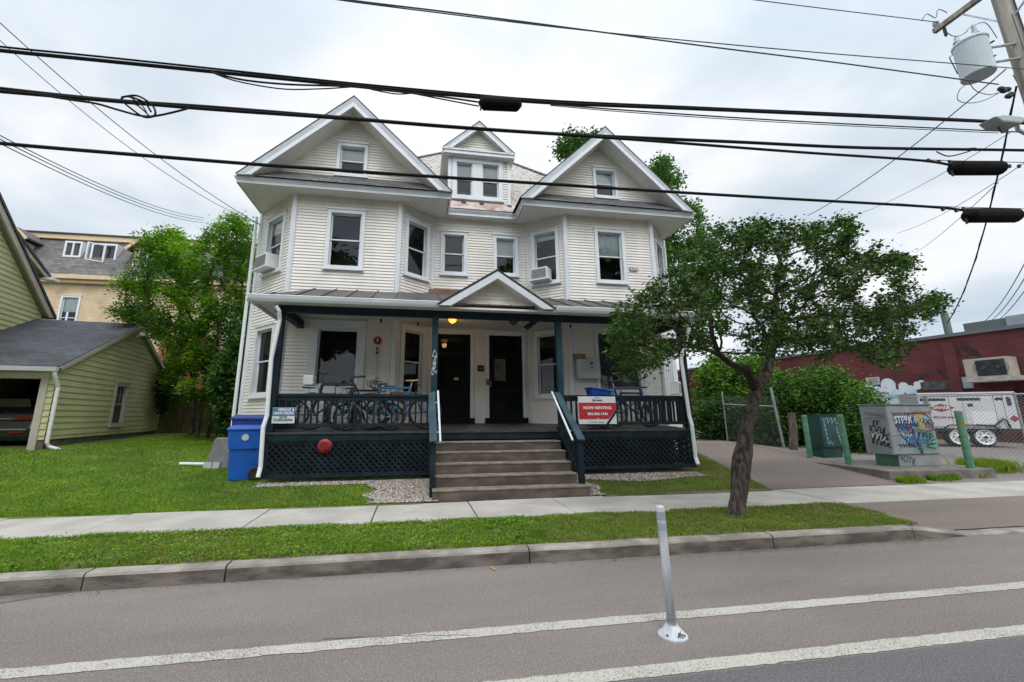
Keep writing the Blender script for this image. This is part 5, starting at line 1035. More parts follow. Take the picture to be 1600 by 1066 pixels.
text('STERK', .24, K['white'], cab, T @ Matrix.Translation((.30, -.0405, 1.07)), name='graffiti_lettering', width=.55, bold=.006, depth=.0004); text('REN', .24, K['sky'], cab, T @ Matrix.Translation((W_*.72, -.0405, 1.06)), name='graffiti_lettering', width=.5, bold=.004, depth=.0004)
scrawl(cab, T, [[(.42, 1.22), (W_-.25, 1.22), (W_-.1, 1.12), (W_-.05, .84), (W_-.25, .80), (W_*.5, .86)], [(.08, .92), (.16, .7), (.35, .52), (.55, .42), (.66, .30), (.70, .25)], [(.12, .95), (.3, .75), (.55, .78), (.62, .6), (.70, .30)], [(.5, .95), (.56, .6), (.66, .3)], [(.0, .50), (.28, .50)], [(.32, .9), (.5, .9), (.56, .8), (.40, .76)], [(W_-.36, .48), (W_-.08, .52)], [(W_-.4, .45), (W_-.12, .40)], squig(.30, .50, .5, .46, 3, .03, 22)], .018, K['black'], y=-.042)
text('NOTR', .26, K['black'], cab, T @ Matrix.Translation((.22, -.004, .16)) @ Matrix.Rotation(R(22), 4, 'Y'), name='graffiti_lettering', width=.48, depth=.0004, shear=.2)
Ts = frame(tuple(T @ Vector((-.163, Dp, 0))), tuple((T.to_3x3() @ Vector((0, -1, 0)))[:2]))
xs_ = Dp+.07
for i_, sq in enumerate((squig(.1, .85, xs_-.08, .80, 4, .09, 30), squig(.12, .60, xs_-.06, .5, 5, .07, 31), squig(.12, .72, xs_-.1, .66, 6, .06, 32), squig(.2, 1.0, .36, 1.02, 2, .06, 33))): scrawl(cab, Ts, [sq], .024, K['black'], y=-.002-i_*.0006)
scrawl(cab, Ts, [squig(.12, .74, xs_-.1, .62, 4, .07, 35)], .022, K['white'], y=-.004)
scrawl(cab, Ts, [squig(.06, 1.24, xs_-.1, 1.18, 7, .03, 37), [(.06, 1.1), (xs_-.1, 1.14)]], .012, mat('spray_grey', (.10, .10, .11), .6), y=-.003)
# green box
g0 = np.array(onpad(1289, 716.5, PZ+.02)); gr0 = np.array(onpad(1318, 715.5, PZ+.02)); gcb = thing('utility_box', 'dark green utility box with white scrawls between two green bollards', 'utility box', (float(g0[0]), float(g0[1]), PZ), math.atan2(gr0[1]-g0[1], gr0[0]-g0[0])); T = WM[gcb.name]; wg = float(np.hypot(*(gr0-g0)[:2])); mdg = mat('dark_green_metal', (.008, .055, .045), .45, .25, 4)
m = MB(T); m.box(-.02, 0, 0, wg, .34, .30); m.build('plinth', mdg, gcb); m = MB(T); m.box(-.04, -.03, .30, wg+.02, .36, 1.18); m.build('body', mdg, gcb, bevel=.012); m = MB(T); m.box(-.05, -.045, 1.18, wg+.03, .38, 1.21); m.build('lid', mdg, gcb)
m = MB(T); m.box(-.02, -.045, .33, wg, -.03, 1.12); m.build('panel', mat('dark_green_panel', (.012, .075, .075), .4, .2), gcb)
wsc = mat('white_scrawl', (.38, .46, .46), .6); scrawl(gcb, T, [squig(.05, 1.05, wg-.05, 1.03, 4, .08, 40), squig(.1, .98, .16, .45, 5, .05, 41), squig(wg-.15, .85, wg-.05, .45, 5, .04, 42), [(.14, .5), (.18, .4), (.23, .5), (.28, .38), (.33, .46)]], .014, wsc, y=-.047)
mbg = mat('bollard_green', (.07, .20, .12), .55, .25, 6, c2=(.12, .28, .18))
def bollard(label, xb, yb, xt, yt, zb, r=.075, cap=False):
    b = np.array(onpad(xb, yb, zb)); b = b.astype(float); tp_ = atY(xt, yt, b[1]); h = float(tp_[2]-zb); t = thing('bollard', label, 'bollard', (float(b[0]), float(b[1]), zb-.05), 0, 'green steel bollards around the utility boxes')
    lean_ = float(tp_[0]-b[0]); m = MB(); m.tube([(b[0], b[1], zb-.1), (b[0]+lean_, b[1], zb+h-.015), (b[0]+lean_, b[1], zb+h)], [r, r, r*.8], 16); m.build('post', mbg, t, smooth=False)
    if cap:
        m = MB(); m.tube([(b[0]+lean_*.97, b[1], zb+h*.97), (b[0]+lean_, b[1], zb+h+.012)], r*.98, 16); m.build('rusty_top', mat('rust_pink', (.40, .22, .17), .8, .2, 9), t)
        m = MB(); m.tube([(b[0]+lean_*.7, b[1], zb+h*.72), (b[0]+lean_*.78, b[1], zb+h*.80)], r*1.01, 16, False); m.build('yellow_band', mat('worn_yellow', (.22, .24, .07), .7, .3, 9), t)
bollard('slim green bollard left of the dark green utility box', 1266, 715, 1256, 649, .43, .065); bollard('green bollard right of the dark green utility box', 1327, 727, 1312, 648, .36, .068); bollard('green bollard with a rusty top and yellow band right of the graffiti cabinet', 1516, 728.5, 1497, 643, .42, .072, True)
b = onpad(1239, 706, .46); m = MB(); tp_ = atY(1236, 645, b[1]); m.tube([(b[0], b[1], .35), (float(tp_[0]), b[1], 1.2), (float(tp_[0]), b[1], float(tp_[2]))], [.12, .115, .10], 10); m.build('wooden_post', mat('weathered_post', (.13, .10, .075), .95, .4, 8, .8, 30, stretch=(2, 2, .3)), None, label='thick weathered wooden post at the edge of the driveway hedge', cat='post')
# chain-link: real wires
def chainlink(t, a, b, z0a, z0b, h, step=.075, r=.0022, mm=None):
    a = Vector((*a, 0)); b = Vector((*b, 0)); L_ = (b-a).length; d = (b-a).normalized(); n = int(L_/step); V = []; nz = int(h/step)
    nrm = Vector((-d.y, d.x, 0)); P = []; Q = []
    for i in range(-nz, n+nz):
        for s in (1, -1):
            x0 = i*step; x1 = x0+s*h; t0, t1 = 0., 1.; dx = x1-x0
            for lim in (0, L_):
                tt = (lim-x0)/dx
                if (lim == 0) == (dx > 0): t0 = max(t0, tt)
                else: t1 = min(t1, tt)
            if t1-t0 < .02: continue
            P.append((x0+dx*t0, h*t0, s)); Q.append((x0+dx*t1, h*t1, s))
    m = MB()
    for (x0, h0, s), (x1, h1, _) in zip(P, Q):
        zf = lambda x, hh: z0a+(z0b-z0a)*x/L_+hh
        p = a+d*x0+nrm*.002*s; q = a+d*x1+nrm*.002*s; m.tube([(p.x, p.y, zf(x0, h0)), (q.x, q.y, zf(x1, h1))], r, 3, False)
    return m.build('mesh_wire', mm or mat('fence_wire', (.22, .23, .24), .5, metal=.4), t)
XF = 15.0; top = 2.07; rat = [float(ray(q, 640)[0]/ray(q, 640)[1]) for q in (1591, 1447, 1330)]
fn = thing('chain_link_fence', 'galvanised chain-link fence standing in front of the white trailer', 'fence', (XF, 8.6, .3)); f0 = (XF, 7.4); f1 = (XF, 13.6)
chainlink(fn, f0, f1, .24, .48, top-.26, step=.085, r=.0042, mm=mat('bright_fence_wire', (.36, .38, .39), .5, metal=.3))
m = MB(); m.tube([(f0[0], f0[1], top), (f1[0], f1[1], top+.05)], .02, 8); m.build('top_rail', M_METAL, fn); m = MB(); m.tube([(f0[0], f0[1], .22), (f1[0], f1[1], .48)], .016, 6); m.build('bottom_rail', M_METAL, fn)
for y in [XF/q for q in rat]+[XF/rat[1]-.07]:
    m = MB(); m.tube([(XF, y, .1), (XF, y, top+.05)], .028, 8); m.build('fence_post', M_METAL, fn)
# leaning wire fence by the hedge
fa_ = thing('leaning_wire_fence', 'sagging chain-link fence with thin leaning posts along the driveway hedge', 'fence', (10.9, 13, .5)); A0 = Vector(onpad(1137, 689, .69)); A1 = Vector([float(v) for v in atY(1128, 612, A0.y)]); B0 = Vector(onpad(1225.5, 701, .60)); B1 = Vector([float(v) for v in atY(1204, 605, B0.y)])
m = MB(); m.tube([A0, A1], .022, 8); m.build('fence_post', M_METAL, fa_); m = MB(); m.tube([B0, B1], .035, 8); m.build('fence_post', M_METAL, fa_); m = MB(); m.tube([A0.lerp(A1, .74), B0.lerp(B1, .68)], .018, 8); m.build('rail', M_METAL, fa_)
chainlink(fa_, (A0.x, A0.y), (B0.x, B0.y), .72, .62, 1.5)
# ------------------------------------------------------------------ trailer behind the fence
GZ = .49
tw = onpad(1543, 699.5, GZ); az = R(-55.6); ux = Vector((-math.sin(R(55.6))*-1, -math.cos(R(55.6)), 0))                      # along the trailer, towards the right in view
ux = Vector((.82, -.56, 0)).normalized(); uy = Vector((.56, .82, 0)).normalized()
o_ = Vector((tw[0], tw[1], GZ)); 
T = Matrix(((ux.x, uy.x, 0, o_.x), (ux.y, uy.y, 0, o_.y), (0, 0, 1, GZ), (0, 0, 0, 1)))
trl = thing('equipment_trailer', 'white two-axle equipment trailer with a red diamond logo behind the fence', 'trailer', tuple(o_)); WM_T = T
def tx(px, py):                                                     # a pixel on the trailer's side plane, in its own frame
    d = ray(px, py); n = np.array(uy); k = ((np.array(o_)-CAMP)@n)/(d@n); p = CAMP+d*k; return float((p-np.array(o_))@np.array(ux)), float(p[2]-GZ)
xl_, zl0 = tx(1464, 668.5); xr_, zr0 = tx(1596, 671.5); xtl, zt0 = tx(1450, 615.5); xtr, zt1 = tx(1583, 615)
zb_ = .5*(zl0+zr0); zt_ = .5*(zt0+zt1); xr_ = .5*(xr_+xtr+.0); xl2 = tx(1437, 640)[0]; mtw = mat('trailer_white', (.60, .61, .62), .4, .05, 2)
print('TRAILER', xl_, xr_, zb_, zt_, xl2)
m = MB(T); m.box(xl2, 0, zb_, xr_, 1.5, zt_); m.build('body', mtw, trl, bevel=.02); m = MB(T); m.box(xl2-.02, -.03, zt_, xr_+.02, 1.53, zt_+.05); m.build('roof_lid', mtw, trl)
m = MB(T); m.box(xl2, .02, zb_-.10, xr_+.1, 1.48, zb_-.02); m.box(xl2-1.2, .7, zb_-.12, xl2, .8, zb_-.04); m.build('chassis', M_BLACK, trl)
zsp = zt_-zb_
for (a, b, c, d) in ((xl2+.25*(xr_-xl2), 0, .80, .83),): pass
m = MB(T)
for f in (.33, .47, .79, .88): m.box(xl2+f*(xr_-xl2), -.004, zb_+.03, xl2+f*(xr_-xl2)+.012, 0, zt_-.02)
m.build('panel_gap', mat('panel_gap_grey', (.12, .12, .12), .6), trl)
z1_ = zb_+zsp*.80; Lt = xr_-xl2
for (a, b, c, d) in ((.02, .30, 0, .09), (.42, .66, 0, .09), (.81, .89, 0, .09), (.92, .965, -.18, .1), (.52, .575, -.2, -.1)): m = MB(T); m.box(xl2+Lt*a, -.006, z1_+c, xl2+Lt*b, 0, z1_+d); m.build('vent', mat('vent_navy', (.02, .022, .05), .5), trl)
m = MB(T); m.box(xl2+(xr_-xl2)*.54, -.006, zb_+.14, xl2+(xr_-xl2)*.78, 0, zb_+zsp*.48); m.build('hatch', mat('hatch_white', (.74, .75, .76), .4), trl)
mrd = mat('logo_red', (.30, .03, .05), .5); tl = T @ Matrix.Translation((xl2+(xr_-xl2)*.235, -.008, zb_+zsp*.60)); m = MB(tl); m.prism([(-.36, 0), (0, .14), (.36, 0), (0, -.14)], -.002, .002); m.build('logo_diamond', mrd, trl)
text('SAVAGE', .14, wt, trl, tl @ Matrix.Translation((0, -.005, 0)), width=.44, bold=.004); text('1-800-684-8484', .12, mrd, trl, T @ Matrix.Translation((xl2+(xr_-xl2)*.235, -.006, zb_+zsp*.32)), width=.62); text('www. savage .com', .09, dk, trl, T @ Matrix.Translation((xl2+(xr_-xl2)*.46, -.006, zb_+.06)), width=1.7)
text('70', .17, wt, trl, T @ Matrix.Translation((xl2+(xr_-xl2)*.70, -.008, z1_+.045)), width=.20, shear=.3); tl = T @ Matrix.Translation((xl2+(xr_-xl2)*.955, -.008, zb_+zsp*.28)); m = MB(tl); m.prism([(-.11, 0), (0, .11), (.11, 0), (0, -.11)], -.002, .002); m.build('logo_diamond', mrd, trl)
m = MB(T); xh = xl2+(xr_-xl2); m.tube([(xl2+(xr_-xl2)*.56, -.03, zb_+.13), (xl2+(xr_-xl2)*.74, -.04, zb_+.10), (xl2+(xr_-xl2)*.79, -.05, zb_+.22), (xl2+(xr_-xl2)*.84, -.05, zb_+.33), (xl2+(xr_-xl2)*.87, -.05, zb_+.25), (xl2+(xr_-xl2)*.89, -.05, zb_+.02)], .025, 8); m.build('hose', M_BLACK, trl)
xw = [tx(1501, 689)[0], tx(1542, 690)[0]]
for x in xw:
    m = MB(T); m.lathe([(.2, .03), (.31, .03), (.34, .08), (.34, .2), (.31, .24), (.1, .24)], (x, .04, .33), 24, 'y'); wv = m.build('wheel', M_BLACK, trl)
    m = MB(T); m.lathe([(.05, .0), (.07, .02), (.10, .035), (.19, .03), (.24, .0), (.245, .01), (.245, .1), (.1, .1)], (x, .0, .33), 24, 'y'); m.build('rim', mat('rim_white', (.72, .73, .74), .4), wv)
    m = MB(T)
    for k in range(8): a = k*math.pi/4; m.lathe([(.022, .026), (.022, .032)], (x+.14*math.cos(a), -.002, .33+.14*math.sin(a)), 8, 'y')
    m.lathe([(.045, -.03), (.05, .03)], (x, .0, .33), 10, 'y'); m.build('rim_hole', M_BLACK, wv)
m = MB(T); m.prism([(xw[0]-.42, .42), (xw[0]-.34, .60), (xw[0]-.2, .72), (xw[1]+.2, .72), (xw[1]+.34, .60), (xw[1]+.42, .42), (xw[1]+.44, .42), (xw[1]+.36, .63), (xw[1]+.2, .745), (xw[0]-.2, .745), (xw[0]-.36, .63), (xw[0]-.44, .42)], -.02, .3); m.build('fender', M_BLACK, trl)
# ------------------------------------------------------------------ brick building on the right
M_BRICK = brickmat('red_brick', (.105, .022, .024), (.14, .030, .030), (.11, .035, .036), .22, .075, .008, axis='SZ', bump=.3)
P0 = Vector((23.6, 11.0, 0)); dgv = Vector((-.1621, .9868, 0)); 
def wp(px, py, off=0):
    n = np.array([dgv.y, -dgv.x, 0]); d = ray(px, py); k = ((np.array([P0.x, P0.y, 0])-CAMP)@n-off)/(d@n); return CAMP+d*k
zr = float(wp(1560, 517)[2]); print('BRICK top', wp(1600, 511), wp(1507, 524), wp(1400, 541))
bb_ = thing('brick_building', 'long red brick commercial building behind the trailer', 'building', (P0.x, P0.y, .5)); TB = frame((P0.x+.35*dgv.x*-8, P0.y-8*dgv.y, 0), (-dgv.x*-1, dgv.y))
o0 = P0-dgv*9; LB = 34; TB = Matrix(((-dgv.x*-1, dgv.y, 0, 0), (dgv.y, -dgv.x, 0, 0), (0, 0, 1, 0), (0, 0, 0, 1)))
# frame: x along the wall going away, y into the building
TB = Matrix(((dgv.x, dgv.y, 0, o0.x), (dgv.y, -dgv.x, 0, o0.y), (0, 0, 1, 0), (0, 0, 0, 1)))
m = MB(TB); m.box(0, 0, .3, LB, 16, zr); m.build('wall', M_BRICK, bb_)
m = MB(TB); m.box(-.1, -.12, zr, LB+.1, 16.1, zr+.14); m.build('roof_edge', mat('roof_flashing', (.13, .14, .16), .5), bb_)
def bl_(px, py, off=0): p = wp(px, py, off); q = TB.inverted() @ Vector([float(v) for v in p]); return q
q = bl_(1487, 560); m = MB(TB); m.box(q.x-.18, -.16, .3, q.x+.18, 0, zr-.25); m.build('pilaster', M_BRICK, bb_)
a, b = bl_(1440, 604), bl_(1500, 603); m = MB(TB); m.box(b.x, -.05, b.z-.12, a.x, 0, b.z+.24); m.build('stone_band', mat('sooty_stone', (.085, .085, .09), .9, .4, 5, stretch=(3, 1, 1)), bb_)
m = MB(TB); q = bl_(1514, 598); m.box(q.x-.16, -.12, q.z-.24, q.x+.16, 0, q.z+.24); m.build('electric_box', mat('electric_box_grey', (.33, .38, .40), .5), bb_, bevel=.01)
# mural cloud painted on the wall (flat paint, slightly proud)
mural = [mat('mural_white', (.68, .74, .78), .7), mat('mural_blue', (.36, .60, .72), .7, .1, 2, c2=(.62, .75, .80))]
k_ = 0
for (px, py, rr, ci) in ((1358, 607, 7, 0), (1370, 614, 10, 0), (1351, 620, 8, 0), (1388, 604, 12, 0), (1402, 622, 13, 1), (1384, 628, 12, 0), (1412, 606, 8, 0), (1424, 612, 9, 1), (1434, 603, 6, 0), (1440, 600, 5, 0), (1426, 628, 12, 1), (1406, 634, 14, 0), (1366, 636, 12, 0)):
    q = bl_(px, py); s = abs(bl_(px+rr, py).x-q.x); s2 = abs(bl_(px, py-rr).z-q.z); m = MB(TB); k_ += 1; pts = []
    y = -.004-k_*.0012
    m.v += [tuple(TB @ Vector((q.x+s*math.cos(a*.2618), y, q.z+s2*math.sin(a*.2618)))) for a in range(24)]; m.f.append(tuple(range(24))); m.mi.append(0); m.build('mural_paint', mural[ci], bb_)
    m = MB(TB); s *= 1.0
    for a in range(4, 20): pts.append((q.x+s*math.cos(a*.15), q.z+s2*math.sin(a*.15)))
    scrawl(bb_, TB, [pts], .05, mural[1-ci], y=y-.0006, name='mural_line')
for (x0, y0, x1, y1, s) in ((1355, 589, 1374, 602, 'paper'), (1334, 606, 1348, 620, 'paper')):
    a, b = bl_(x0, y1), bl_(x1, y0); m = MB(TB); m.box(b.x, -.03, a.z, a.x, -.02, b.z); nb = m.build('wall_notice', mat('notice_paper', (.50, .50, .48), .8), bb_)
    scrawl(nb, TB, [[(b.x+(a.x-b.x)*u0, a.z+(b.z-a.z)*v) for u0 in (.15, .85)] for v in (.2, .35, .5, .65, .8)], .03, dk, y=-.031, name='notice_text')
for sq in (squig(bl_(1505, 560).x, bl_(1505, 552).z, bl_(1530, 560).x, bl_(1530, 545).z, 3, .22, 50), squig(bl_(1508, 545).x, bl_(1505, 540).z, bl_(1526, 540).x, bl_(1526, 556).z, 3, .25, 51), squig(bl_(1433, 589).x, bl_(1433, 589).z, bl_(1450, 586).x, bl_(1450, 586).z, 3, .1, 52), squig(bl_(1466, 578).x, bl_(1466, 578).z, bl_(1472, 586).x, bl_(1472, 586).z, 2, .1, 53)): scrawl(bb_, TB, [sq], .05, mat('faded_black_spray', (.03, .018, .02), .8), y=-.006, name='wall_scrawl')
# condensing units on a shelf of the brick wall
def condenser(px0, px1, pyt, pyb, label):
    a, b = bl_(px0, pyb), bl_(px1, pyb); c = bl_(px0, pyt); z0, z1 = a.z, c.z; x0, x1 = sorted((a.x, b.x)); p = TB @ Vector(((x0+x1)/2, -.4, z0)); t = thing('condensing_unit', label, 'condensing unit', tuple(p), 0, 'tan condensing units on the wall shelf')
    m = MB(TB); m.box(x0, -.75, z0, x1, -.05, z1); m.build('casing', mat('tan_casing', (.42, .38, .32), .6, .1), t, bevel=.01)
    m = MB(TB); m.box(x0+.08, -.765, z0+.08, x1-.35 if x1-x0 > 1.2 else x1-.08, -.75, z1-.08); fnp = m.build('fan_panel', mat('fan_dark', (.02, .022, .025), .5), t)
    for k in (0, 1):
        cx = x0+.08+(x1-.35-x0-.08)*(k+.5)/2; rr = min((z1-z0)*.36, .4); m = MB(TB)
        for q in (1, .75, .5, .25): m.torus((cx, -.78, (z0+z1)/2), rr*q, .008, 20, 4)
        m.lathe([(.06, -.80), (.07, -.77)], (cx, 0, (z0+z1)/2), 10, 'y'); m.build('fan_guard', mat('fan_guard_dark', (.05, .055, .06), .5), fnp)
condenser(1527, 1598, 563, 593, 'tan condensing unit with two dark fans on the brick wall shelf'); 
a, b = bl_(1528, 598), bl_(1640, 598); m = MB(TB); m.box(min(a.x, b.x)-1.5, -.95, a.z-.02, max(a.x, b.x), 0, a.z+.14); sh = m.build('shelf', mat('peeling_white', (.42, .40, .37), .8, .2, 4), bb_)
for x in (a.x-1.2, a.x-2.6, a.x-4): m = MB(TB); m.bar((x, -.85, a.z-.02), (x, 0, a.z-.8), .05, .05); m.build('shelf_bracket', M_BLACK, bb_)
# rooftop unit
a, b = bl_(1513, 517, -1.0), bl_(1600, 507, -1.0)
ru = thing('rooftop_unit', 'grey rooftop air handling unit on the brick building', 'rooftop unit', tuple(TB @ Vector((b.x, 2, zr)))); zru = float(wp(1560, 494, 0)[2])
m = MB(TB); m.box(b.x-3, .6, zr+.14, a.x-1.3, 3.0, zru+.05); m.build('casing', mat('rooftop_grey', (.30, .33, .36), .5, .1), ru, bevel=.02); m = MB(TB); m.box(a.x-1.3, .7, zr+.2, a.x, 2.9, zru-.0); m.build('hood', mat('rooftop_dark', (.11, .13, .13), .6), ru)
q = bl_(1476, 520); m = MB(TB); m.tube([(q.x, .3, zr-.2), (q.x, .3, zr+1.1), (q.x+.15, .3, zr+1.3), (q.x+.5, .3, zr+1.25)], .13, 10); m.build('vent_pipe', mat('vent_green_grey', (.11, .14, .12), .6), None, label='curved vent pipe standing on the brick building roof edge', cat='vent pipe')
# far brick garage seen past the right end of the porch
m = MB(); fbk = thing('far_brick_garage', 'small red brick garage with a white roof edge far behind the driveway', 'building', (15, 30, .8)); m.box(11.5, 30, .5, 19, 36, float(atY(1095, 592, 30)[2])); m.build('wall', M_BRICK, fbk); m = MB(); z_ = float(atY(1095, 592, 30)[2]); m.box(11.3, 29.7, z_, 19.2, 36.2, z_+.28); m.build('roof_edge', M_TRIM, fbk)
# white multi-porch house glimpsed just right of the porch corner
wh = thing('rear_white_house', 'white house with stacked rear balconies glimpsed past the right porch corner', 'house', (13.0, 24, .8)); TW = frame((11.2, 24), (1, 0)); m = MB(TW); siding(m, [(0, .6), (3.4, .6), (3.4, 5.2), (0, 5.2)], e=.15); m.build('wall', mat('white_siding', (.66, .66, .66), .6), wh)
m = MB(TW); m.box(-.2, -1.2, 2.9, 3.6, 0, 3.0); m.box(-.2, -1.2, 5.2, 3.6, 0, 5.3)
for x in (-.1, 1.1, 2.3, 3.5): m.box(x-.05, -1.15, .6, x+.05, -1.05, 5.2)
for i in range(24): m.box(-.1+i*.15, -1.12, 3.0, -.07+i*.15, -1.09, 3.8)
m.box(-.2, -1.13, 3.8, 3.6, -1.07, 3.86); m.build('balcony', M_TRIM, wh)
# ------------------------------------------------------------------ left-hand side: yellow garage and house
M_YEL = mat('yellow_green_siding', (.47, .46, .245), .6, .08, 1.2, .1, 30, c2=(.55, .54, .29)); M_YTR = mat('beige_trim', (.46, .42, .36), .6, .08)
az = math.atan2(-.1621, .9868); GP = Vector((-9.17, 12.66, 0)); gdir = Vector((-.1621, .9868, 0)); gfx = Vector((-.9868, -.1621, 0))         # back along the side wall; left along the front
gar = thing('yellow_garage', 'yellow-green clapboard garage with a dark shingle roof and open bay', 'garage', (GP.x, GP.y, .7))
TS = Matrix(((gdir.x, gfx.x, 0, GP.x), (gdir.y, gfx.y, 0, GP.y), (0, 0, 1, 0), (0, 0, 0, 1)))            # side wall: x back, y into the building
GL = 7.85; GE = 2.88; GRZ = 4.80; GB = 1.02
m = MB(TS); wn = (3.05, 3.95, 1.28, 2.68)
siding(m, [(0, GB), (GL, GB), (GL, GE), (GL/2, GRZ-.12), (0, GE)], [wn], e=.16, out=.022); m.build('wall', M_YEL, gar)
window(gar, TS, *wn, trim=.10, mt=mat('pinkish_trim', (.50, .44, .41), .6)); 
wv = MB(TS); 
for i in (1, 2): wv.box(wn[0]+.1+i*.233, .045, 2.0, wn[0]+.115+i*.233, .06, 2.56)
wv.box(wn[0]+.1, .045, 2.28, wn[1]-.1, .06, 2.295); wv.build('glazing_bar', mat('pinkish_trim', (0, 0, 0)), gar)
m = MB(TS); m.box(0.01, .02, .2, GL, .25, GB); m.build('foundation', mat('foundation_concrete', (.12, .10, .085), .95, .3, 4, .3), gar)
TFm = Matrix(((-gfx.x, gdir.x, 0, GP.x+gfx.x*7), (-gfx.y, gdir.y, 0, GP.y+gfx.y*7), (0, 0, 1, 0), (0, 0, 0, 1)))    # front wall frame, x to the right, ends at GP
def fx_(px, py):
    n = np.array(gdir); d = ray(px, py); k = ((np.array(GP)-CAMP)@n)/(d@n); p = Vector([float(v) for v in CAMP+d*k]); q = TFm.inverted() @ p; return q.x, q.z
dxr, dzt = fx_(68, 592); _, dzb = fx_(42, 711); tkx, _ = fx_(78, 592); print('GARAGE', dxr, dzt, dzb, tkx)
m = MB(TFm); siding(m, [(dxr, GB), (7, GB), (7, GE), (dxr, GE)], e=.16, out=.022); siding(m, [(0, dzt), (dxr, dzt), (dxr, GE), (0, GE)], e=.16, out=.022); siding(m, [(0, .6), (dxr-4.9, .6), (dxr-4.9, dzt), (0, dzt)], e=.16) if dxr > 5 else None; m.build('wall', M_YEL, gar)
m = MB(TFm); m.box(dxr, .0, .2, 7, .25, GB); m.build('foundation', mat('foundation_concrete', (0, 0, 0)), gar)
m = MB(TFm); m.box(dxr-.02, -.05, dzb-.1, dxr+.13, .2, dzt); m.box(dxr-5, -.05, dzt, dxr+.13, .2, dzt+.15); m.build('door_frame', M_YTR, gar)
m = MB(TFm); d1 = 6.9; zg = dzb-.02
m.quad((-.6, d1, zg), (7, d1, zg), (7, d1, 3), (-.6, d1, 3)); m.quad((6.95, .2, zg), (6.95, d1, zg), (6.95, d1, 3), (6.95, .2, 3)); m.quad((-.6, .2, 2.9), (7, .2, 2.9), (7, d1, 2.9), (-.6, d1, 2.9)); m.quad((-.6, .2, zg), (-.6, d1, zg), (-.6, d1, 3), (-.6, .2, 3)); m.quad((-.6, .1, zg), (7, .1, zg), (7, d1, zg), (-.6, d1, zg)); m.build('interior', mat('garage_interior', (.07, .06, .055), .9, .3, 2), gar)
m = MB(TS)
m.add([(-.22, -.12, GE-.02), (GL/2, -.12, GRZ), (GL/2, 9, GRZ), (-.22, 9, GE-.02), (GL+.2, -.12, GE-.02), (GL+.2, 9, GE-.02)], [(0, 1, 2, 3), (1, 4, 5, 2)]); m.build('roof', M_SHGAR, gar)
for s in (0, 1):
    a, b = ((-.2, GE-.06) if s == 0 else (GL+.18, GE-.06)), (GL/2, GRZ-.02); m = MB(TS); m.prism([a, b, (b[0], b[1]-.15), (a[0]+(.12 if s == 0 else -.12), a[1]-.05)], -.13, -.03); m.build('rake_board', M_YTR, gar)
m = MB(TS); m.prism([(-.36, GE-.05), (-.22, GE-.05), (-.22, GE-.16), (-.33, GE-.16)], -.12, 9); m.build('gutter', M_TRIM, gar)
m = MB(TS); m.tube([(-.28, -.06, GE-.14), (-.24, -.07, GE-.25), (-.06, -.09, GE-.55), (-.05, -.09, .95), (.0, -.12, .85), (.1, -.42, .72)], .045, 8); m.build('downspout', M_PIPE, gar)
m = MB(TS); m.tube([(GL+.1, -.1, GE-.2), (GL+.05, -.1, 1.05), (GL+.05, -.25, .95), (GL+.1, -1.3, .93)], .045, 8); m.build('downspout', M_PIPE, gar)
m = MB(TS); m.box(GL/2-.12, -.3, GRZ-.42, GL/2+.12, -.13, GRZ-.3); m.build('floodlight', M_PIPE, None, label='small white floodlight at the peak of the yellow garage', cat='floodlight')
# the parked car in the open bay, seen from behind
cc = fx_(22, 690); TC = TFm @ Matrix.Translation((dxr-1.35, .75, dzb)); car = thing('parked_car', 'dark grey car with a red tail light parked inside the open garage', 'car', tuple(TC @ Vector((0, 0, 0)))); mcar = mat('dark_grey_car_paint', (.035, .038, .044), .22, spec=.7)
m = MB(TC); pr_ = [(0, .42), (-.04, .62), (.02, .80), (.10, 1.02), (.35, 1.10), (.95, 1.45), (2.4, 1.50), (3.3, 1.05), (4.3, .90), (4.5, .62), (4.4, .32), (.1, .30)]
n = len(pr_); vs = []
for (w_, s) in ((-.92, 0), (-.78, 1), (.78, 1), (.92, 0)): pass
for (y, z) in pr_:
    ww = .93 if z < 1.05 else .66+.27*(1.50-z)/.45
    vs += [(-ww, y, z), (ww, y, z)]
m.add(vs, [(2*i, 2*i+1, 2*((i+1) % n)+1, 2*((i+1) % n)) for i in range(n)]+[tuple(2*i for i in range(n)), tuple(2*i+1 for i in range(n-1, -1, -1))]); m.build('body', mcar, car, bevel=.04)
for s in (-1, 1):
    m = MB(TC); m.prism([(s*.45, .84), (s*.90, .85), (s*.91, .95), (s*.80, .97), (s*.48, .90)], -.02, .09); m.build('tail_light', mat('tail_light_red', (.22, .006, .015), .3), car); m = MB(TC); m.prism([(s*.5, .50), (s*.82, .52), (s*.82, .56), (s*.5, .55)], -.055, -.02); m.build('reflector', mat('tail_light_red', (0, 0, 0)), car)
    m = MB(TC); m.lathe([(.2, -.1), (.33, -.09), (.33, .09), (.2, .1)], (s*.82, .75, .33), 20, 'x'); m.build('wheel', M_BLACK, car)
m = MB(TC); m.box(-.85, -.06, .585, .85, -.03, .62); m.box(-.6, -.02, .86, .6, .04, .885); m.build('chrome_strip', M_METAL, car); m = MB(TC); m.box(-.25, -.06, .66, .25, -.03, .78); m.build('number_plate', mat('plate_dark_green', (.02, .08, .04), .5), car)
m = MB(TC); m.prism([(-.58, 1.14), (.58, 1.14), (.5, 1.40), (-.5, 1.40)], .50, .52); m.build('rear_window', M_DGL, car)
# yellow house gable beyond the garage's left end
yh = thing('yellow_house', 'yellow-green clapboard house with steep grey rake boards at the left edge', 'house', (-14.5, 16, .7))
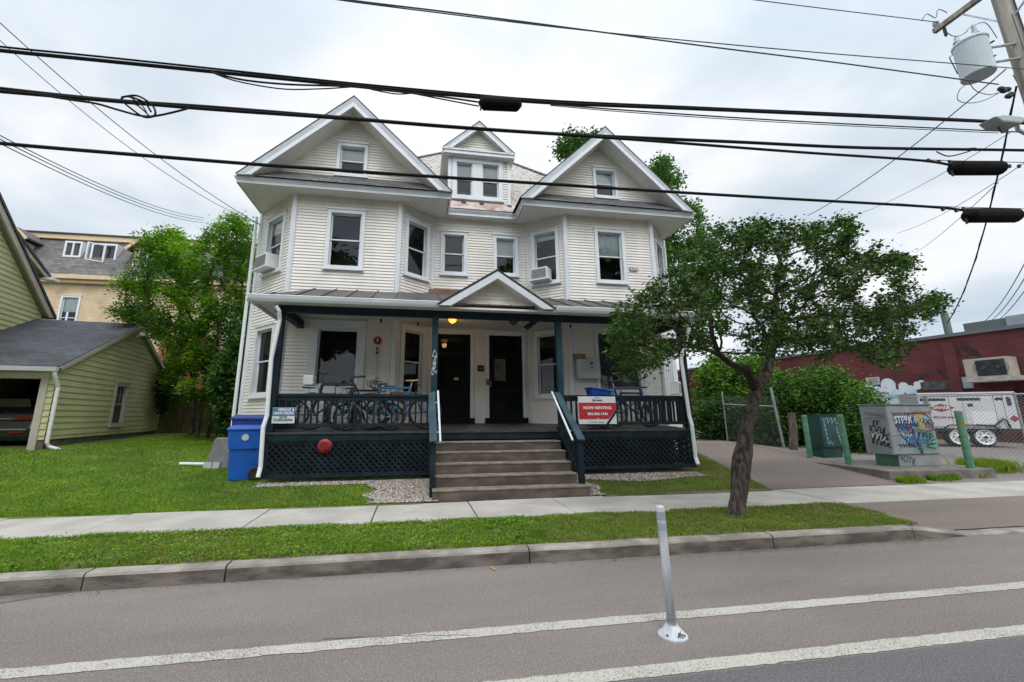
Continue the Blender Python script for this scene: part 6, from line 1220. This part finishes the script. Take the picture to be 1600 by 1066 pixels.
# its gable wall stands parallel to the garage's side wall; the garage roof dies into it
def yhouse(off, xe, ze, slope, run, zbot, back):
    T = TS @ Matrix.Translation((0, off, 0)); xa = xe-run; za = ze+slope*run; xf = xa-run
    m = MB(T); siding(m, [(xf+.3, zbot), (xe-.3, zbot), (xe-.3, ze), (xa, za-.28), (xf+.3, ze)], e=.16, out=.022); m.box(xe-.3, 0, zbot, xe-.28, back, ze+.1); m.build('wall', M_YEL, yh)
    for s in (1, -1):
        x1 = xe if s > 0 else xf; m = MB(T); m.prism([(x1, ze), (xa, za), (xa, za-.24), (x1-s*.26, ze-.02)], -.20, -.14); m.build('rake_board', M_YTR, yh)
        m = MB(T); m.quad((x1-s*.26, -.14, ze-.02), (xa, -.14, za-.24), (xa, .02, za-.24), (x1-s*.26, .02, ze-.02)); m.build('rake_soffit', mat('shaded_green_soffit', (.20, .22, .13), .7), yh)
        m = MB(T); m.add([(x1+s*.06, -.24, ze-.03), (xa, -.24, za+.01), (xa, -.24, za+.10), (x1+s*.06, -.24, ze+.06), (x1+s*.06, back, ze-.03), (xa, back, za+.01), (xa, back, za+.10), (x1+s*.06, back, ze+.06)], [(0, 1, 2, 3), (0, 4, 5, 1), (3, 2, 6, 7), (0, 3, 7, 4), (4, 7, 6, 5)]); m.build('roof', M_SHGAR, yh)
yhouse(2.83, 4.44, 4.94, .81, 5.4, .5, 7)
yhouse(3.9, 5.72, 6.74, .44, 3.9, 4.0, 6)
# board fence rails and downspout nub at the far rake end
m = MB(TS @ Matrix.Translation((0, 3.9, 0))); m.box(5.55, -.42, 6.60, 5.95, -.1, 6.70); m.build('gutter_end', M_TRIM, yh)
# ------------------------------------------------------------------ beige apartment building
M_BEI = brickmat('beige_shingle_siding', (.58, .44, .29), (.63, .48, .33), (.44, .33, .21), .22, .13, .008, axis='XZ', bump=.5); M_SLA = brickmat('grey_slate', (.10, .095, .095), (.17, .155, .15), (.05, .05, .05), .34, .17, .012, axis='XZ', bump=.5)
M_BTR = mat('peach_trim', (.58, .43, .27), .6, .06)
BY = 25; bg_ = thing('apartment_building', 'large peach apartment building with a slate mansard roof far behind the garage', 'building', (-20, BY, .9)); x0b, x1b = -40, -7.2; ze = 8.72; zc = 11.75
TBg = frame((x0b, BY), (1, 0)); wl_ = x1b-x0b
m = MB(); wz = 7.85
holes = [(-18.64, -17.72, 5.5, 7.87), (-15.35, -14.4, 5.5, 7.65), (-22.3, -21.4, 5.5, 7.87), (-10.6, -9.7, 2.4, 4.2), (-10.6, -9.7, 5.5, 7.6)]
m = MB(TBg); 
def wallrect(m, x0, x1, z0, z1, hs):
    xs = sorted(set([x0, x1]+[v for h in hs for v in h[:2]])); zs = sorted(set([z0, z1]+[v for h in hs for v in h[2:4]]))
    for a, b in zip(xs, xs[1:]):
        for c, d in zip(zs, zs[1:]):
            if any(h[0] <= (a+b)/2 <= h[1] and h[2] <= (c+d)/2 <= h[3] for h in hs): continue
            m.quad((a, 0, c), (b, 0, c), (b, 0, d), (a, 0, d))
hs = [(h[0]-x0b, h[1]-x0b, h[2], h[3]) for h in holes]; wallrect(m, 0, wl_, .5, ze, hs); m.box(wl_-.02, 0.01, .5, wl_, 9, ze); m.build('wall', M_BEI, bg_)
for h in hs: window(bg_, TBg, *h, trim=.09, blind=.35, sill=True)
m = MB(); m.add([(x0b, BY-.35, ze+.22), (x1b+.3, BY-.35, ze+.22), (x1b-1.0, BY+1.15, zc-.3), (x0b, BY+1.15, zc-.3), (x1b+.3, BY+9, ze+.22), (x1b-1.0, BY+9, zc-.3)], [(0, 1, 2, 3), (1, 4, 5, 2)]); m.build('mansard_roof', M_SLA, bg_)
m = MB(); m.box(x0b, BY-.42, ze, x1b+.4, BY, ze+.22); m.box(x0b, BY-.25, ze-.18, x1b+.2, BY-.005, ze); m.build('eave_cornice', M_BTR, bg_)
m = MB(); m.box(x0b, BY+.98, zc-.32, x1b-.8, BY+8, zc-.04); m.build('roof_cornice', M_BTR, bg_); m = MB(); m.box(x0b, BY+.9, zc-.04, x1b-.7, BY+8.1, zc+.04); m.build('roof_edge', M_BLACK, bg_)
def yb(px, py, Y=BY+.6): return pY(px, py, Y)
for (p0, p1, pt, pb) in ((105, 133, 383, 401), (145, 187, 387, 413)):
    a = yb(p0, pb); b = yb(p1, pt); m = MB(); yy = BY+.35
    m.box(a[0]-.05, yy, a[2]-.1, b[0]+.05, yy+.7, a[2]); m.box(a[0]-.05, yy, b[2], b[0]+.05, yy+.7, b[2]+.1); m.box(a[0]-.05, yy, a[2], a[0]+.04, yy+.7, b[2]); m.box(b[0]-.04, yy, a[2], b[0]+.05, yy+.7, b[2]); cxm = (a[0]+b[0])/2; m.box(cxm-.04, yy, a[2], cxm+.04, yy+.3, b[2])
    rw_ = m.build('roof_window', M_TRIM, bg_); m = MB(); m.quad((a[0]+.04, yy+.06, a[2]), (b[0]-.04, yy+.06, a[2]), (b[0]-.04, yy+.06, b[2]), (a[0]+.04, yy+.06, b[2])); m.build('pane', GLASS, rw_); m = MB(); m.quad((a[0]+.04, yy+.3, a[2]), (b[0]-.04, yy+.3, a[2]), (b[0]-.04, yy+.3, b[2]), (a[0]+.04, yy+.3, b[2])); m.build('room_recess', mat('roof_room', (.12, .12, .13), .9), rw_)
    if p0 > 120:
        m = MB(); hx = a[0]+.08
        for (u0, u1) in ((0, .06), (.6, .66)): m.box(hx+u0, yy-.5+u0*.6, a[2]+.02, hx+u1, yy-.46+u1*.6, b[2]-.02)
        m.bar((hx, yy-.47, b[2]-.05), (hx+.64, yy-.05, b[2]-.05), .05, .05); m.bar((hx, yy-.47, a[2]+.05), (hx+.64, yy-.05, a[2]+.05), .05, .05); m.build('open_casement', M_TRIM, rw_)
def bdormer(px0, px1, pyt, pyb):
    a = pY(px0, pyb, BY+.1); b = pY(px1, pyt, BY+.1); cx = (a[0]+b[0])/2; hw = (b[0]-a[0])/2; z0, z1 = a[2], b[2]; T = frame((cx, BY+.1), (1, 0)); ze_ = z0+(z1-z0)*.72
    m = MB(T); m.box(-hw, 0, z0, -hw+.25, 1.2, ze_); m.box(hw-.25, 0, z0, hw, 1.2, ze_); m.box(-hw, 0, ze_-.12, hw, 1.2, ze_); m.prism([(-hw-.1, ze_), (hw+.1, ze_), (0, z1)], 0.02, .3); m.build('dormer', M_BTR, bg_)
    m = MB(T); m.prism([(-hw-.35, ze_-.05), (0, z1+.12), (0, z1), (-hw-.25, ze_-.12)], -.3, 1.6); m.prism([(hw+.35, ze_-.05), (0, z1+.12), (0, z1), (hw+.25, ze_-.12)], -.3, 1.6); m.build('dormer_roof', M_SLA, bg_)
    m = MB(T); m.prism([(-hw-.35, ze_-.06), (0, z1+.10), (0, z1-.06), (-hw-.2, ze_-.16)], -.34, -.29); m.prism([(hw+.35, ze_-.06), (0, z1+.10), (0, z1-.06), (hw+.2, ze_-.16)], -.34, -.29); m.build('dormer_rake', M_BTR, bg_)
    window(bg_, T, -hw+.25, hw-.25, z0+.1, ze_-.12, trim=.08, blind=.3)
bdormer(16, 43, 362, 402); bdormer(203, 244, 376, 430)
a = pY(256, 525, BY-.6); b = pY(312, 640, BY-.6); m = MB(); m.box(a[0], BY-.9, .5, b[0], BY-.001, a[2]); m.build('brick_bay', mat('old_pink_brick', (.30, .09, .075), .9, .2, 3, .4, 30), bg_)
# board fence behind the lawn
bf = thing('board_fence', 'tall weathered board fence at the back of the left lawn', 'fence', (-9, 19.4, .9)); M_BFN = mat('olive_fence_board', (.10, .085, .035), .9, .3, 3, .3, 30, c2=(.16, .14, .06), stretch=(4, 4, .5))
zf_ = float(atY(275, 616, 19.6)[2]); m = MB()
x = -10.3
while x < -4.6: m.box(x, 19.6+.0*x, .7, x+.12, 19.63, zf_+random.uniform(-.02, .02)); x += .135
m.build('fence_boards', M_BFN, bf); m = MB(); m.box(-10.3, 19.64, zf_-.3, -4.6, 19.7, zf_-.2); m.box(-10.3, 19.64, 1.2, -4.6, 19.7, 1.3); m.build('fence_rail', M_BFN, bf)
# ------------------------------------------------------------------ utility pole, wires
M_POLE = mat('weathered_pole_wood', (.20, .17, .145), .95, .35, 3, .8, 20, c2=(.36, .32, .28), stretch=(3, 3, .12)); M_WIRE = mat('black_cable', (.010, .011, .012), .8, spec=.2); M_WIREG = mat('aged_wire', (.06, .062, .066), .6)
pxX, pyY = 13.33, 6.0; pole = thing('utility_pole', 'tall weathered wooden utility pole with crossarm at the right edge', 'utility pole', (pxX, pyY, 0))
m = MB(); m.tube([(pxX+.25, pyY, 0), (pxX, pyY, 8.5), (pxX-.12, pyY, 12.6)], [.19, .165, .145], 14); m.build('shaft', M_POLE, pole, smooth=True)
def atXp(x, y, X): d = ray(x, y); return CAMP+d*X/d[0]
ce = [float(v) for v in atXp(1463, 47, pxX-.22)]; zca = ce[2]; m = MB(); m.bar((pxX-.22, ce[1]+.05, zca), (pxX-.22, 4.0, zca), .11, .12); ca = m.build('crossarm', M_POLE, pole)
m = MB(); m.bar((pxX-.22, ce[1]-.5, zca-.05), (pxX-.1, pyY, zca-1.0), .03, .03); m.bar((pxX-.22, pyY-1.2, zca-.05), (pxX-.1, pyY, zca-1.0), .03, .03); m.build('arm_brace', M_METAL, pole)
mins = mat('porcelain_grey', (.35, .37, .38), .3)
for yy in (ce[1]-.02, ce[1]-.85, 5.2, 4.3):
    m = MB(); m.lathe([(.02, zca+.06), (.05, zca+.10), (.07, zca+.14), (.05, zca+.17), (.065, zca+.20), (.03, zca+.26)], (pxX-.22, yy, 0), 12); m.build('insulator', mins, pole)
m = MB(); m.lathe([(.02, zca-.35), (.035, zca-.3), (.035, zca-.12), (.015, zca-.06)], (pxX-.22, ce[1]-.15, 0), 8); m.build('cutout', M_BLACK, pole)
m = MB(); m.tube([(pxX+.02, pyY-.17, 8), (pxX-.06, pyY-.17, 10), (pxX-.1, pyY-.16, 12)], .012, 5); m.tube([(pxX-.12, pyY-.14, 7.5), (pxX-.2, pyY-.13, 10.5)], .008, 5); m.build('ground_wire', M_BLACK, pole)
# transformer
def transformer(cx, cy, z0, z1, r, label):
    t = thing('pole_transformer', label, 'transformer', (cx, cy, z0)); m = MB(); m.lathe([(r*.4, z0-.015), (r*.97, z0), (r, z0+.02), (r, z1-.05), (r*1.06, z1-.04), (r*1.06, z1), (r*.9, z1+.05), (r*.2, z1+.08)], (cx, cy, 0), 28); m.build('tank', mat('transformer_grey', (.46, .52, .54), .45, .08, 2), t, smooth=False)
    for (dx, dy_, hh) in ((-.08, .14, .30), (.05, -.10, .38)): m = MB(); m.lathe([(.05, z1+.04), (.075, z1+.07), (.05, z1+.11), (.075, z1+.15), (.05, z1+.19), (.03, z1+hh)], (cx+dx, cy+dy_, 0), 12); m.build('bushing', mins, t)
    m = MB(); m.lathe([(.02, -.03), (.02, .03)], (cx+.12, cy-r-.005, z1-.22), 8, 'y'); m.lathe([(.015, -.02), (.015, .02)], (cx+.08, cy-r, z0+.28), 8, 'y'); m.build('fitting', M_BLACK, t); m = MB(); m.tube([(cx-r*.49, cy+r*.85, z1-.1), (cx-r*.6, cy+r*1.05, z1-.12), (cx-r*.5, cy+r*.88, z0+.25)], .010, 5); m.build('hanger', M_BLACK, t)
    return t
tq0, tq1 = pY(1528, 119, 6.05), pY(1516, 68, 6.05); trr = .27; zt0_, zt1_ = tq0[2], tq1[2]; tcx = (tq0[0]+tq1[0])/2
transformer(tcx, 6.05, zt0_, zt1_, trr, 'pale grey can transformer left of the utility pole')
transformer(pxX+.98, 6.3, zt0_+.1, zt1_+.1, trr, 'grey can transformer hidden on the right of the utility pole')
m = MB(); m.tube([(tcx+trr*.8, 6.05, zt1_-.12), (pxX-.1, 5.95, zt1_+.1)], .03, 6); m.tube([(tcx+trr*.9, 6.05, zt1_-.5), (pxX-.1, 5.95, zt1_-.28)], .03, 6); m.build('transformer_bracket', M_METAL, pole)
# street light head
a, b = pY(1541, 190, 5.2), pY(1588, 190, 5.2); sl_ = thing('street_light', 'grey cobra street light below the transformer', 'street light', a); T = frame((a[0], a[1], a[2]), (b[0]-a[0], 0)); wl2 = b[0]-a[0]
m = MB(T); m.prism([(0, .02), (.15, -.08), (wl2*.8, -.06), (wl2, .03), (wl2*.9, .10), (.2, .08)], -.13, .13); m.build('head', mat('light_housing', (.36, .40, .41), .45), sl_, bevel=.03); m = MB(); m.tube([(b[0], 5.2, b[2]), (b[0]+.6, 5.5, b[2]+.12), (pxX+.1, 5.95, b[2]+.2)], .035, 8); m.build('arm', M_METAL, sl_)
m = MB(T); m.tube([(.25, 0, -.08), (.30, 0, -.20), (wl2*.7, .05, -.12), (wl2, .1, -.05)], .012, 5); m.build('cable_loop', M_BLACK, sl_)
# cables strung along the street over the verge
def wire(label, pts, Yv, r, name='overhead_wire', grp=None, m_=None, n=6, Y2=None, sub=8):
    P = [Vector(pY(px, py, Yv if Y2 is None else Yv+(Y2-Yv)*i/(len(pts)-1))) for i, (px, py) in enumerate(pts)]
    # extend beyond the frame on both sides
    Q = []
    for i in range(len(P)-1):
        p0 = P[max(0, i-1)]; p1 = P[i]; p2 = P[i+1]; p3 = P[min(len(P)-1, i+2)]
        for k in range(sub):
            t = k/sub; Q.append(.5*((2*p1)+(p2-p0)*t+(2*p0-5*p1+4*p2-p3)*t*t+(3*p1-p0-3*p2+p3)*t**3))
    Q.append(P[-1]); m = MB(); m.tube(Q, r, n)
    return m.build(name, m_ or M_WIRE, None, label=label, cat='cable', group=grp) if label else m
def spl(P, sub=6):
    Q = []
    for i in range(len(P)-1):
        p0 = P[max(0, i-1)]; p1 = P[i]; p2 = P[i+1]; p3 = P[min(len(P)-1, i+2)]
        for k in range(sub): t = k/sub; Q.append(.5*((2*p1)+(p2-p0)*t+(2*p0-5*p1+4*p2-p3)*t*t+(3*p1-p0-3*p2+p3)*t**3))
    return Q+[P[-1]]
def cable_thing(label, strands, Yv, cat='cable'):
    """a lashed bundle: the main cable and the thinner strands that run with it"""
    main = strands[0]; t = thing('telecom_cable', label, cat, pY(main[0][len(main[0])//2][0], main[0][len(main[0])//2][1], Yv), 0)
    for i, (pts, r) in enumerate(strands):
        m = wire(None, pts, Yv-.01*i, r*1.15); m.build('main_cable' if i == 0 else 'strand', M_WIRE, t)
    return t
YW = 5.8
def lin(a, b, n=5, sag=0):
    return [(a[0]+(b[0]-a[0])*i/n, a[1]+(b[1]-a[1])*i/n+sag*4*(i/n)*(1-i/n)) for i in range(n+1)]
top_c = [(-150, 62), (0, 79), (150, 94), (330, 112), (520, 131), (700, 148), (860, 161), (1100, 171), (1350, 182), (1600, 193), (1700, 198)]
cable_thing('uppermost thick telephone cable with drooping strands, carrying the ribbed splice case', [(top_c, .022), ([(-150, 55), (0, 73), (150, 88), (330, 107), (520, 127), (700, 144), (860, 157), (1100, 168), (1350, 179), (1600, 191)], .012), ([(330, 113), (380, 125), (450, 132), (540, 135), (600, 141), (680, 150), (750, 160)], .012), ([(330, 113), (370, 127), (440, 139), (500, 139), (550, 136)], .008), ([(580, 140), (620, 147), (650, 145)], .008), ([(640, 145), (690, 155), (748, 166)], .009), ([(860, 163), (1000, 174), (1250, 190), (1560, 205), (1700, 212)], .010), ([(860, 165), (1000, 177), (1250, 193), (1560, 208)], .006)], YW)
mid_c = [(-150, 122), (0, 139), (110, 151), (210, 160), (330, 168), (520, 183), (700, 198), (900, 211), (1150, 222), (1350, 231), (1600, 235), (1700, 238)]
cable_thing('middle thick telephone cable with the looped slack coil near its left end', [(mid_c, .024), ([(0, 143), (140, 155), (330, 171), (560, 187), (800, 205), (1000, 219), (1250, 238), (1440, 251), (1500, 262)], .020), ([(60, 148), (110, 156), (150, 162), (185, 172), (220, 181), (245, 181), (285, 172), (300, 167)], .012), ([(190, 152), (215, 150), (238, 165), (242, 180), (225, 183), (205, 170), (190, 156), (200, 151), (225, 160), (236, 175)], .011), ([(195, 158), (215, 165), (232, 180)], .009), ([(205, 153), (222, 165), (230, 178)], .007)], YW)
cable_thing('lowest thick telephone cable crossing in front of the upstairs windows', [([(-150, 207), (0, 224), (200, 241), (400, 257), (600, 271), (800, 284), (1000, 297), (1200, 309), (1400, 320), (1475, 325), (1520, 330), (1600, 334), (1700, 338)], .021), ([(1400, 318), (1480, 323), (1600, 326), (1700, 328)], .005)], YW)
wire('thin span wire ending in the splice case nearest the pole', [(1150, 231), (1300, 242), (1450, 250), (1600, 254), (1700, 256)], YW, .007)
cable_thing('short slack loop of cable hanging between the two right splice cases', [([(1460, 234), (1500, 233), (1525, 232), (1500, 241), (1480, 244), (1463, 237)], .010)], YW)
for i, (pts, r, lb) in enumerate((([(400, -22), (530, 0), (700, 22), (900, 46), (1100, 66), (1300, 84), (1600, 108)], .010, 'upper power wire sagging across the top of the sky'), ([(400, -24), (530, -2), (700, 19), (900, 45), (1100, 72), (1300, 97), (1500, 124), (1560, 132)], .013, 'twisted power wire just below the upper power wire'), ([(1050, -18), (1180, 0), (1300, 15), (1450, 33), (1464, 36)], .009, 'short power wire running to the insulator at the crossarm end'))): wire(lb, pts, YW, r, 'power_wire', m_=M_WIREG)
def closure(label, px0, px1, py0, py1, h, ribs=True):
    a = Vector(pY(px0, py0, YW)); b = Vector(pY(px1, py1, YW)); d = (b-a); L_ = d.length; d.normalize(); t = thing('splice_case', label, 'splice case', tuple(a.lerp(b, .5)), 0, 'black cable splice cases'); n = 22; pts = []; rs = []
    for i in range(n*2+1): s = i/(n*2); pts.append(a+d*L_*s); e = min(1, math.sqrt(max(.05, min(s, 1-s)*9))); rs.append(h*e*(1.0+(.035 if ribs and i % 2 else 0)))
    m = MB(); m.tube(pts, rs, 14); m.build('case', mat('splice_plastic', (.006, .006, .007), .85, spec=.15), t)
    m = MB(); m.tube([a+Vector((0, 0, h*1.05)), b+Vector((0, 0, h*1.05))], .014, 6); m.bar(tuple(a+d*.03+Vector((0, 0, h*1.3))), tuple(a+d*.03-Vector((0, 0, h*1.25))), .02, .03); m.build('hanger_bar', M_BLACK, t)
closure('ribbed black splice case hanging in the middle of the sky above the house', 748, 815, 161, 164, .105)
closure('black splice case nearer the street light on the middle cable', 1484, 1570, 263, 263, .135); closure('black splice case on the lowest cable at the right edge', 1506, 1595, 337, 337, .135)
# clamps on the cables next to the right cases
for (px, py), lb in zip(((1450, 250), (1467, 252), (1485, 254), (1577, 259), (1592, 259), (1473, 326), (1494, 328), (1513, 329)), ('leftmost small clamp left of the upper right splice case', 'middle small clamp left of the upper right splice case', 'small clamp touching the left end of the upper right splice case', 'small clamp touching the right end of the upper right splice case', 'clamp on the upper cable at the right edge of the view', 'leftmost small clamp left of the lowest splice case', 'middle small clamp left of the lowest splice case', 'small clamp touching the left end of the lowest splice case')):
    p = pY(px, py, YW); m = MB(); m.box(p[0]-.02, p[1]-.02, p[2]-.045, p[0]+.02, p[1]+.02, p[2]+.02); m.build('cable_clamp', M_BLACK, None, label=lb, cat='clamp', group='cable clamps')
# service drops
def drop(label, a, b, r, sag=.3, m_=None, tw=False):
    a = Vector(a); b = Vector(b); P = [a.lerp(b, i/16)-Vector((0, 0, sag*4*(i/16)*(1-i/16))) for i in range(17)]; m = MB(); m.tube(P, r, 5); 
    if tw: m.tube([p+Vector((.018*math.cos(i*2.2), .018*math.sin(i*2.2), 0)) for i, p in enumerate(P)], r*.8, 5)
    m.build('service_drop', m_ or M_WIREG, None, label=label, cat='cable')
hc = pY(408, 352, 12.1)
drop('service wire sagging from the upper left down to the corner of the house', pY(-60, -20, 7), hc, .009, .3); drop('second service wire running beside the first to the house corner', pY(-60, 8, 7), hc, .007, .42)
for i, (y0, y1) in enumerate(((205, 340), (211, 344), (218, 348))): drop(('highest', 'middle', 'lowest')[i]+' of the three thin wires running to the apartment building above the tree', pY(-40, y0-14, 8), pY(318, y1, 24), .012, .35)
drop('long service wire from the pole down behind the street tree', pY(1572, 108, 6.0), pY(1262, 337, 14), .014, .25, tw=False); drop('heavy twisted cable hanging from the pole down to the right lot', pY(1588, 135, 6.1), pY(1480, 505, 14), .018, .6, M_WIRE, True)
drop('thin wire from the pole towards the street tree crown', pY(1582, 205, 6.2), pY(1330, 338, 16), .008, .2); drop('thin wire crossing just under the middle splice case', pY(1600, 255, 6.2), pY(1400, 365, 16), .008, .2); drop('thin wire reaching the right side of the tree crown', pY(1560, 285, 6.2), pY(1430, 395, 16), .008, .1)
for i in range(3): drop(('left', 'middle', 'right')[i]+' one of three wires sloping to the rooftop of the brick building', pY(1640+i*10, 330+i*12, 8), pY(1521+i*7, 512, 22), .016, .6)
# looping jumper leads by the transformer
for pts, lb in zip(([(1558, 60), (1540, 36), (1518, 42), (1508, 52)], [(1513, 130), (1500, 140), (1496, 155), (1510, 161), (1535, 158), (1560, 146)], [(1515, 130), (1525, 142), (1545, 148), (1560, 145)], [(1440, 33), (1448, 22), (1462, 28), (1466, 15), (1480, 20)], [(1478, 50), (1488, 56), (1500, 56), (1512, 48)]), ('wide thin loop arching over the transformer to the pole', 'round hanging loop below the transformer', 'short lead under the transformer towards the pole clamps', 'curly lead above the crossarm end', 'short lead below the crossarm end')):
    jm = MB(); jm.tube(spl([Vector(pY(a, b, 5.95)) for a, b in pts]), .008, 5); jm.build('jumper_lead', M_WIREG, None, label=lb, cat='wire')
m = MB(); q = pY(1568, 142, 5.9)
for (dx, dz) in ((0, 0), (.12, .05), (.2, -.06), (.1, -.12), (-.05, .04)): m.lathe([(.02, -.06), (.05, -.04), (.05, .04), (.02, .06)], (q[0]+dx, q[1], q[2]+dz), 8, 'x')
m.build('wire_clamp_cluster', M_BLACK, None, label='cluster of black wire clamps on the left side of the pole', cat='clamp')
# ------------------------------------------------------------------ across the street (behind the camera): reflected in the windows
ob = thing('opposite_house', 'plain grey house across the street behind the camera', 'house', (4, -16, 0)); m = MB(); m.box(-4, -24, 0, 12, -16, 7); m.build('wall', mat('grey_clapboard', (.20, .20, .19), .8, .1), ob); m = MB(); m.prism([(-4.5, 7), (12.5, 7), (4, 11)], -24.4, -15.6); m.build('roof', M_SHING, ob)
for (x, sd, r_, lb) in ((-12, 60, 8, 'large leafy tree across the street, left of the grey house'), (14, 61, 8, 'large leafy tree across the street, right of the grey house'), (0, 62, 6.5, 'small leafy tree across the street in front of the grey house')):
    n = 9000; v = RNG.normal(0, 1, (n, 3)); v /= np.linalg.norm(v, axis=1)[:, None]; P = v*RNG.uniform(.6, 1, (n, 1))*np.array([r_, r_*.8, r_*.8])+np.array([x, -14, 3.2+r_]); V, Fc = leaves(P, .8, .5, .6)
    t = thing('roadside_tree', lb, 'tree', (x, -14, 0), 0, 'trees across the street'); npmesh('crown', V, Fc, LM_B[0], t); m = MB(); m.tube([(x, -14, 0), (x, -14, 5.5)], [.25, .15], 8); m.build('trunk', M_BARK, t)
m = MB(); m.add([(-120, -30, .12), (120, -30, .12), (120, -9.2, .12), (-120, -9.2, .12)], [(0, 1, 2, 3)]); m.build('opposite_lawn', M_TURF, kind='structure')
